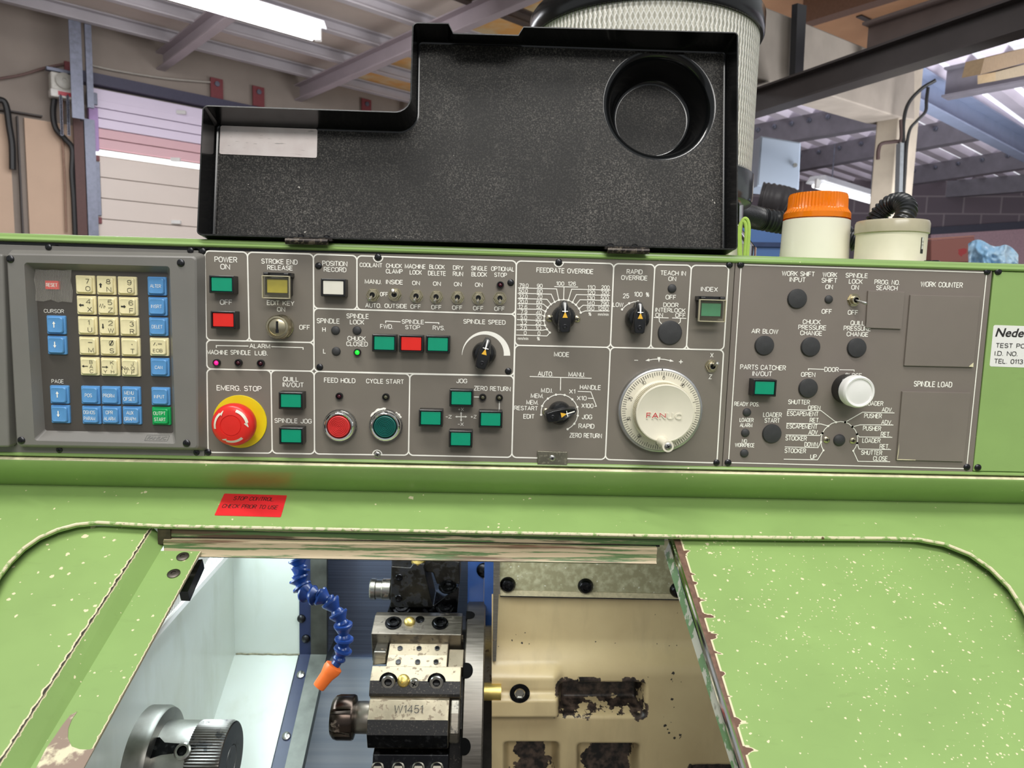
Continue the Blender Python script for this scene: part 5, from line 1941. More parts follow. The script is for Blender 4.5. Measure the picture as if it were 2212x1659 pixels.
xw = atY(*K11(615, 800), YB).x                    # left bulkhead
t = NT('oily white enamel')
co = t.coord()
c = t.mix(t.ramp(t.noise(co, 6, 4), 0.35, 0.8), rgb(222, 230, 224), rgb(212, 218, 204))
c = t.mix(t.math('MULTIPLY', t.ramp(t.noise(t.coord(scale=(1, 1, 0.3)), 16, 4), 0.52, 0.75), 0.5), c, rgb(190, 196, 176))
M['enamel'] = t.set(c, 0.25)
M['void'] = plain('dark unlit hollow', rgb(14, 14, 14), 0.95, Specular_IOR_Level=0.05)
M['navy'] = plain('navy strip', rgb(40, 50, 84), 0.3, var=0.1)
M['oily_black'] = metal('oily black steel', rgb(44, 44, 46), 0.25, dirt=0.2, dirtcol=rgb(20, 20, 22), dscale=120)
M['ground'] = metal('ground steel', rgb(176, 172, 162), 0.30, brushed=(1, 1, 30), dirt=0.12, dirtcol=rgb(96, 78, 58), dscale=90)
M['holder'] = metal('stained holder steel', rgb(176, 164, 142), 0.52, dirt=0.2, dirtcol=rgb(120, 104, 84), dscale=120)
M['speck'] = metal('speckled dark steel', rgb(110, 104, 98), 0.40, dirt=0.85, dirtcol=rgb(34, 32, 32), dscale=420)
M['dull'] = metal('dull oily steel', rgb(126, 120, 110), 0.38, brushed=(1, 1, 20), dirt=0.12, dirtcol=rgb(60, 54, 46), dscale=80)
M['brass'] = metal('brass', rgb(226, 200, 120), 0.42)
t = NT('brushed way cover')
co = t.coord(scale=(0.02, 1, 1))
f_ = t.noise(co, 60, 5, 0.6)
f2 = t.noise(co, 14, 3)
c = t.mix(t.ramp(f_, 0.3, 0.7), rgb(176, 192, 210), rgb(216, 226, 236))
c = t.mix(t.math('MULTIPLY', t.ramp(f2, 0.45, 0.7), 0.6), c, rgb(132, 150, 178))
M['way'] = t.set(c, 0.36, 0.15)

li = thing('enclosure_liner', 'white enamelled sheet metal lining the left half of the machine interior', 'machine interior', (xw, YB, zfl - 0.3))
mb = MB()
bx1 = atY(*K11(1100, 800), YB).x
mb.box((xw, YB, zfl), (bx1, YB + 0.004, zfl + 0.5))
make('back_sheet', mb, 'enamel', li)
mb = MB()
p0, p1 = B0.copy(), B0 - BD * 0.62
mb.add([(xw, p0.y, p0.z), (bx1 - 0.002, p0.y, p0.z), (bx1 - 0.002, p1.y, p1.z), (xw, p1.y, p1.z)], [(3, 2, 1, 0)])
make('chute', mb, 'enamel', li)
mb = MB()
s1_, s2_ = fromS(xw, -0.02, -0.045), fromS(xw, -0.30, -0.045)
mb.add([(xw, YB, zfl + 0.36), (xw, YB, zfl), (xw, p1.y, p1.z), (xw, s2_.y, p1.z), tuple(s2_), tuple(s1_), (xw, s1_.y, zfl + 0.36)], [(0, 1, 2, 3, 4, 5, 6)])
make('side_sheet', mb, 'enamel', li)
mb = MB()
for x0, x1, y0, y1, m_ in (): pass
a = [onB(*K11(x, y), 0.001) for x, y in ((640, 812), (700, 812), (560, 1120), (470, 1330), (430, 1330), (540, 1070))]
# silicone bead along the sheet joint
mb.tube([(xw + 0.002 + (bx1 - xw - 0.002) * i / 12, YB - 0.001, zfl + 0.0006 * math.sin(i * 2.3)) for i in range(13)], 0.0016, 6)
make('joint_bead', mb, plain('dirty joint', rgb(150, 146, 120), 0.6, var=0.5, scale=200), li)

wc = thing('way_cover', 'brushed bluish telescopic steel cover behind the tool turret', 'slide cover', (0, YB, zfl - 0.3))
xs0 = atY(*K11(1100, 500), YB).x
xs1 = atY(*K11(1190, 500), YB).x
xs2 = atY(*K11(1310, 500), YB).x
mb = MB()
mb.box((xs0, YB - 0.003, zfl), (xs1, YB + 0.003, zfl + 0.5))
q0, q1 = B0 + BN * 0.003, p1 + BN * 0.003
mb.add([(xs0, q0.y, q0.z), (xs1, q0.y, q0.z), (xs1, q1.y, q1.z), (xs0, q1.y, q1.z)], [(3, 2, 1, 0)])
make('wiper_strip', mb, 'navy', wc, label='dark navy wiper strip with screws')
t = metal('dull sheet steel', rgb(118, 120, 114), 0.42)
mb = MB()
mb.box((xs1, YB - 0.008, zfl - 0.004), (xs2, YB + 0.003, zfl + 0.5))
q0, q1 = B0 + BN * 0.006, p1 + BN * 0.006
mb.add([(xs1, q0.y - 0.006, q0.z), (xs2, q0.y - 0.006, q0.z), (xs2 - 0.004, q1.y, q1.z), (xs1, q1.y, q1.z)], [(3, 2, 1, 0)])
make('edge_sheet', mb, t, wc)
mb = MB()
YW = 0.54
xw0, xw1 = atY(*K11(1290, 700), YW).x - 0.16, atY(1010, 1400, YW).x
zs = atY(*K11(1450, 828), YW).z
mb.box((xw0, YW, zs), (xw1, YW + 0.004, zfl + 0.5))
make('upper_plate', mb, metal('dark brushed steel', rgb(150, 162, 190), 0.45, brushed=(0.03, 1, 12)), wc, label='dark upper cover plate')
mb = MB()
a70 = math.radians(70)
yq, zq = YW - 0.38 * math.cos(a70), zs - 0.38 * math.sin(a70)
mb.add([(xw0, YW - 0.006, zs), (xw1, YW - 0.006, zs), (xw1, yq - 0.006, zq), (xw0, yq - 0.006, zq)], [(3, 2, 1, 0)])
mb.box((xw0, YW - 0.006, zs - 0.002), (xw1, YW + 0.004, zs))
make('lower_plate', mb, 'way', wc, label='light lower cover plate')
mb = MB()
mb.add([(xs2 - 0.001, YB + 0.09, zfl), (xs2 - 0.001, YB - 0.01, zfl), (xs2 - 0.005, p1.y, p1.z + 0.006), (xs2 - 0.005, p1.y, p1.z - 0.016), (xs2 - 0.001, YB - 0.01, zfl - 0.02), (xs2 - 0.001, YB + 0.09, zfl - 0.02)], [(0, 1, 2, 3, 4, 5)])
make('return_sheet', mb, t, wc)
for x, y in ((1147, 690), (1113, 540)):
    c_ = atY(*K11(x, y), YB - 0.003)
    sm = MB()
    sm.lathe([(0.0072, 0), (0.0066, 0.003), (0.0036, 0.005), (0.0001, 0.0052)], c_, (0, -1, 0), 18, cap1=False)
    make('screw', sm, 'black_screw', wc, origin=c_)
for x, y in ((1108, 964), (1000, 1423)):
    c_ = onB(*K11(x, y), 0.003)
    sm = MB()
    sm.lathe([(0.0068, 0), (0.0062, 0.003), (0.0034, 0.0046), (0.0001, 0.0048)], c_, BN, 18, cap1=False)
    make('screw', sm, 'steel', wc, origin=c_)

# ------------------------------------------------------------------ work lamp on the bulkhead
xl = xw + 0.012
wl = thing('work_lamp', 'lit white work lamp with ribbed diffuser inside the machine, upper left', 'lamp', atX(*K11(200, 480), xl))
mb = MB()
E0, E1 = atX(*K11(500, 105), xl), atX(*K11(60, 590), xl)
dv = (E1 - E0).normalized()
upd = Vector((1, 0, 0)).cross(dv)
if upd.z < 0:
    upd = -upd
E0 = E0 - dv * 0.10
E1 = E1 + dv * 0.08
mb.prism([E0, E1, E1 + upd * 0.085, E0 + upd * 0.085], (-0.01, 0, 0))
make('diffuser', mb, emit('lit diffuser', (0.93, 0.98, 1.0, 1), 1.25), wl)
mb = MB()
nrb = int((E1 - E0).length / 0.0045)
for i in range(nrb):
    p = E0.lerp(E1, (i + 0.5) / nrb)
    mb.box((0, 0, 0), (0, 0, 0)) if False else mb.prism([p + dv * -0.0012 + upd * 0.003, p + dv * 0.0012 + upd * 0.003, p + dv * 0.0012 + upd * 0.082, p + dv * -0.0012 + upd * 0.082], (0.0016, 0, 0))
make('ribs', mb, 'white_plastic', wl, smooth=0)
mb = MB()
mb.prism([E0 - upd * 0.007, E1 - upd * 0.007, E1 + upd * 0.001, E0 + upd * 0.001], (0.004, 0, 0))
make('lamp_frame', mb, 'white_plastic', wl)
al = area('work_lamp_light', (E0 + E1) / 2 + Vector((0.016, 0, 0)) + upd * 0.04, (E0 + E1) / 2 + Vector((1, 0.12, -0.5)), 0.34, 0.07, 1.15, (0.80, 0.94, 1.0))
# second lamp: a tube fitting under the housing above the turret
ul = thing('tube_lamp', 'tube work lamp fixed under the housing above the opening, its light on the back sheet', 'lamp', (-0.04, 0.20, ZC - 0.05))
mb = MB()
mb.box((-0.30, 0.17, ZC - 0.06), (0.22, 0.23, ZC - 0.032))
make('lamp_body', mb, 'white_plastic', ul, bevel=0.002)
mb = MB()
mb.lathe([(0.013, 0), (0.013, 0.48)], (-0.28, 0.20, ZC - 0.074), (1, 0, 0), 20, cap0=True)
make('tube', mb, emit('lit tube', (0.95, 0.99, 1.0, 1), 2.5), ul)
area('tube_lamp_light', (-0.04, 0.195, ZC - 0.092), (0.0, 0.24, 0.6), 0.48, 0.05, 1.15, (0.92, 0.98, 1.0))
# black bracket below the door flange
mb = MB()
a = [onS(*K11(x, y), -0.04) for x, y in ((372, 96), (340, 100), (195, 338), (262, 340))]
mb.prism(a, -SN * 0.012)
lb = make('lamp_bracket', mb, 'black', ld, smooth=0)

# ------------------------------------------------------------------ blue coolant hose
hose = thing('coolant_hose', 'blue segmented coolant hose with an orange nozzle hanging left of the turret', 'coolant hose', atD(*K11(1040, 105), 1.0))
hp_ = [(1085, 95), (1105, 165), (1090, 240), (1115, 300), (1140, 345), (1195, 365), (1250, 370), (1325, 410), (1385, 500), (1425, 585), (1432, 690), (1425, 770), (1395, 845)]
hd = [0.98, 0.975, 0.97, 0.965, 0.96, 0.95, 0.945, 0.94, 0.935, 0.93, 0.93, 0.93, 0.93]
pts = [atD(*K11(x, y), d) for (x, y), d in zip(hp_, hd)]
t = plain('blue hose plastic', rgb(24, 56, 120), 0.28, var=0.08)
for i in range(len(pts) - 1):
    a, b = pts[i], pts[i + 1]
    L = (b - a).length * 1.06
    ax = (b - a).normalized()
    R = 0.0122 if i > 6 else 0.0128
    # flared socket towards the start, ball towards the end
    prof = [(R * 0.80, -0.001), (R * 1.0, -0.0005), (R * 1.03, 0.002), (R * 0.98, L * 0.16), (R * 0.58, L * 0.58), (R * 0.52, L * 0.68), (R * 0.66, L * 0.80), (R * 0.72, L * 0.92), (R * 0.66, L * 1.02), (R * 0.5, L * 1.10)]
    mb = MB()
    mb.lathe(prof, a, ax, 24, cap0=True, cap1=True)
    make('segment', mb, t, hose, smooth=50)
a, b = atD(*K11(1352, 905), 0.93), atD(*K11(1240, 1055), 0.925)
mb = MB()
ax = (b - a).normalized()
L = (b - a).length
mb.lathe([(0.0060, -0.009), (0.0062, 0.002)], a, ax, 20, cap0=True)
make('nozzle_collar', mb, t, hose)
mb = MB()
mb.lathe([(0.0094, -0.003), (0.0122, -0.0015), (0.0124, 0.004), (0.0106, 0.010), (0.0094, 0.014), (0.0084, L * 0.95), (0.0080, L), (0.0060, L), (0.0056, L * 0.8)], a, ax, 28, cap0=True)
make('nozzle', mb, plain('orange nozzle plastic', rgb(244, 116, 46), 0.4, var=0.05), hose, label='orange nozzle')

# ------------------------------------------------------------------ turret disc, axis along X
TC = Vector((0, -0.70 + 1.055, 1.35 - 0.648))
TR = 0.172
xd0, xd1 = atD(*K12(1078, 900), 0.93).x, atD(*K12(1236, 900), 0.93).x
tu = thing('tool_turret', 'round steel tool turret disc standing on edge in the machine', 'tool turret', TC)
mb = MB()
mb.lathe([(TR * 0.97, 0), (TR, 0.002), (TR, xd1 - xd0 - 0.002), (TR * 0.985, xd1 - xd0), (TR * 0.6, xd1 - xd0)], (xd0, TC.y, TC.z), (1, 0, 0), 120, up=(0, 1, 0), cap0=True)
make('disc', mb, metal('turned steel', rgb(132, 126, 118), 0.46, brushed=(0.4, 8, 8)), tu)
mb = MB()
xdr0 = atD(*K12(470, 1000), 0.95).x
mb.lathe([(TR * 0.86, 0), (TR * 0.86, xd0 - xdr0)], (xdr0, TC.y, TC.z), (1, 0, 0), 12, up=(0, 1, 0.1), cap0=True)
make('drum', mb, 'speck', tu, smooth=0)
# slots in the rim of the disc
for y in (515, 930, 1500):
    P0_ = atD(*K12(1090, y), 0.90)
    ang = None
    d = ray(*K12(1090, y))
    # nearest point of the disc rim along this ray (in the YZ section)
    oy, oz = CAM.y - TC.y, CAM.z - TC.z
    A_ = d.y ** 2 + d.z ** 2
    B_ = 2 * (oy * d.y + oz * d.z)
    Cc = oy * oy + oz * oz - TR * TR
    disc = B_ * B_ - 4 * A_ * Cc
    if disc <= 0:
        continue
    s_ = (-B_ - math.sqrt(disc)) / (2 * A_)
    h = CAM + d * s_
    rn = Vector((0, h.y - TC.y, h.z - TC.z)).normalized()
    tn = Vector((1, 0, 0)).cross(rn)
    mb = MB()
    oc_ = []
    for k in range(13):
        a = -PI / 2 + PI * k / 12
        oc_.append(Vector((xd0 + 0.004, h.y, h.z)) + Vector((1, 0, 0)) * (0.009 * math.cos(a)) + tn * (0.011 * math.sin(a)) + rn * 0.0004)
    oc_.append(Vector((xd0 - 0.0006, h.y, h.z)) + tn * 0.011 + rn * 0.0004)
    oc_.append(Vector((xd0 - 0.0006, h.y, h.z)) - tn * 0.011 + rn * 0.0004)
    mb.prism(oc_, -rn * 0.02)
    make('slot', mb, 'void', tu, smooth=0)


def disc_hit(px, py, R):
    """where a ray meets the cylinder of radius R about the turret axis"""
    d = ray(px, py)
    oy, oz = CAM.y - TC.y, CAM.z - TC.z
    A_, B_, C_ = d.y ** 2 + d.z ** 2, 2 * (oy * d.y + oz * d.z), oy * oy + oz * oz - R * R
    D_ = B_ * B_ - 4 * A_ * C_
    if D_ < 0:
        s_ = -B_ / (2 * A_)
    else:
        s_ = (-B_ - math.sqrt(D_)) / (2 * A_)
    return CAM + d * s_


def xprism(rows, xl_, xr_, mats, name, parent, smooth=0, bevel=0.0012, back=0.05, label=None):
    """block along X: rows = [(crop y, radius)] section seen from the front, closed behind"""
    sec = [disc_hit(*K12((xl_ + xr_) / 2, y), R) for y, R in rows]
    sec = [Vector((0, p.y, p.z)) for p in sec]
    mid_ = sum(sec, Vector()) / len(sec)
    inn = (Vector((0, TC.y, TC.z)) - mid_).normalized()
    sec += [sec[-1] + inn * back, sec[0] + inn * back]
    ym = rows[len(rows) // 2][0]
    pm = disc_hit(*K12(xl_, ym), rows[len(rows) // 2][1])
    pn = disc_hit(*K12(xr_, ym), rows[len(rows) // 2][1])
    m = MB()
    n0 = len(sec)
    m.prism([Vector((pm.x, p.y, p.z)) for p in sec], (pn.x - pm.x, 0, 0))
    m.mi = [0, 0] + [min(i, len(mats) - 1) if i < len(rows) - 1 else 0 for i in range(n0)]
    return make(name, m, mats, parent, smooth=smooth, bevel=bevel, label=label) if label else make(name, m, mats, parent, smooth=smooth, bevel=bevel)


def face_frame(y0, R0, y1, R1, x=700):
    a, b = disc_hit(*K12(x, y0), R0), disc_hit(*K12(x, y1), R1)
    up = (a - b)
    up.x = 0
    up.normalize()
    nn = up.cross(Vector((1, 0, 0)))
    if nn.y > 0:
        nn = -nn
    return up, nn


def cap_bolt(parent, x, y, R, nn, r, mat, bore=True):
    p = disc_hit(*K12(x, y), R)
    m = MB()
    if bore:
        m.lathe([(r * 1.32, 0.0), (r * 1.32, 0.0006), (0.0001, 0.0006)], p, nn, 28, mi=1, cap1=False)
    m.lathe([(r, 0.0), (r, 0.003), (r * 0.9, 0.004), (r * 0.55, 0.004)], p, nn, 28, cap1=False)
    m.lathe([(r * 0.55, 0.004), (r * 0.52, 0.001), (0.0001, 0.0009)], p, nn, 6, mi=1, cap1=False)
    return make('cap_bolt', m, [mat, 'oily_black'], parent, origin=p)


# upper dark holder, tipped away at the top of the turret
h1 = thing('tool_holder', 'dark oily boring tool holder at the top of the turret', 'tool holder', disc_hit(*K12(700, 450), TR + 0.01))
# its body: block behind, thick base plate
Yh = disc_hit(*K12(700, 470), TR + 0.005).y + 0.01


def yblock(poly, Y, depth, mats, name, parent, bevel=0.0015, label=None, dz=0.0):
    P = [atY(*K12(x, y), Y) for x, y in poly]
    m = MB()
    m.prism(P, (0, depth, dz))
    return make(name, m, mats, parent, smooth=0, bevel=bevel, label=label) if label else make(name, m, mats, parent, smooth=0, bevel=bevel)


dark = metal('dark grey oily casting', rgb(66, 64, 60), 0.38, dirt=0.45, dirtcol=rgb(24, 24, 26), dscale=60)
M['dark_cast'] = dark
yblock([(538, 150), (680, 160), (700, 130), (790, 130), (780, 160), (850, 460), (530, 460)], Yh, 0.06, dark, 'body', h1)
yblock([(540, 60), (860, 60), (1050, 120), (1050, 285), (880, 285), (850, 200), (540, 150)], Yh + 0.012, 0.05, dark, 'block', h1)
yblock([(530, 440), (855, 440), (1045, 300), (1030, 500), (505, 500)], Yh + 0.004, 0.06, 'oily_black', 'base', h1)
m = MB()
a = atY(*K12(505, 320), Yh + 0.03)
m.lathe([(0.0165, 0.0), (0.0165, 0.012), (0.0150, 0.013), (0.0150, 0.022), (0.0165, 0.0235), (0.0165, 0.030), (0.0145, 0.032)], a + Vector((0.006, 0, 0)), (-1, 0, 0), 36)
make('boring_sleeve', m, 'ground', h1)
m = MB()
c_ = atY(*K12(735, 128), Yh - 0.001)
m.lathe([(0.010, 0), (0.011, 0.002), (0.010, 0.006), (0.004, 0.007), (0.0035, 0.004)], c_ + Vector((0, 0.012, -0.002)), (0, -0.5, 1), 24)
make('coolant_nut', m, 'brass', h1)
for x, y in ((597, 232), (592, 388)):
    c_ = atY(*K12(x, y), Yh)
    m = MB()
    m.lathe([(0.0056, 0), (0.0056, 0.001), (0.0048, 0.0016), (0.0036, 0.0014), (0.0032, 0.0002), (0.0001, 0.0001)], c_, OUT, 22, cap1=False)
    make('set_screw', m, 'oily_black', h1, origin=c_)
for x, y in ((958, 312), (615, 465), (938, 463)):
    c_ = atY(*K12(x, y), Yh + 0.001)
    m = MB()
    m.lathe([(0.014, 0), (0.014, 0.001), (0.0105, 0.0012), (0.0105, 0.004), (0.006, 0.0042), (0.0055, 0.002), (0.0001, 0.002)], c_ + Vector((0, 0.004, 0)), (0, -0.5, 1), 26, cap1=False)
    make('cap_bolt', m, 'oily_black', h1, origin=c_)

# holder with brass ball between dark bolts
R2 = TR + 0.012
h2 = thing('tool_holder', 'steel tool holder with dark bolts and a brass plug, second from the top', 'tool holder', disc_hit(*K12(740, 660), R2))
xprism([(495, R2 - 0.004), (520, R2 + 0.001), (660, R2)], 415, 1070, ['dull', 'dull'], 'clamp_body', h2, bevel=0.001)
xprism([(660, R2 - 0.002), (785, R2 - 0.038)], 445, 1075, ['dull'], 'lower_body', h2, back=0.03)
up, nn = face_frame(520, R2 + 0.001, 660, R2)
cap_bolt(h2, 553, 572, R2 + 0.0006, nn, 0.0092, 'oily_black')
cap_bolt(h2, 902, 575, R2 + 0.0006, nn, 0.0092, 'oily_black')
m = MB()
c_ = disc_hit(*K12(675, 566), R2)
m.lathe([(0.0083 * math.cos(a), 0.0072 * math.sin(a)) for a in [PI / 2 * k / 7 for k in range(7)]] + [(0.0001, 0.0072)], c_, nn, 28, cap1=False)
make('brass_plug', m, 'brass', h2, origin=c_)
m = MB()
c_ = disc_hit(*K12(752, 550), R2)
m.lathe([(0.0066, 0), (0.0066, 0.0012), (0.0058, 0.0018), (0.0001, 0.0019)], c_, nn, 24, cap1=False)
make('screw', m, 'oily_black', h2, origin=c_)

# clamp plate with six holes and the holder below it
R3 = TR + 0.012
h3 = thing('tool_holder', 'bright tool holder with a six-hole plate, silver bolts and brass plug', 'tool holder', disc_hit(*K12(720, 1000), R3))
xprism([(706, R3 - 0.024), (732, R3 - 0.012), (815, R3 - 0.0085), (905, R3 - 0.006)], 512, 958, ['holder'], 'plate', h3, bevel=0.0008)
up, nn = face_frame(732, R3 - 0.012, 905, R3 - 0.006)
for y, Rr, xs in ((764, R3 - 0.0102, (603, 745, 881)), (866, R3 - 0.0066, (590, 735, 872))):
    for x in xs:
        c_ = disc_hit(*K12(x, y), Rr)
        m = MB()
        m.lathe([(0.0038, 0.0004), (0.0038, 0.0010), (0.0030, 0.0011), (0.0029, 0.0007), (0.0001, 0.0007)], c_, nn, 20, mis=[1, 1, 1, 0], cap1=False)
        make('set_screw', m, ['oily_black', 'speck'], h3, origin=c_)
yb = disc_hit(*K12(440, 840), R3 - 0.01).y
yblock([(408, 788), (498, 790), (496, 880), (396, 895)], yb, 0.03, 'ground', 'tool_shank', h3)
xprism([(770, R3 - 0.02), (905, R3 - 0.012)], 960, 1075, ['holder'], 'side_block', h3)
xprism([(898, R3 - 0.003), (1008, R3 + 0.0035), (1105, R3 - 0.001), (1125, R3 - 0.004)], 370, 1053, ['holder', 'speck', 'speck'], 'clamp_body', h3, bevel=0.001)  # light steel above, dark below: facet shading put into the materials
up, nn = face_frame(898, R3 - 0.003, 1008, R3 + 0.0035)
cap_bolt(h3, 517, 1008, R3 + 0.0032, OUT, 0.0095, 'steel')
cap_bolt(h3, 877, 1012, R3 + 0.0032, OUT, 0.0095, 'steel')
m = MB()
c_ = disc_hit(*K12(630, 1006), R3 + 0.002)
m.lathe([(0.0088 * math.cos(a), 0.0078 * math.sin(a)) for a in [PI / 2 * k / 7 for k in range(6)]] + [(0.0012, 0.0078), (0.0010, 0.0060)], c_, (-0.15, -0.95, 0.25), 30)
make('brass_plug', m, 'brass', h3, origin=c_)
m = MB()
c_ = disc_hit(*K12(709, 1024), R3 + 0.003)
m.lathe([(0.0066, -0.002), (0.0066, 0.0022), (0.0058, 0.003), (0.0001, 0.0031)], c_, OUT, 26, cap1=False)
for a in (PI / 4 + 0.3, 3 * PI / 4 + 0.3):
    d = Vector((math.cos(a), 0, math.sin(a)))
    q = Vector((-d.z, 0, d.x))
    cc = c_ + OUT * 0.0032
    m.add([cc - d * 0.0036 - q * 0.0008, cc + d * 0.0036 - q * 0.0008, cc + d * 0.0036 + q * 0.0008, cc - d * 0.0036 + q * 0.0008], [(0, 1, 2, 3)], 1)
make('screw', m, ['steel', 'oily_black'], h3, origin=c_)

# collet holder
R4 = TR + 0.016
h4 = thing('tool_holder', 'collet tool holder stamped W1451 with a slotted dark nut on its left', 'tool holder', disc_hit(*K12(650, 1500), R4))
xprism([(1130, R4 - 0.010), (1150, R4 - 0.004), (1300, R4 + 0.003), (1415, R4 + 0.001), (1512, R4 - 0.014)], 358, 965, ['holder', 'holder', 'speck', 'oily_black'], 'body', h4, bevel=0.001)  # darker steels on the front and lower facets carry their shading as colour
up, nn = face_frame(1150, R4 - 0.004, 1300, R4 + 0.003)
m = MB()
c_ = disc_hit(*K12(668, 1222), R4 - 0.0003) + nn * 0.0016
put_text(m, 'W1451', c_, 0.0385, 0.0105, uy=up, bold=0.0)
make('stamped_number', m, 'black_ink', h4, smooth=0)
xprism([(1143, R4 - 0.008), (1250, R4 - 0.001), (1400, R4 + 0.000), (1478, R4 - 0.008)], 968, 1046, ['dull'], 'rear_plate', h4, bevel=0.003)
ac = disc_hit(*K12(300, 1298), R4 - 0.012)
sx_ = disc_hit(*K12(355, 1298), R4 - 0.012).x
m = MB()
m.lathe([(0.0205, 0), (0.0205, 0.017), (0.0195, 0.0185), (0.0195, 0.034)], (sx_ + 0.002, ac.y + 0.012, ac.z - 0.004), (-1, 0, 0), 48)
make('shank', m, metal('satin steel', rgb(150, 142, 132), 0.35), h4)
x0 = disc_hit(*K12(252, 1298), R4 - 0.012).x
m = MB()
RN = 0.0288
axis_p = Vector((x0, ac.y + 0.012, ac.z - 0.004))
seg = 96
prof = [(0.020, -0.002), (RN * 0.96, 0.0), (RN, 0.002), (RN, 0.021), (RN * 0.95, 0.026), (RN * 0.80, 0.030), (RN * 0.5, 0.031), (RN * 0.48, 0.027), (0.0001, 0.027)]
o0 = len(m.v)
for r_, h in prof:
    for k in range(seg):
        a = 2 * PI * k / seg
        ph = (k / seg * 6 + 0.25) % 1.0
        rr = r_
        if r_ > RN * 0.9 and 0.004 < h < 0.0305 and abs(ph - 0.5) < 0.11:
            rr = r_ - 0.0045
        m.v.append(axis_p + Vector((-h, rr * math.cos(a), rr * math.sin(a))))
for i in range(len(prof) - 1):
    for k in range(seg):
        k2 = (k + 1) % seg
        m.f.append((o0 + i * seg + k, o0 + i * seg + k2, o0 + (i + 1) * seg + k2, o0 + (i + 1) * seg + k))
        m.mi.append(0)
make('collet_nut', m, metal('dark brown nut', rgb(74, 64, 58), 0.24, dirt=0.1, dirtcol=rgb(110, 96, 84)), h4, smooth=35, label='slotted dark collet nut')
# dark oily holder at the foot of the picture
h5 = thing('tool_holder', 'black oily tool holder at the bottom edge below the collet holder', 'tool holder', disc_hit(*K12(680, 1640), TR))
xprism([(1490, TR - 0.012), (1560, TR + 0.002), (1720, TR + 0.006)], 400, 968, ['oily_black'], 'body', h5)
for x in (435, 590, 740, 880):
    c_ = disc_hit(*K12(x, 1662), TR + 0.004)
    m = MB()
    m.lathe([(0.0085, -0.002), (0.0085, 0.002), (0.0066, 0.0028), (0.0055, 0.001), (0.0001, 0.001)], c_, (0, -0.8, 0.6), 22, cap1=False)
    make('set_screw', m, 'dull', h5, origin=c_)

# strips right of the turret: bright blue guard and steel edge
gd = thing('turret_guard', 'upright glossy blue guard strip between turret and beige casting', 'guard', atY(*K12(1200, 640), 0.40))
mb = MB()
for xa_, xb_, Y_, y0_, y1_ in ((1112, 1232, 0.40, 40, 640), (1236, 1304, 0.385, 40, 620)):
    P = [atY(*K12(x, y), Y_) for x, y in ((xa_, y0_), (xb_, y0_), (xb_ - 6, y1_), (xa_ - 6, y1_))]
    mb.prism(P, (0, 0.004, 0))
make('strip', mb, plain('glossy blue paint', rgb(56, 88, 150), 0.15, var=0.15, scale=20), gd)
mb = MB()
P = [atY(*K12(x, y), 0.310) for x, y in ((1304, 40), (1354, 40), (1322, 860), (1296, 860))]
mb.prism(P, (0, 0.012, 0))
P = [atY(*K12(x, y), 0.362) for x, y in ((1240, 600), (1312, 600), (1300, 1100), (1236, 1100))]
mb.prism(P, (0, 0.004, 0))
make('steel_edge', mb, 'ground', gd)
mb = MB()
c_ = atY(*K12(1230, 178), 0.395)
mb.lathe([(0.012, 0), (0.011, 0.004), (0.006, 0.007), (0.0001, 0.0072)], c_, OUT, 20, cap1=False)
make('screw', mb, 'oily_black', gd)
# brass fitting between disc and casting
c_ = atD(*K12(1228, 1087), 1.0)
mb = MB()
mb.lathe([(0.0125, 0), (0.0125, 0.026)], c_, (1, 0, 0), 28, cap0=True)
bf = make('brass_fitting', mb, 'brass')
tag(bf, 'short brass pin between the turret disc and the beige casting', 'pin')
# dark column behind the disc
mb = MB()
P = [atD(*K12(x, y), 1.10) for x, y in ((1225, 560), (1330, 560), (1310, 1700), (1215, 1700))]
mb.prism(P, (0, 0.05, 0))
tag(make('turret_shaft', mb, metal('dark turned steel', rgb(96, 92, 88), 0.35)), 'dark steel column behind the right rim of the turret disc', 'machine part')

# ------------------------------------------------------------------ beige bed casting (height field with pockets and a boss)
YCAST = 0.33
K13 = K10


def sstep(a, b, x):
    t_ = max(0.0, min(1.0, (x - a) / (b - a)))
    return t_ * t_ * (3 - 2 * t_)


def inbox(x, y, x0, y0, x1, y1, s):
    return min(sstep(x0 - s, x0 + s, x), 1 - sstep(x1 - s, x1 + s, x)) * min(sstep(y0 - s, y0 + s, y), 1 - sstep(y1 - s, y1 + s, y))


def cast_depth(x, y):
    """depth towards the viewer (m) at a point of the casting, measured in crop pixels"""
    h = 0.0
    h += 0.018 * sstep(780, 1000, y)                       # belly bulges forward
    h += 0.022 * inbox(x, y, 120, 1085, 640, 1235, 26)     # boss
    h += 0.012 * inbox(x, y, 120, 950, 640, 1090, 40) * (1 - inbox(x, y, 120, 1085, 640, 1235, 26))
    h -= 0.040 * inbox(x, y, 655, 1060, 1205, 1245, 30)     # long pocket
    h -= 0.036 * inbox(x, y, 290, 1455, 628, 1800, 26)
    h -= 0.036 * inbox(x, y, 782, 1465, 1165, 1800, 26)
    h -= 0.030 * inbox(x, y, 1540, 1610, 1900, 1900, 30)
    return h


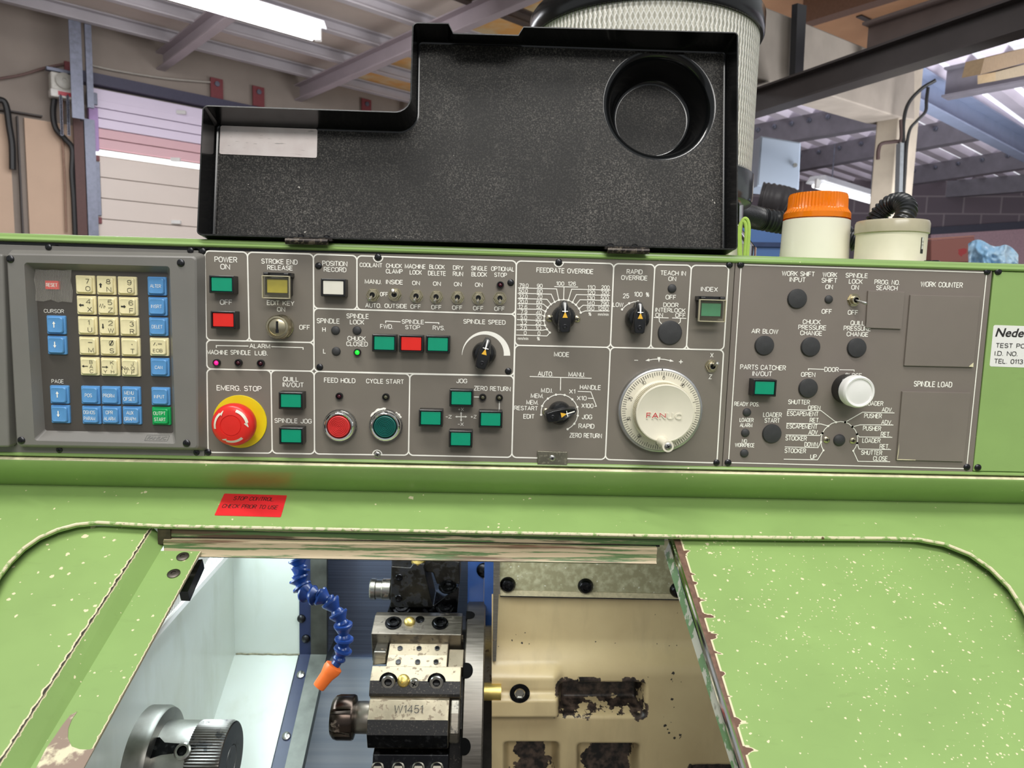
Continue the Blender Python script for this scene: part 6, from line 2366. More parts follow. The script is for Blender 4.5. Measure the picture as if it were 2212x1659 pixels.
cs = thing('bed_casting', 'beige painted bed casting with dark chipped pockets in the right half of the interior', 'machine casting', atY(*K13(700, 1650), YCAST))
mb = MB()
gx = [195 + 10 * i for i in range(172)]
gy = [480 + 10 * j for j in range(130)]
for y in gy:
    for x in gx:
        p = atY(*K13(x, y), YCAST)
        mb.v.append(Vector((p.x, p.y - cast_depth(x, y), p.z)))
nx = len(gx)
for j in range(len(gy) - 1):
    for i in range(nx - 1):
        mb.f.append((j * nx + i, (j + 1) * nx + i, (j + 1) * nx + i + 1, j * nx + i + 1))
        mb.mi.append(0)
mb.uv = [(x / 1000.0, y / 1000.0) for y in gy for x in gx]
t = NT('beige casting paint')
uv = t.n('ShaderNodeUVMap')
sx = t.n('ShaderNodeSeparateXYZ')
t.l(uv.outputs[0], sx.inputs[0])
co = t.coord()
c = t.mix(t.ramp(t.noise(co, 8, 5), 0.35, 0.75), rgb(214, 192, 146), rgb(196, 172, 128))
c = t.mix(t.math('MULTIPLY', t.ramp(t.noise(t.coord(scale=(1, 1, 0.25)), 30, 4), 0.5, 0.8), 0.35), c, rgb(150, 132, 104))


def uvbox(x0, y0, x1, y1):
    a = t.math('GREATER_THAN', sx.outputs[0], x0)
    b = t.math('LESS_THAN', sx.outputs[0], x1)
    d = t.math('GREATER_THAN', sx.outputs[1], y0)
    e = t.math('LESS_THAN', sx.outputs[1], y1)
    return t.math('MULTIPLY', t.math('MULTIPLY', a, b), t.math('MULTIPLY', d, e))


wn = t.noise(co, 36, 5, 0.6)


def peeled(x0, y0, x1, y1, lo):
    """soft box mask + noise: ragged area where the paint has come off"""
    def edge(v, a, b):
        u = t.math('SUBTRACT', v, a)
        w = t.math('SUBTRACT', b, v)
        return t.math('MINIMUM', u, w)
    d = t.math('MINIMUM', edge(sx.outputs[0], x0, x1), edge(sx.outputs[1], y0, y1))
    q = t.math('ADD', t.math('MULTIPLY', d, 9.0), t.math('MULTIPLY', t.math('SUBTRACT', wn, lo), 3.2))
    return t.math('GREATER_THAN', q, 0.0)


m1 = t.math('MULTIPLY', uvbox(0.60, 1.0, 1.24, 1.30), peeled(0.645, 1.045, 1.20, 1.235, 0.46))
m2 = t.math('MULTIPLY', uvbox(0.24, 1.4, 0.66, 1.9), peeled(0.285, 1.44, 0.63, 1.84, 0.66))
m3 = t.math('MULTIPLY', uvbox(0.72, 1.4, 1.2, 1.9), peeled(0.775, 1.46, 1.17, 1.85, 0.62))
m4 = t.math('MULTIPLY', uvbox(1.5, 1.58, 1.95, 1.9), peeled(1.53, 1.60, 1.90, 1.85, 0.50))
pm = t.math('MAXIMUM', t.math('MAXIMUM', m1, m2), t.math('MAXIMUM', m3, m4))
bare = t.mix(t.ramp(t.noise(co, 90, 5), 0.4, 0.65), rgb(34, 30, 28), rgb(96, 80, 70))
c = t.mix(pm, c, bare)
specks = t.math('MULTIPLY', chip_mask(t, co, 150, 0.24, 0.35), uvbox(0.2, 0.74, 1.2, 0.84))
specks = t.math('MAXIMUM', specks, t.math('MULTIPLY', chip_mask(t, co, 120, 0.34, 0.8), uvbox(1.34, 0.92, 1.46, 1.46)))
specks = t.math('MAXIMUM', specks, t.math('MULTIPLY', chip_mask(t, co, 170, 0.2, 0.3), uvbox(1.3, 0.6, 1.6, 1.3)))
c = t.mix(specks, c, rgb(50, 44, 40))
t.bump(t.noise(co, 120, 3), 0.10, 0.001)
M['casting'] = t.set(c, 0.34)
make('casting_body', mb, 'casting', cs, smooth=60)
c_ = atY(*K13(385, 1152), YCAST - cast_depth(385, 1160) + 0.001)
mb = MB()
mb.lathe([(0.0150, 0.0004), (0.0150, 0.0012), (0.0115, 0.0014), (0.0112, 0.0008), (0.0078, 0.0008)], c_, OUT, 26, mi=0, cap1=False)
mb.lathe([(0.0078, 0.0026), (0.0062, 0.0026), (0.0056, 0.0008), (0.0001, 0.0008)], c_, OUT, 6, mi=1, cap1=False)
make('socket_plug', mb, ['oily_black', 'steel'], cs, origin=c_)
mb = MB()
YS = YCAST - 0.012
P = [atY(*K13(x, y), YS) for x, y in ((240, 120), (1700, 120), (1700, 478), (1480, 478), (252, 452))]
mb.prism(P, (0, 0.005, 0))
t = NT('stained olive sheet')
co = t.coord()
c = t.mix(t.ramp(t.noise(co, 90, 5), 0.45, 0.7), rgb(150, 144, 112), rgb(186, 182, 150))
c = t.mix(chip_mask(t, co, 170, 0.24, 0.4), c, rgb(206, 204, 186))
make('cover_strip', mb, t.set(c, 0.35), cs, label='stained olive sheet bolted above the casting')
mb = MB()
P = [atY(*K13(x, y), YS - 0.001) for x, y in ((252, 455), (1490, 482), (1490, 516), (252, 492))]
mb.prism(P, (0, 0.012, 0))
make('lip', mb, plain('beige lip', rgb(196, 184, 150), 0.4, var=0.2, scale=160), cs)
mb = MB()
P = [atY(*K13(x, y), YS - 0.0004) for x, y in ((252, 492), (1490, 517), (1490, 524), (252, 500))]
mb.prism(P, (0, 0.010, 0))
make('dark_joint', mb, 'black', cs)
for x, y in ((304, 415), (830, 425), (1452, 452)):
    c_ = atY(*K13(x, y), YS)
    mb = MB()
    mb.lathe([(0.0118, 0), (0.0112, 0.004), (0.0085, 0.0072), (0.005, 0.0080), (0.0042, 0.0060), (0.0001, 0.0058)], c_, OUT, 22, cap1=False)
    make('button_bolt', mb, 'oily_black', cs, origin=c_)

# ------------------------------------------------------------------ spindle with knurled collet closer, axis along X
SX = atD(*K9(1180, 1600), 0.90)
ds = 0.90
cen_ = atD(*K11(565, 1600), ds)
SPZ, SPY = cen_.z, cen_.y
RS = (atD(*K11(565, 1336), ds).z - SPZ) * 0.985
sp_ = thing('spindle_chuck', 'steel spindle nose with a knurled ring at the lower left of the opening', 'chuck', (cen_.x - 0.1, SPY, SPZ - RS))
xf = cen_.x + 0.004                 # right face
xk0 = atD(*K11(195, 1380), ds - 0.03).x
seg = 168
mb = MB()
prof = [(RS * 0.97, xk0), (RS, xk0 + 0.001), (RS, xf - 0.006), (RS * 0.965, xf - 0.001), (RS * 0.93, xf), (RS * 0.40, xf), (RS * 0.385, xf - 0.001), (RS * 0.37, xf), (0.0001, xf)]
for r_, x in prof:
    for k in range(seg):
        a = 2 * PI * k / seg
        rr = r_
        if r_ > RS * 0.99 and (k % 2):
            rr = r_ * 0.972
        mb.v.append(Vector((x, SPY + rr * math.cos(a), SPZ + rr * math.sin(a))))
for i in range(len(prof) - 1):
    for k in range(seg):
        k2 = (k + 1) % seg
        mb.f.append((i * seg + k, i * seg + k2, (i + 1) * seg + k2, (i + 1) * seg + k)[::-1])
        mb.mi.append(0)
make('knurled_ring', mb, metal('knurled steel', rgb(120, 116, 112), 0.30, dirt=0.1), sp_, smooth=25)
mb = MB()
xa0 = atD(*K9(540, 1500), ds).x
mb.lathe([(RS * 0.985, 0), (RS * 0.985, xk0 - xa0 + 0.001)], (xa0, SPY, SPZ), (1, 0, 0), 72)
make('nose_body', mb, 'steel', sp_)
mb = MB()
xb0 = atD(*K9(690, 1400), ds).x
mb.lathe([(RS * 1.36, -0.06), (RS * 1.36, 0.0), (RS * 1.30, 0.006), (RS * 0.98, 0.007)], (xb0 + 0.012, SPY, SPZ), (1, 0, 0), 80)
make('rear_flange', mb, metal('dull flange steel', rgb(150, 148, 142), 0.36), sp_)
c_ = atD(*K9(893, 1520), ds - RS * 0.96)
rn = Vector((0, c_.y - SPY, c_.z - SPZ)).normalized()
c_ = Vector((c_.x, SPY, SPZ)) + rn * (RS * 0.985)
mb = MB()
mb.lathe([(0.0098, -0.004), (0.0098, 0.0015), (0.008, 0.003), (0.0058, 0.003)], c_, rn, 26, cap1=False)
mb.lathe([(0.0058, 0.003), (0.0054, 0.0006), (0.0001, 0.0006)], c_, rn, 6, mi=1, cap1=False)
make('cap_bolt', mb, ['steel', 'oily_black'], sp_, origin=c_)
mb = MB()
c2_ = disc = None
for k in range(1):
    a = math.radians(52)
    rn = Vector((0, -math.cos(a), math.sin(a)))
    b0 = Vector((xb0 + 0.018, SPY, SPZ)) + rn * (RS * 0.99)
    tn = Vector((1, 0, 0)).cross(rn)
    oc_ = [b0 + Vector((x, 0, 0)) + tn * y for x, y in ((-0.004, -0.010), (0.004, -0.011), (0.012, -0.005), (0.045, -0.003), (0.052, 0.0), (0.045, 0.005), (0.012, 0.009), (0.0, 0.013), (-0.006, 0.008))]
    mb.prism(oc_, -rn * 0.006)
make('relief_slot', mb, 'oily_black', sp_, smooth=0)
# dark body of the bed below, closing the interior
mb = MB()
mb.box((-0.9, -0.25, 0.30), (0.9, 0.75, 0.34))
tag(make('machine_base', mb, plain('dark base sump', rgb(60, 62, 60), 0.5)), 'dark sump tray deep under the spindle and turret', 'machine base')

# ================================================================== THINGS ON TOP OF THE MACHINE
K14 = crop(1560, 0, 2.86)
K15 = crop(860, 0, 2.765)
ZTOP = ZT + 0.0086
# ------------------------------------------------------------------ amber beacon
DBE = 1.02
def cyl_from_px(x0, x1, y, dist):
    a, b = atD(x0, y, dist), atD(x1, y, dist)
    return (a + b) / 2, (b - a).length / 2


cb, rb = cyl_from_px(*[K14(366, 1400)[0], K14(800, 1400)[0]], K14(0, 1400)[1], DBE)
zc_ = lambda x, y, d: atD(*K14(x, y), d).z
bx, by = cb.x, cb.y
rb *= 0.985
z_s = zc_(585, 1358, DBE)
z_l = zc_(585, 1300, DBE)
z_t = zc_(585, 1205, DBE)
bc = thing('beacon', 'amber topped round warning beacon on a cream base standing on the machine', 'beacon', (bx, by, ZTOP))
mb = MB()
mb.lathe([(rb * 1.03, 0.0), (rb * 1.0, (z_s - ZTOP) * 0.5), (rb * 0.985, z_s - ZTOP - 0.002), (rb * 0.9, z_s - ZTOP)], (bx, by, ZTOP), (0, 0, 1), 64, up=(0, 1, 0))
make('base', mb, plain('cream beacon plastic', rgb(236, 231, 214), 0.3, var=0.03, scale=20), bc)
t = NT('amber ribbed lens')
co = t.coord()
t.set(rgb(252, 136, 28), 0.12, 0.0, Transmission_Weight=0.25, IOR=1.4, Emission_Color=(1, 0.32, 0.02, 1), Emission_Strength=0.0)
M['amber'] = t.m
mb = MB()
seg = 110
rt = rb * 0.88
prof = [(rb * 0.985, 0), (rb * 0.985, (z_l - z_s) * 0.55), (rt * 1.02, (z_l - z_s)), (rt, (z_l - z_s) + 0.002), (rt * 0.985, z_t - z_s - 0.003), (rt * 0.95, z_t - z_s), (0.0001, z_t - z_s + 0.001)]
for i, (r_, h) in enumerate(prof):
    for k in range(seg):
        a = 2 * PI * k / seg
        rr = r_ * (0.955 if (i in (2, 3, 4) and k % 2) else 1.0)
        mb.v.append(Vector((bx + rr * math.cos(a), by + rr * math.sin(a), z_s + h)))
for i in range(len(prof) - 1):
    for k in range(seg):
        k2 = (k + 1) % seg
        mb.f.append((i * seg + k, i * seg + k2, (i + 1) * seg + k2, (i + 1) * seg + k))
        mb.mi.append(0)
make('lens', mb, 'amber', bc, smooth=30, label='amber ribbed lens')
mb = MB()
mb.lathe([(rt * 0.55, 0.0), (rt * 0.5, z_t - z_s - 0.008), (0.0001, z_t - z_s - 0.007)], (bx, by, z_s + 0.001), (0, 0, 1), 24, cap1=False, cap0=True)
make('reflector', mb, plain('orange reflector', rgb(250, 170, 60), 0.3), bc)

# ------------------------------------------------------------------ round junction box with lid
DJ = 1.0
cj, rj = cyl_from_px(K14(818, 1410)[0], K14(1288, 1410)[0], K14(0, 1410)[1], DJ)
jx, jy = cj.x, cj.y
zl0, zl1 = atD(*K14(1050, 1452), DJ).z, atD(*K14(1050, 1372), DJ).z
jb = thing('junction_box', 'round beige junction box with a grey beige lid right of the beacon', 'junction box', (jx, jy, ZTOP))
mb = MB()
mb.lathe([(rj * 0.99, 0), (rj * 0.96, 0.003), (rj * 0.955, zl0 - ZTOP + 0.002)], (jx, jy, ZTOP), (0, 0, 1), 64)
mb.box((jx - rj * 0.99, jy - rj * 0.9, ZTOP), (jx + rj * 1.22, jy + rj * 0.5, ZTOP + 0.004))
make('base', mb, plain('beige box plastic', rgb(224, 216, 194), 0.4, var=0.08, scale=20), jb)
mb = MB()
mb.lathe([(rj * 0.94, 0), (rj, 0.001), (rj, zl1 - zl0 - 0.003), (rj * 0.97, zl1 - zl0), (0.0001, zl1 - zl0 + 0.0005)], (jx, jy, zl0), (0, 0, 1), 64, cap0=True, cap1=False)
make('lid', mb, plain('grey beige lid', rgb(178, 168, 146), 0.22, var=0.05), jb)
# rating label wrapped on the side
mb = MB()
aL = [atD(*K14(x, 1500), DJ - rj * 0.5).x for x in (1216, 1248)]
for k in range(2):
    pass
a0, a1 = math.asin(max(-1, min(1, (aL[0] - jx) / (rj * 0.96)))), math.asin(max(-1, min(1, (aL[1] - jx) / (rj * 0.96))))
zz0, zz1 = atD(*K14(1230, 1568), DJ - rj * 0.4).z, atD(*K14(1230, 1470), DJ - rj * 0.4).z
for i in range(6):
    b0, b1 = a0 + (a1 - a0) * i / 6, a0 + (a1 - a0) * (i + 1) / 6
    q = [Vector((jx + rj * 0.962 * math.sin(b), jy - rj * 0.962 * math.cos(b), z)) for b, z in ((b0, zz0), (b1, zz0), (b1, zz1), (b0, zz1))]
    mb.add(q, [(0, 1, 2, 3)])
for i, zf in enumerate((0.86, 0.66, 0.46)):
    for sx_ in (0.3, 0.62):
        b0, b1 = a0 + (a1 - a0) * sx_, a0 + (a1 - a0) * (sx_ + 0.24)
        z_ = zz0 + (zz1 - zz0) * zf
        q = [Vector((jx + rj * 0.965 * math.sin(b), jy - rj * 0.965 * math.cos(b), z)) for b, z in ((b0, z_ - 0.0035), (b1, z_ - 0.0035), (b1, z_ + 0.0025), (b0, z_ + 0.0025))]
        mb.add(q, [(0, 1, 2, 3)], 1)
make('rating_label', mb, ['black_ink', 'white_ink'], jb, smooth=0, label='narrow black label with white marks')
for x, y in ((1275, 1578), (1320, 1580), (800, 1578)):
    c_ = atD(*K14(x, y), DJ - rj * 0.7)
    mb = MB()
    mb.lathe([(0.006, 0), (0.006, 0.004), (0.004, 0.006), (0.0001, 0.006)], (c_.x, c_.y, ZTOP + 0.003), (0, 0, 1), 14, cap1=False)
    make('bolt', mb, 'black_screw', jb)
# corrugated conduit looping out of the lid


def corrugated(path, R, pitch, ridge=0.86, seg=20):
    P = [Vector(p) for p in path]
    L = [0.0]
    for a, b in zip(P, P[1:]):
        L.append(L[-1] + (b - a).length)
    tot = L[-1]
    npt = int(tot / pitch * 4)
    out, rad = [], []
    j = 0
    for i in range(npt + 1):
        s_ = tot * i / npt
        while j < len(L) - 2 and L[j + 1] < s_:
            j += 1
        out.append(P[j].lerp(P[j + 1], (s_ - L[j]) / max(1e-9, L[j + 1] - L[j])))
        rad.append(R * (1.0, 1.0, ridge, ridge)[i % 4])
    m = MB()
    m.tube(out, lambda i: rad[i], seg)
    return m


def bez(p, n=24):
    """smooth curve through points (Catmull-Rom)"""
    P = [Vector(q) for q in p]
    P = [P[0] * 2 - P[1]] + P + [P[-1] * 2 - P[-2]]
    out = []
    for i in range(1, len(P) - 2):
        for k in range(n):
            t_ = k / n
            a, b, c_, d = P[i - 1], P[i], P[i + 1], P[i + 2]
            out.append(0.5 * ((2 * b) + (c_ - a) * t_ + (2 * a - 5 * b + 4 * c_ - d) * t_ ** 2 + (3 * b - a - 3 * c_ + d) * t_ ** 3))
    out.append(P[-2])
    return out


M['conduit'] = plain('black corrugated plastic', rgb(30, 31, 33), 0.28, var=0.1)
pth = bez([atD(*K14(930, 1390), 1.045), atD(*K14(980, 1315), 1.045), atD(*K14(1040, 1262), 1.04), atD(*K14(1100, 1248), 1.03), atD(*K14(1138, 1280), 1.015), atD(*K14(1132, 1330), 1.005), atD(*K14(1100, 1390), 1.0)])
o = make('conduit', corrugated(pth, 0.0122, 0.0052), 'conduit', origin=(jx, jy, zl1))
tag(o, 'black corrugated conduit looping over the round junction box', 'conduit')

# ------------------------------------------------------------------ mist filter: pleated cylinder with black top cap, chromed foot
DF_ = 1.06
xc = 1386
cF = atD(xc, 200, DF_)
rF = (atD(1648, 130, DF_) - cF).length * 0.965
fx, fy = cF.x, cF.y
zt_ = atD(xc, -8, DF_ - rF).z
zb_ = atD(1600, 362, DF_ - rF * 0.55).z
mf = thing('mist_filter', 'large white pleated mist filter cylinder with black end caps behind the open cover', 'filter', (fx, fy, ZTOP))
t = NT('pleated filter mesh')
uv = t.n('ShaderNodeUVMap')
mp = t.n('ShaderNodeMapping')
mp.inputs['Scale'].default_value = (1, 1, 1)
t.l(uv.outputs[0], mp.inputs[0])
sx = t.n('ShaderNodeSeparateXYZ')
t.l(mp.outputs[0], sx.inputs[0])


def tri(v):
    f_ = t.math('FRACT', v)
    return t.math('ABSOLUTE', t.math('SUBTRACT', f_, 0.5))


u1 = t.math('ADD', sx.outputs[0], sx.outputs[1])
u2 = t.math('SUBTRACT', sx.outputs[0], sx.outputs[1])
dm = t.math('MINIMUM', tri(u1), tri(u2))
wire = t.math('LESS_THAN', dm, 0.12)
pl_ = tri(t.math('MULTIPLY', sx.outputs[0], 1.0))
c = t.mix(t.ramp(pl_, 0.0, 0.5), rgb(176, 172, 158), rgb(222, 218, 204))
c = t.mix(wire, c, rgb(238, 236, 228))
h_ = t.math('ADD', t.math('MULTIPLY', wire, 1.0), t.math('MULTIPLY', pl_, 1.2))
t.bump(h_, 1.0, 0.004)
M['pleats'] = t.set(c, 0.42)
mb = MB()
seg = 240
uvs = []
for i, z in enumerate((zb_, (zb_ + zt_) / 2, zt_)):
    for k in range(seg + 1):
        a = 2 * PI * k / seg
        rr = rF * 0.975
        mb.v.append(Vector((fx + rr * math.cos(a), fy + rr * math.sin(a), z)))
        uvs.append((k / seg * 150, (z - zb_) / (2 * PI * rF) * 150 * 0.5))
for i in range(2):
    for k in range(seg):
        a = i * (seg + 1) + k
        mb.f.append((a, a + 1, a + seg + 2, a + seg + 1))
        mb.mi.append(0)
mb.uv = uvs
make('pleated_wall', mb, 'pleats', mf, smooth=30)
mb = MB()
mb.lathe([(rF * 0.9, -0.001), (rF * 1.0, 0), (rF * 1.012, 0.004), (rF * 1.012, 0.028), (rF * 0.99, 0.033), (0.001, 0.036)], (fx, fy, zt_ - 0.002), (0, 0, 1), 96, cap0=True)
make('top_cap', mb, 'black', mf)
mb = MB()
mb.lathe([(rF * 0.72, -0.004), (rF * 0.93, -0.004), (rF * 0.99, 0), (rF * 1.0, 0.004), (rF * 1.0, 0.038), (rF * 0.97, 0.042)], (fx, fy, zb_ - 0.036), (0, 0, 1), 96, cap0=True)
make('bottom_cap', mb, plain('dark smoky cap', rgb(62, 66, 70), 0.15), mf)
mb = MB()
mb.lathe([(rF * 1.06, 0.0), (rF * 1.06, 0.030), (rF * 0.98, 0.045), (rF * 0.84, 0.075), (rF * 0.82, zb_ - ZTOP - 0.04)], (fx, fy, ZTOP), (0, 0, 1), 96, cap0=True)
make('foot', mb, 'chrome', mf, label='chromed foot of the filter')
for x, y0, y1 in ((1603, 345, 392), (1607, 388, 400)):
    pass
mb = MB()
P0_ = Vector((fx + rF * 0.90 * math.cos(-0.5), fy + rF * 0.90 * math.sin(-0.5), zb_ - 0.04))
mb.tube([P0_, P0_ + Vector((0, -0.004, -0.03)), P0_ + Vector((-0.008, -0.006, -0.10))], 0.006, 10)
make('clip', mb, 'chrome', mf)
# green hoses beside the filter foot
gh = plain('yellow green tubing', rgb(170, 200, 96), 0.3, var=0.1)
for i, px_ in enumerate(((1597, 1612), (1600, 1618))):
    x0, x1 = px_
    P = bez([atD(x0, 560, 0.92), atD(x0 - 1, 500 - 6 * i, 0.92), atD((x0 + x1) / 2, 478 - 6 * i, 0.92), atD(x1, 496 - 6 * i, 0.92), atD(x1 - 4, 562, 0.92)], 10)
    m = MB()
    m.tube(P, 0.0022, 8)
    o = make('air_tube', m, gh)
    tag(o, ('inner' if i == 0 else 'outer') + ' of two yellow green air tubes looping beside the black cover', 'air tube')
# black corrugated hose running right behind the beacon
pth = bez([atD(1540, 452, 1.12), atD(1590, 462, 1.25), atD(1630, 470, 1.37), atD(1670, 478, 1.40), atD(1720, 486, 1.42), atD(1790, 500, 1.44), atD(1860, 522, 1.44)])
o = make('corrugated_hose', corrugated(pth, 0.0205, 0.009), 'conduit')
tag(o, 'black corrugated hose running from the filter behind the amber beacon', 'hose')

# ================================================================== WORKSHOP BUILDING behind the machine
E1 = Vector((0.764, 0.645, 0.0))
E2 = Vector((-0.645, 0.764, 0.0))
UP = Vector((0, 0, 1))
K16 = crop(0, 0, 3.071)
fl = MB()
fl.box((-14, -14, -0.05), (14, 16, 0.0))
o = make('floor', fl, plain('workshop concrete floor', rgb(120, 116, 110), 0.6, var=0.15, scale=3))
o['kind'] = 'structure'

# ------------------------------------------------------------------ left wall with the sectional door
W0 = atD(190, 190, 7.0)
WN = Vector((E1.y, -E1.x, 0))                 # towards the machine
if WN.dot(CAM - W0) < 0:
    WN = -WN


def onW(px, py, d=0.0):
    return atP(px, py, W0 + WN * d, WN)


def sW(p):
    return (p - W0).dot(E1)


def wallbox(px0, py0, px1, py1, mats, name, parent=None, d0=0.0, d1=0.05, zz=None, **kw):
    """upright slab on the left wall between two photograph points, from depth d0 to d1 in front of it"""
    a, b = onW(px0, py0, d1), onW(px1, py1, d1)
    z0, z1 = min(a.z, b.z), max(a.z, b.z)
    if zz:
        z0, z1 = zz
    s0, s1 = sW(a), sW(b)
    q = [Vector((W0.x, W0.y, 0)) + E1 * s + WN * d0 + UP * z for s, z in ((s0, z0), (s1, z0), (s1, z1), (s0, z1))]
    m = MB()
    m.prism(q, WN * (d1 - d0))
    o = make(name, m, mats, parent, **kw)
    return o


M['wall_taupe'] = plain('taupe rendered wall', rgb(150, 138, 128), 0.8, var=0.10, scale=2.5)
M['board_pink'] = plain('pinkish plywood board', rgb(206, 176, 152), 0.7, var=0.06, scale=3)
M['dark_post'] = plain('dark grimy timber', rgb(84, 78, 76), 0.7, var=0.2, scale=8)
M['galv'] = metal('galvanised steel', rgb(128, 131, 144), 0.5, dscale=10)
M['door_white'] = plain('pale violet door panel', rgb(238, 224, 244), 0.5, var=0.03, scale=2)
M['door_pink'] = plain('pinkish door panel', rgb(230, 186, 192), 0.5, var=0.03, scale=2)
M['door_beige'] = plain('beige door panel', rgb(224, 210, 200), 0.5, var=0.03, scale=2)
M['red_paint'] = plain('dark red paint', rgb(122, 56, 60), 0.5, var=0.1)
M['cable'] = plain('black cable', rgb(30, 29, 30), 0.5, var=0.1)
za = 3.9
q = [Vector((W0.x, W0.y, 0)) + E1 * s for s in (-6, 10)]
m = MB()
m.prism([q[0], q[1], q[1] + UP * za, q[0] + UP * za], -WN * 0.2)
o = make('wall_left', m, 'wall_taupe')
o['kind'] = 'structure'
# boards and posts left of the door
zb1 = onW(40, 252, 0.03).z
for i, (x0, x1) in enumerate(((-160, 38), (52, 172))):
    o = wallbox(x0, 252, x1, 620, 'board_pink', 'wall_panel', d0=0.0, d1=0.03, zz=(0.0, zb1))
    tag(o, ('pinkish board cut off at the left edge of the photo' if i == 0 else 'pinkish plywood board between the dark post and the roller door'), 'wall board', kind='structure')
o = wallbox(36, 250, 58, 620, 'dark_post', 'wall_post', d0=0.0, d1=0.06, zz=(0.0, zb1))
tag(o, 'dark grimy upright post between two pinkish boards', 'post', kind='structure')
o = wallbox(-60, 224, 92, 252, 'dark_post', 'wall_rail', d0=0.0, d1=0.07)
tag(o, 'dark horizontal rail above the left pinkish boards', 'rail', kind='structure')

# sectional door
s0 = sW(onW(196, 400))
s1 = s0 + 4.4
zt_ = onW(215, 196).z
dr = thing('door_1', 'pale sectional overhead door with a bright window strip', 'door', Vector((W0.x, W0.y, 0)) + E1 * (s0 + s1) / 2 + WN * 0.05, kind='structure')
zw = onW(213, 333).z
zs1 = onW(213, 224).z


def dpanel(z0, z1, mat, name, d=0.06, sa=None, sb=None):
    m = MB()
    a, b = (s0 if sa is None else sa), (s1 if sb is None else sb)
    base = Vector((W0.x, W0.y, 0))
    m.prism([base + E1 * a + WN * 0.01 + UP * z0, base + E1 * b + WN * 0.01 + UP * z0, base + E1 * b + WN * 0.01 + UP * z1, base + E1 * a + WN * 0.01 + UP * z1], WN * (d - 0.01))
    return make(name, m, mat, dr, bevel=0.004)


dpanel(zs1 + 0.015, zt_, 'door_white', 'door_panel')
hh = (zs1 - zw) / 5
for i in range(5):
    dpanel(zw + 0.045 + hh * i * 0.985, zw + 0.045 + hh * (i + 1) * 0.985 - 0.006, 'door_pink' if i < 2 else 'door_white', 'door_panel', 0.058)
dpanel(zw - 0.012, zw + 0.030, emit('daylight in window strip', (0.95, 0.97, 1.0, 1), 1.1), 'window_strip', 0.05)
z = zw - 0.02
i = 0
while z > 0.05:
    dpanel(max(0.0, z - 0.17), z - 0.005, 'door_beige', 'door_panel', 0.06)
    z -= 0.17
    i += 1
for x, y in ((392, 243), (380, 345), (381, 480)):
    p = onW(x, y, 0.08)
    m = MB()
    m.box((p.x - 0.04, p.y - 0.02, p.z - 0.016), (p.x + 0.04, p.y + 0.01, p.z + 0.016))
    make('hinge', m, 'white_plastic', dr, bevel=0.004)
# coloured edge fittings of the door
sa = sW(onW(194, 300, 0.08))
sb = sW(onW(214, 300, 0.08))
for y0, y1, mt in ((232, 325, 'door_violet'), (335, 346, 'red_paint'), (348, 465, 'galv'), (468, 482, 'red_paint'), (200, 226, 'galv')):
    if mt == 'door_violet':
        M[mt] = plain('violet foil', rgb(176, 140, 196), 0.4, var=0.05)
    z0, z1 = onW(204, y1, 0.08).z, onW(204, y0, 0.08).z
    dpanel(z0, z1, mt, 'edge_fitting', 0.08, sa, sb)
# header beam and brackets above the door
m = MB()
base = Vector((W0.x, W0.y, 0))
zb_ = zt_ + 0.02
m.prism([base + E1 * (s0 - 0.1) + WN * 0.0 + UP * zb_, base + E1 * s1 + UP * zb_, base + E1 * s1 + UP * (zb_ + 0.085), base + E1 * (s0 - 0.1) + UP * (zb_ + 0.085)], WN * 0.12)
o = make('trim_1', m, plain('dark bluish header', rgb(66, 64, 84), 0.5))
o['kind'] = 'structure'
for i, (x, y) in enumerate(((467, 190), (557, 207), (790, 232))):
    p = onW(x, y, 0.03)
    m = MB()
    a = p - E1 * 0.055
    m.prism([a - UP * 0.10, a + E1 * 0.11 - UP * 0.10, a + E1 * 0.11 + UP * 0.08, a + UP * 0.08], WN * 0.02)
    m.lathe([(0.022, 0.02), (0.022, 0.035)], p + UP * 0.03, WN, 12, mi=1)
    o = make('wall_bracket', m, ['red_paint', 'galv'])
    tag(o, ('dark red bolted bracket above the roller door, first from the left', 'dark red bolted bracket above the roller door, nearest the black cover', 'dark red bracket half hidden by the notch of the black cover')[i], 'bracket', 'brackets above the roller door')
o = wallbox(139, 131, 168, 195, 'red_paint', 'wall_bracket', d0=0.0, d1=0.03)
tag(o, 'dark red bracket behind the chain hoist unit', 'bracket', 'brackets above the roller door')
# galvanised door track, an angle section hanging down from the roof
m = MB()
p0, p1 = onW(183, -60, 0.30), onW(179, 258, 0.30)
zA, zB = onW(179, 258, 0.30).z, 4.6
b0 = onW(178, 258, 0.30)
m.prism([Vector((b0.x, b0.y, zA)) + E1 * a + WN * b for a, b in ((-0.07, 0), (0.0, 0), (0.0, -0.08), (0.012, -0.08), (0.012, 0.012), (-0.07, 0.012))], UP * (zB - zA))
m.prism([Vector((b0.x, b0.y, zA + 0.1)) + E1 * a + WN * b for a, b in ((0.04, 0), (0.085, 0), (0.085, -0.03), (0.04, -0.03))], UP * (zB - zA - 0.1))
o = make('door_track', m, 'galv')
tag(o, 'upright galvanised angle track left of the roller door', 'door track')
m = MB()
z0 = onW(186, 258, 0.1).z
b1 = onW(186, 300, 0.1)
m.prism([Vector((b1.x, b1.y, 0)) + E1 * a for a in (-0.09, -0.02)] + [Vector((b1.x, b1.y, z0)) + E1 * a for a in (-0.02, -0.09)], WN * 0.02)
m.prism([Vector((b1.x, b1.y, 0)) + E1 * a for a in (-0.015, 0.06)] + [Vector((b1.x, b1.y, z0)) + E1 * a for a in (0.06, -0.015)], WN * 0.03, 1)
o = make('door_jamb', m, [plain('dark red brown jamb', rgb(92, 62, 58), 0.6), 'galv'])
tag(o, 'door jamb with dark red and grey steel edge left of the roller door', 'door jamb', kind='structure')

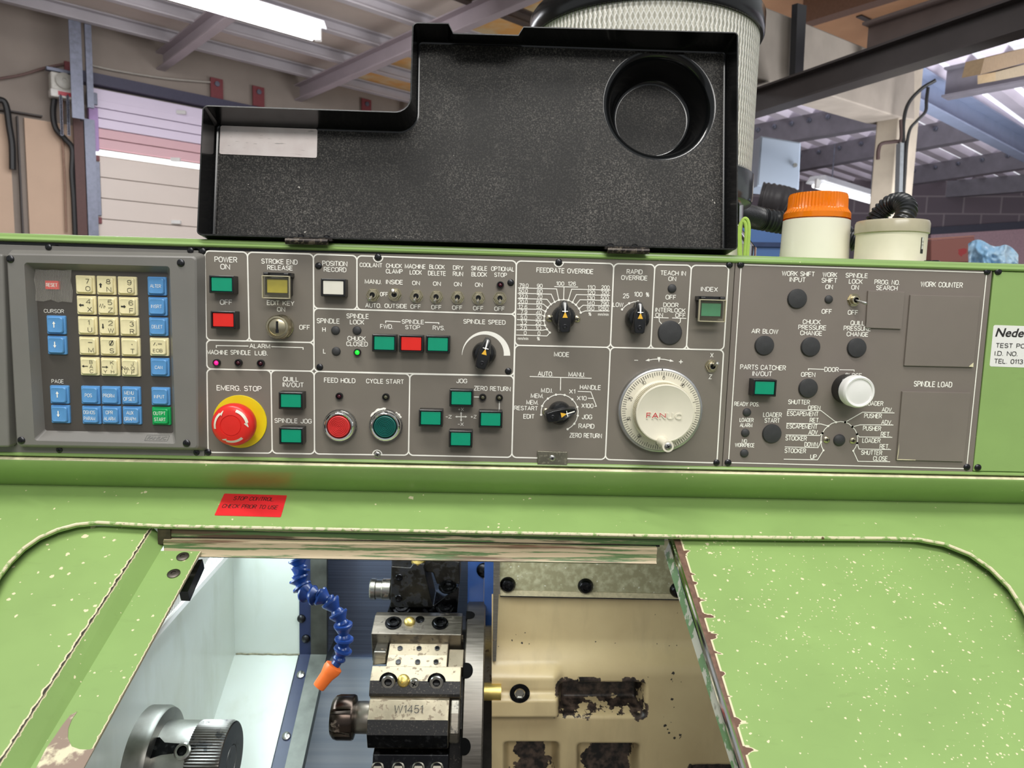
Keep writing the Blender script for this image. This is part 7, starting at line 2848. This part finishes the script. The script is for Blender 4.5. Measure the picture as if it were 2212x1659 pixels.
# ------------------------------------------------------------------ chain hoist unit
hu_ = thing('chain_hoist', 'small white chain hoist unit with red label on the left wall', 'hoist', onW(137, 225, 0.15))
p = onW(136, 183, 0.14)


def wb(p, a0, a1, z0, z1, d0, d1, m):
    k_ = 0.56
    q = [p + E1 * (a * k_) + UP * (z * k_) for a, z in ((a0, z0), (a1, z0), (a1, z1), (a0, z1))]
    q = [v + WN * (d0 * k_) for v in q]
    m.prism(q, WN * ((d1 - d0) * k_))


m = MB()
wb(p, -0.16, 0.16, -0.10, 0.14, -0.1, 0.08, m)
make('body', m, plain('off white hoist paint', rgb(206, 202, 192), 0.4), hu_, bevel=0.015)
m = MB()
m.lathe([(0.06, 0.0), (0.06, 0.02), (0.036, 0.028), (0.018, 0.028), (0.016, 0.02), (0.0001, 0.02)], p + WN * 0.045 + UP * 0.017, WN, 28, cap1=False)
make('wheel_cover', m, plain('grey hoist cover', rgb(176, 172, 162), 0.4), hu_)
m = MB()
wb(p, -0.17, 0.16, -0.20, -0.09, -0.08, 0.09, m)
make('lower_body', m, plain('white hoist body', rgb(222, 218, 212), 0.4), hu_, bevel=0.01)
m = MB()
wb(p, -0.08, 0.08, -0.17, -0.115, 0.09, 0.093, m)
make('name_label', m, plain('red hoist label', rgb(190, 60, 72), 0.4), hu_)
m = MB()
wb(p, -0.20, 0.10, 0.15, 0.20, -0.05, 0.05, m)
make('top_bracket', m, 'galv', hu_, bevel=0.004)
m = MB()
wb(p, 0.16, 0.24, -0.42, -0.12, -0.06, 0.02, m)
make('mounting_plate', m, 'galv', hu_, bevel=0.004)
for nm, x0, y0, x1, y1 in (('chain', 131, 205, 134, 292), ('chain', 146, 205, 149, 292)):
    a, b = onW(x0, y0, 0.20), onW(x1, y1, 0.20)
    m = MB()
    nl = 34
    for k in range(nl):
        c_ = a.lerp(b, (k + 0.5) / nl)
        L = (b - a).length / nl * 0.75
        ang = 0 if k % 2 else PI / 2
        ex = E1 * math.cos(ang) + WN * math.sin(ang)
        pts_ = [c_ + ex * (0.010 * math.cos(t_)) + UP * (L * math.sin(t_)) for t_ in [2 * PI * i / 8 for i in range(9)]]
        m.tube(pts_, 0.0035, 5, caps=False)
    make(nm, m, 'galv', hu_)


def cable(pxs, d, r, label, name='cable', mat='cable', fn=None):
    P = bez([(fn or onW)(x, y, d) for x, y in pxs], 8)
    m = MB()
    m.tube(P, r, 8)
    o = make(name, m, mat)
    return tag(o, label, 'cable')


cable([K16(x, y) for x, y in ((375, 470), (368, 600), (352, 740), (370, 850), (430, 920), (480, 990), (478, 1150), (490, 1320), (500, 1560))], 0.10, 0.022, 'thick black cable hanging in a curve below the chain hoist')
cable([K16(x, y) for x, y in ((-40, 660), (20, 668), (45, 720), (62, 840), (80, 960), (84, 1125))], 0.09, 0.024, 'black cable hooked over the rail at the left edge')
cable([K16(x, y) for x, y in ((420, 640), (415, 900), (430, 1200), (440, 1540))], 0.06, 0.008, 'thin pull cord on the pinkish board', 'cord', plain('brown cord', rgb(150, 118, 100), 0.6))
cable([K16(x, y) for x, y in ((-20, 525), (150, 495), (300, 450), (420, 425))], 0.04, 0.010, 'thin wire sagging across the taupe wall to the bracket', 'wire', plain('grey brown wire', rgb(110, 84, 78), 0.6))
cable([K16(x, y) for x, y in ((590, 430), (780, 470), (1100, 520), (1420, 548))], 0.04, 0.008, 'thin pale wire strung along the wall above the roller door', 'wire', plain('pale wire', rgb(176, 168, 158), 0.6))
cable([K16(x, y) for x, y in ((600, 1560), (640, 1520), (700, 1470), (752, 1400))], -4.9, 0.004, 'thin bent wire sticking up behind the housing by the roller door', 'wire')

# ------------------------------------------------------------------ roof over the left bays
ZR = 3.50


def gridpt(s, t_, z):
    return Vector((W0.x, W0.y, 0)) + E1 * s + WN * t_ + UP * z


def st(px, py, z):
    p = atZ(px, py, z) - W0
    return p.dot(E1), p.dot(WN)


t = NT('roof sheets')
tc = t.n('ShaderNodeTexCoord')
dv = t.n('ShaderNodeVectorMath', operation='DOT_PRODUCT')
gp = t.n('ShaderNodeNewGeometry')
t.l(gp.outputs['Position'], dv.inputs[0])
dv.inputs[1].default_value = tuple(E1)
co = t.coord()
sel = t.math('FRACT', t.math('MULTIPLY', dv.outputs['Value'], 0.42))
c = t.mix(t.ramp(t.noise(co, 1.2, 4), 0.3, 0.7), rgb(214, 200, 190), rgb(190, 176, 166))
c = t.mix(t.math('GREATER_THAN', dv.outputs['Value'], W0.dot(E1) + 1.95), c, t.mix(t.ramp(t.noise(co, 2.5, 3), 0.45, 0.6), rgb(224, 166, 92), rgb(222, 196, 150)))
M['roof'] = t.set(c, 0.7)
m = MB()
def azim(px, d):
    r_ = ray(px, 600)
    p_ = CAM + Vector((r_.x, r_.y, 0)).normalized() * d - W0
    return p_.dot(E1), p_.dot(WN)


q = [gridpt(s, t_, ZR) for s, t_ in ((-6, -0.2), (4.8, -0.2), azim(1420, 9.3), azim(1420, 3.0), (-1.5, 4.2), (-6, 4.2))]
m.prism(q, UP * 0.06)
o = make('ceiling', m, 'roof')
o['kind'] = 'structure'
M['purlin'] = plain('grey lilac purlin', rgb(186, 180, 184), 0.55, var=0.1, scale=3)
M['purlin_dark'] = plain('dark roof timber', rgb(78, 66, 60), 0.65, var=0.15, scale=4)
for k, t_ in enumerate((0.35, 0.95, 1.55, 2.15, 2.75, 3.35)):
    m = MB()
    m.beam(gridpt(-6, t_, ZR - 0.001), gridpt(min(5.2, 4.9 - t_ * 0.55), t_, ZR - 0.001), 0.05, 0.10, prof=csec(0.06, 0.10, 0.012))
    o = make('roof_purlin', m, 'purlin' if k < 4 else 'purlin_dark')
    tag(o, 'long straight roof purlin running along the left wall direction', 'purlin', 'roof purlins over the left bays', kind='structure')
sr, _ = st(680, 120, ZR)
for k, s in enumerate((-2.0, -0.7, 0.56, 1.82, 3.03, 4.2)):
    m = MB()
    m.beam(gridpt(s, 0.0, ZR - 0.09), gridpt(s, 3.6 if s < 2 else 2.4, ZR - 0.09), 0.07, 0.15, prof=csec(0.07, 0.15, 0.012))
    o = make('roof_rafter', m, plain('lilac brown steel', rgb(176, 164, 170), 0.5, var=0.1, scale=3))
    tag(o, 'steel rafter crossing below the purlins', 'rafter', 'roof rafters over the left bays', kind='structure')

# ------------------------------------------------------------------ near fluorescent batten, lit
zl = 3.02


def batten(a, b, wdt, label, lit, hang=0.5):
    ax = (b - a).normalized()
    f_ = thing('fluorescent_light', label, 'ceiling light', (a + b) / 2)
    m = MB()
    m.beam(a + UP * 0.10, b + UP * 0.10, wdt, 0.05, prof=[(-wdt / 2, -0.02), (-wdt * 0.32, 0.04), (wdt * 0.32, 0.04), (wdt / 2, -0.02), (wdt * 0.46, -0.022), (wdt * 0.28, 0.0), (-wdt * 0.28, 0.0), (-wdt * 0.46, -0.022)])
    make('reflector', m, plain('white enamel reflector', rgb(214, 214, 218), 0.35), f_, smooth=0)
    side = ax.cross(UP).normalized()
    for sg_ in (-0.2, 0.2):
        m = MB()
        m.lathe([(0.019, 0.0), (0.019, (b - a).length - 0.06)], a + ax * 0.03 + side * (sg_ * wdt) + UP * 0.055, ax, 14, cap0=True)
        make('tube', m, lit, f_)
    m = MB()
    for e in (a + ax * 0.012, b - ax * 0.012):
        m.box((e.x - 0.02, e.y - 0.02, e.z + 0.03), (e.x + 0.02, e.y + 0.02, e.z + 0.11))
    make('lamp_holder', m, 'white_plastic', f_)
    m = MB()
    for q_ in (0.2, 0.8):
        c_ = a.lerp(b, q_)
        m.tube([c_ + UP * 0.13, c_ + UP * (0.13 + hang)], 0.006, 6)
    make('hanger', m, 'galv', f_)
    return f_


lit = emit('lit fluorescent tube', (0.97, 0.98, 1.0, 1), 9.0)
b_ = atZ(690, 82, zl)
a_ = b_ - E1 * 2.4
a_.z = b_.z = zl - 0.05
batten(a_, b_, 0.20, 'long lit fluorescent batten hanging at the upper left', lit)
area('fluorescent_light_output', (a_ + b_) / 2 + Vector((0, 0, -0.06)), (a_ + b_) / 2 + Vector((0, 0, -3)), 0.2, 2.2, 16, (0.95, 0.96, 1.0))

# ------------------------------------------------------------------ right side: mezzanine with steel deck, column and beams
ZM = 3.05
t = NT('pale profiled deck')
c = t.mix(t.ramp(t.noise(t.coord(), 2, 3), 0.3, 0.7), rgb(226, 216, 228), rgb(206, 196, 208))
M['deck'] = t.set(c, 0.45, 0.0)
DE1 = E2
R0 = atZ(2100, 300, ZM)


def gr(s, t_, z):
    """mezzanine grid: s along E1, t along E2"""
    return Vector((R0.x, R0.y, 0)) + E1 * s + E2 * t_ + UP * z


# trapezoid profile running along E1, so its ribs cross the purlins
m = MB()
pitch, dep = 0.22, 0.06
n = 86
tt = []
for i in range(n):
    b0 = -7.0 + i * pitch
    tt += [(b0, 0.0), (b0 + pitch * 0.42, 0.0), (b0 + pitch * 0.52, dep), (b0 + pitch * 0.90, dep)]
for (b0, z) in tt:
    m.v += [gr(-2.75, b0, ZM + z), gr(11, b0, ZM + z)]
for i in range(len(tt) - 1):
    m.f.append((2 * i, 2 * i + 1, 2 * i + 3, 2 * i + 2))
    m.mi.append(1 if i % 4 == 2 else 0)
dk = make('ceiling_deck', m, ['deck', emit('daylight through clear ribs', (0.93, 0.95, 1.0, 1), 0.85, rgb(230, 230, 238))], smooth=0)
dk['kind'] = 'structure'
dk['label'], dk['category'] = 'pale ribbed steel deck overhead on the right', 'ceiling deck'
M['steel_grey'] = plain('mottled grey steel', rgb(112, 108, 116), 0.5, var=0.16, scale=9)
M['steel_dark'] = plain('dark brown grey steel', rgb(66, 60, 60), 0.5, var=0.15, scale=6)
M['steel_blue'] = plain('blue grey steel', rgb(142, 152, 178), 0.45, var=0.08, scale=6)
M['concrete'] = plain('grey concrete', rgb(142, 132, 122), 0.85, var=0.14, scale=5, bump=0.2, bscale=60)
zpu = ZM - 0.005


def purl(xa, ya, xb, yb, w, h, mat, label, name='steel_beam', z=zpu, ext=0.0, prof=None, bolts=0):
    a, b = atZ(xa, ya, z), atZ(xb, yb, z)
    d_ = (b - a).normalized()
    a, b = a - d_ * ext, b + d_ * ext
    mm = MB()
    mm.beam(a + UP * h, b + UP * h, w, h, prof=prof)
    if bolts:
        sd = d_.cross(UP).normalized()
        if sd.dot(CAM - a) < 0:
            sd = -sd
        for i in range(bolts):
            c_ = a.lerp(b, (i + 0.5) / bolts) + sd * (w / 2 + 0.002) + UP * (h * 0.72)
            mm.lathe([(0.022, 0), (0.022, 0.012), (0.010, 0.016), (0.010, 0.03)], c_, sd, 8, mi=1)
    o = make(name, mm, [mat, 'galv'])
    return tag(o, label, 'beam', kind='structure')


zd = ZM - 0.20
purl(1560, 331, 1900, 276, 0.12, 0.20, 'steel_grey', 'mottled grey purlin below the deck, left of the column, upper one', z=zd, bolts=9)
purl(1640, 385, 1995, 322, 0.12, 0.20, 'steel_grey', 'mottled grey purlin below the deck, behind the column', z=zd, ext=0.5, bolts=12)
purl(1965, 400, 2260, 358, 0.12, 0.20, 'steel_grey', 'mottled grey purlin right of the column with bolts', z=zd, ext=0.3, bolts=8)
purl(1900, 438, 2300, 408, 0.12, 0.20, 'steel_grey', 'lowest mottled grey purlin, over the far block wall', z=zd, ext=0.6)
purl(1990, 222, 2300, 384, 0.10, 0.20, 'steel_blue', 'blue grey steel girder slanting down at the right edge', z=zd - 0.02, prof=csec(0.10, 0.22, 0.012), ext=0.15)
purl(2040, 220, 2300, 172, 0.10, 0.22, 'steel_grey', 'grey bolted girder in the upper right corner', z=zd - 0.02, prof=isec(0.12, 0.2, 0.014))
# dark main girder
a, b = atZ(1585, 264, 2.32), atZ(2330, 36, 2.32)
mm = MB()
mm.beam(a + UP * 0.12, b + UP * 0.12, 0.2, 0.12, prof=isec(0.09, 0.12, 0.010))
tag(make('steel_beam', mm, 'steel_dark'), 'dark brown main girder crossing the upper right', 'beam', kind='structure')
# concrete haunched beam and column
DC = 5.4
def pier(pxs, dist, depth, mat, name, label, cat, kind='structure', along=None):
    P = [atD(x, y, dist) for x, y in pxs]
    # upright slab facing along E2
    nrm = (along or -E2)
    P0_ = P[0]
    P = [atP(x, y, P0_, nrm) for x, y in pxs]
    mm = MB()
    mm.prism(P, -nrm * depth)
    return tag(make(name, mm, mat), label, cat, kind=kind)


C0 = atD(1930, 400, DC)
CL, CR = atP(1881, 400, C0, E1), atP(1973, 400, C0, E2)
wl_, wr_ = (CL - C0).dot(E2), (CR - C0).dot(E1)
hb = atP(1947, 254, C0, E2)
zh = hb.z
mm = MB()
q = [Vector((p_.x, p_.y, 0)) for p_ in (C0, C0 + E1 * wr_, C0 + E1 * wr_ + E2 * wl_, C0 + E2 * wl_)]
mm.prism(q, UP * (zh + 0.5))
tag(make('column', mm, plain('pale concrete face', rgb(172, 160, 144), 0.85, var=0.14, scale=5), bevel=0.012), 'square concrete column with cables rising behind the junction box', 'column', kind='structure')
def on_face(x, y, d=0.0):
    return atP(x, y, C0 - E2 * (0.01 + d), E2)


mm = MB()
P = [on_face(*K14(x, y)) for x, y in ((-60, -90), (480, 125), (980, 330), (1190, 405), (1190, 742), (1105, 728), (690, 597), (490, 548), (-60, 425))]
mm.prism(P, E2 * (wl_ + 0.08))
tag(make('concrete_beam', mm, 'concrete', bevel=0.01), 'large stained concrete beam running from behind the filter down to the column', 'concrete beam', kind='structure')
mm = MB()
P = [on_face(*K14(x, y), 0.03) for x, y in ((430, 30), (487, 45), (462, 545), (412, 532))]
mm.prism(P, -E2 * 0.03)
tag(make('steel_strap', mm, plain('black steel strap', rgb(26, 26, 30), 0.4)), 'black vertical strap over the concrete beam', 'strap', kind='structure')
a, b = atZ(1870, 152, 2.75), atZ(2330, 26, 2.75)
mm = MB()
mm.beam(a + UP * 0.25, b + UP * 0.25, 0.14, 0.25, prof=isec(0.14, 0.25, 0.014))
tag(make('steel_beam', mm, plain('brown painted steel', rgb(98, 84, 80), 0.5, var=0.14, scale=6)), 'brown painted steel beam just above the dark main girder', 'beam', kind='structure')
# boarded ceiling above the girder
ZB_ = 3.9
t = NT('brown ceiling board')
c = t.mix(t.ramp(t.noise(t.coord(), 1.6, 4), 0.3, 0.7), rgb(206, 162, 122), rgb(182, 140, 104))
M['board_brown'] = t.set(c, 0.7)
mm = MB()
pp = [atZ(x, y, ZB_) for x, y in ((1640, 330), (2330, 205), (2420, -260), (1640, -260), (1500, 100))]
mm.prism(pp, UP * 0.03)
tag(make('ceiling_board', mm, 'board_brown'), 'brown boarded ceiling above the dark girder', 'ceiling board', kind='structure')
for (xa, ya, xb, yb, mt, lab) in ((1740, 55, 2050, -40, plain('brown joist', rgb(112, 86, 72), 0.6), 'brown joist below the boarded ceiling'), (1880, 110, 2330, -15, 'steel_dark', 'dark joist along the boarded ceiling')):
    a, b = atZ(xa, ya, ZB_ - 0.2), atZ(xb, yb, ZB_ - 0.2)
    mm = MB()
    mm.beam(a + UP * 0.2, b + UP * 0.2, 0.12, 0.2)
    tag(make('ceiling_joist', mm, mt), lab, 'joist', kind='structure')
for i, (xa, ya, xb, yb) in enumerate(((1855, 36, 1950, 80), (2050, 2, 2112, 34))):
    a, b = atZ(xa, ya, ZB_ - 0.012), atZ(xb, yb, ZB_ - 0.012)
    mm = MB()
    mm.beam(a + UP * 0.01, b + UP * 0.01, 0.05, 0.01)
    tag(make('ceiling_batten', mm, 'steel_dark'), ('dark cover strip between brown ceiling boards, nearer the concrete beam', 'dark cover strip between brown ceiling boards, nearer the top right corner')[i], 'cover strip', kind='structure')
for i, (xa, ya, xb, yb) in enumerate(((1895, 105, 2330, 25), (1890, 125, 2330, 55))):
    a, b = atZ(xa, ya, 3.3), atZ(xb, yb, 3.3)
    mm = MB()
    mm.tube([a, b], 0.03, 10)
    tag(make('steel_pipe', mm, 'steel_grey'), ('upper' if i == 0 else 'lower') + ' grey pipe above the dark girder', 'pipe')
# timber pieces at the right edge
for i, q in enumerate((((1620, 360), (1900, 290), (1900, 380), (1595, 460)), ((1690, 445), (1900, 390), (1900, 460), (1690, 500)))):
    P0_ = atD(*K14(1750, 400), 4.6)
    P = [atP(*K14(x, y), P0_, -E2) for x, y in q]
    mm = MB()
    mm.prism(P, E2 * 0.08)
    tag(make('timber_board', mm, plain('pale timber', rgb((176, 190)[i], (148, 170)[i], (116, 140)[i]), 0.6, var=0.08)), ('upper brown timber board at the right edge under the girder', 'lower pale timber board at the right edge under the girder')[i], 'board')
# cables and pipes on the column
def onC(x, y, d):
    return atD(x, y, DC - 0.16 - d)


cable([K14(x, y) for x, y in ((1320, 495), (1230, 550), (1150, 640), (1120, 760), (1120, 900), (1110, 1060), (1100, 1210))], 0.0, 0.011, 'black cable curving down the column from the girder', fn=onC)
cable([K14(x, y) for x, y in ((1272, 540), (1262, 620), (1255, 690), (1200, 750), (1160, 800), (1140, 900), (1130, 1060), (1120, 1210))], 0.0, 0.010, 'angled black cable right of the curving one on the column', fn=onC)
cable([K14(x, y) for x, y in ((1105, 740), (1105, 860), (1060, 875), (985, 888), (965, 930), (962, 985))], 0.0, 0.012, 'dark pipe branching left across the column', 'pipe', plain('brown dark pipe', rgb(66, 48, 46), 0.5), fn=onC)
mm = MB()
P = [atD(*K14(x, y), DC - 0.2) for x, y in ((1102, 880), (1124, 883), (1114, 1215), (1092, 1215))]
mm.prism(P, (0, 0.05, 0))
tag(make('cable_trunking', mm, plain('grey trunking', rgb(126, 130, 134), 0.4)), 'grey cable trunking on the column above the conduit loop', 'trunking')
# second, distant fluorescent light
P_ = atD(*K14(585, 1140), 7.4)
Q_ = atP(*K14(930, 1190), P_, -E2)
P_.z -= 0.0
b2 = batten(Vector((P_.x, P_.y, P_.z - 0.06)), Vector((P_.x, P_.y, P_.z - 0.06)) + Vector((Q_.x - P_.x, Q_.y - P_.y, 0)) * 1.2, 0.22, 'distant fluorescent batten behind the amber beacon', emit('lit distant tube', (0.97, 0.98, 1.0, 1), 1.6), 0.35)
# back wall of blocks under the mezzanine
t = NT('painted block wall')
br = t.n('ShaderNodeTexBrick')
br.inputs['Scale'].default_value = 1.0
br.inputs['Color1'].default_value = rgb(104, 92, 100)
br.inputs['Color2'].default_value = rgb(94, 84, 92)
br.inputs['Mortar'].default_value = rgb(132, 122, 126)
br.inputs['Brick Width'].default_value = 0.44
br.inputs['Row Height'].default_value = 0.22
br.inputs['Mortar Size'].default_value = 0.010
mpn = t.n('ShaderNodeUVMap')
t.l(mpn.outputs[0], br.inputs['Vector'])
M['blocks'] = t.set(br.outputs[0], 0.75)
P0_ = atD(2100, 480, 11.0)
mm = MB()
wd = E1 * math.cos(-0.9) + E2 * math.sin(-0.9)
wd = Vector((0.98, -0.2, 0)).normalized()
ends = [P0_ - wd * 6.5, P0_ + wd * 4]
mm.add([Vector((ends[0].x, ends[0].y, 0)), Vector((ends[1].x, ends[1].y, 0)), Vector((ends[1].x, ends[1].y, 4.6)), Vector((ends[0].x, ends[0].y, 4.6))], [(0, 1, 2, 3)])
mm.uv = [(0, 0), (10.5, 0), (10.5, 4.6), (0, 4.6)]
o = make('wall_back', mm, 'blocks')
o['kind'] = 'structure'
bwn = Vector((-wd.y, wd.x, 0))
if bwn.dot(CAM - P0_) < 0:
    bwn = -bwn


def onBW(x, y, d=0.0):
    return atP(x, y, P0_ + bwn * d, bwn)


for i, (q, c_, nm, lab, cat) in enumerate((
        (((1290, 1405), (1900, 1365), (1900, 1410), (1290, 1450)), rgb(62, 62, 76), 'wall_rail', 'dark horizontal rail on the far block wall', 'rail'),
        (((1290, 1450), (1900, 1412), (1900, 1640), (1290, 1640)), rgb(178, 146, 154), 'wall_panel', 'pinkish lower panel on the far wall behind the plastic bag', 'wall panel'))):
    P = [onBW(*K14(x, y), 0.05) for x, y in q]
    mm = MB()
    mm.prism(P, -bwn * 0.04)
    tag(make(nm, mm, plain(lab, c_, 0.6)), lab, cat, kind='structure')
# electrical cabinet on the far side, pale blue
P0c = atD(*K14(350, 1000), 4.4)
P = [atP(*K14(x, y), P0c, Vector((-0.1, -0.99, 0))) for x, y in ((238, 838), (488, 880), (476, 1172), (215, 1150))]
ec = thing('electrical_box', 'pale blue grey electrical box between the filter and the column', 'electrical box', (P[3] + P[2]) / 2)
mm = MB()
mm.prism(P, (0, 0.25, 0))
make('body', mm, plain('pale blue grey enamel', rgb(176, 188, 206), 0.35, var=0.06, scale=3), ec, bevel=0.006)
mm = MB()
P2 = [p_ + (sum(P, Vector()) / 4 - p_) * 0.06 + Vector((0, -0.004, 0)) for p_ in P]
mm.prism(P2, (0, 0.004, 0))
make('door', mm, plain('pale blue grey door', rgb(180, 192, 210), 0.35, var=0.06, scale=3), ec, bevel=0.002)
mm = MB()
c_ = P2[1].lerp(P2[2], 0.5) + Vector((-0.03, -0.006, 0))
mm.lathe([(0.012, 0), (0.012, 0.012)], c_, (0, -1, 0), 16)
make('lock', mm, 'steel', ec)
# flexible duct
pth = bez([atD(*K14(235, 1215), 3.6), atD(*K14(330, 1230), 3.6), atD(*K14(430, 1260), 3.65), atD(*K14(520, 1330), 3.7)])
o = make('flexible_duct', corrugated(pth, 0.068, 0.022, 0.93, 24), plain('dark grey duct fabric', rgb(70, 66, 68), 0.5))
tag(o, 'dark grey ribbed flexible duct behind the amber beacon', 'duct')
# blue machine beyond the hose
P0c = atD(*K14(280, 1480), 2.6)
P = [atP(*K14(x, y), P0c, Vector((0, -1, 0))) for x, y in ((90, 1360), (520, 1380), (520, 1640), (90, 1640))]
bm_ = thing('blue_cabinet', 'blue painted cabinet behind the beacon, low behind the green tubes', 'cabinet', (P[3] + P[2]) / 2)
mm = MB()
mm.prism(P, (0, 0.4, 0))
make('body', mm, plain('mid blue enamel', rgb(86, 120, 176), 0.35, var=0.12, scale=4), bm_, bevel=0.004)
mm = MB()
P = [atP(*K14(x, y), P0c + Vector((0, -0.01, 0)), Vector((0, -1, 0))) for x, y in ((180, 1495), (520, 1500), (520, 1528), (180, 1523))]
mm.prism(P, (0, 0.009, 0))
make('trim_strip', mm, plain('dark blue strip', rgb(50, 66, 104), 0.35), bm_)
# red brown carton on a shelf and pale blue plastic bag
P0c = atD(*K14(1420, 1510), 3.4)
P = [atP(*K14(x, y), P0c, Vector((-0.25, -0.97, 0))) for x, y in ((1290, 1485), (1560, 1462), (1565, 1620), (1290, 1620))]
cb_ = thing('carton', 'red brown printed carton low behind the junction box', 'carton', (P[3] + P[2]) / 2)
mm = MB()
mm.prism(P, (0.1, 0.4, 0))
t = NT('red brown carton')
c = t.mix(chip_mask(t, t.coord(), 14, 0.35, 0.9), rgb(150, 96, 88), rgb(166, 60, 62))
make('body', mm, t.set(c, 0.7), cb_, bevel=0.004)
mm = MB()
P = [p_ + Vector((0, 0, 0.001)) for p_ in (P[0], P[1])]
mm.prism([P[0], P[1], P[1] + Vector((0.1, 0.4, 0.03)), P[0] + Vector((0.1, 0.4, 0.03))], (0, 0, 0.004))
make('flap', mm, plain('carton flap', rgb(176, 120, 104), 0.7), cb_)
bg = MB()
P0c = atD(*K14(1690, 1560), 2.7)
nx_, ny_ = 40, 26
random.seed(3)
for side in (0,):
    for j in range(ny_ + 1):
        for i in range(nx_ + 1):
            u, v = i / nx_, j / ny_
            ridge = 0.92 + 0.08 * math.sin(u * 9.0) - 0.30 * abs(u - 0.28) ** 1.5 - 0.42 * max(0, u - 0.72) ** 1.2 * 2.2
            x = 1520 + 310 * u
            y = 1700 - (1700 - 1478) * v * ridge
            dpt = 0.05 * math.sin(u * PI) * (1.2 - v * 0.9) + 0.05 * mnoise.noise(Vector((u * 5, v * 2.2, 1))) + 0.02 * mnoise.noise(Vector((u * 14, v * 7, 5)))
            p = atD(*K14(x, y), 2.7 - dpt)
            bg.v.append(p)
for j in range(ny_):
    for i in range(nx_):
        a = j * (nx_ + 1) + i
        bg.f.append((a, a + 1, a + nx_ + 2, a + nx_ + 1))
        bg.mi.append(0)
t = NT('pale blue plastic film')
co = t.coord()
c = t.mix(t.ramp(t.noise(t.coord(scale=(1, 1, 0.3)), 14, 4), 0.4, 0.7), rgb(150, 196, 232), rgb(206, 226, 238))
o = make('plastic_bag', bg, t.set(c, 0.18), smooth=180)
tag(o, 'crumpled pale blue plastic bag at the lower right of the background', 'bag')
# a light things seen just above the top rail on the left: rag and thin plate
o = None
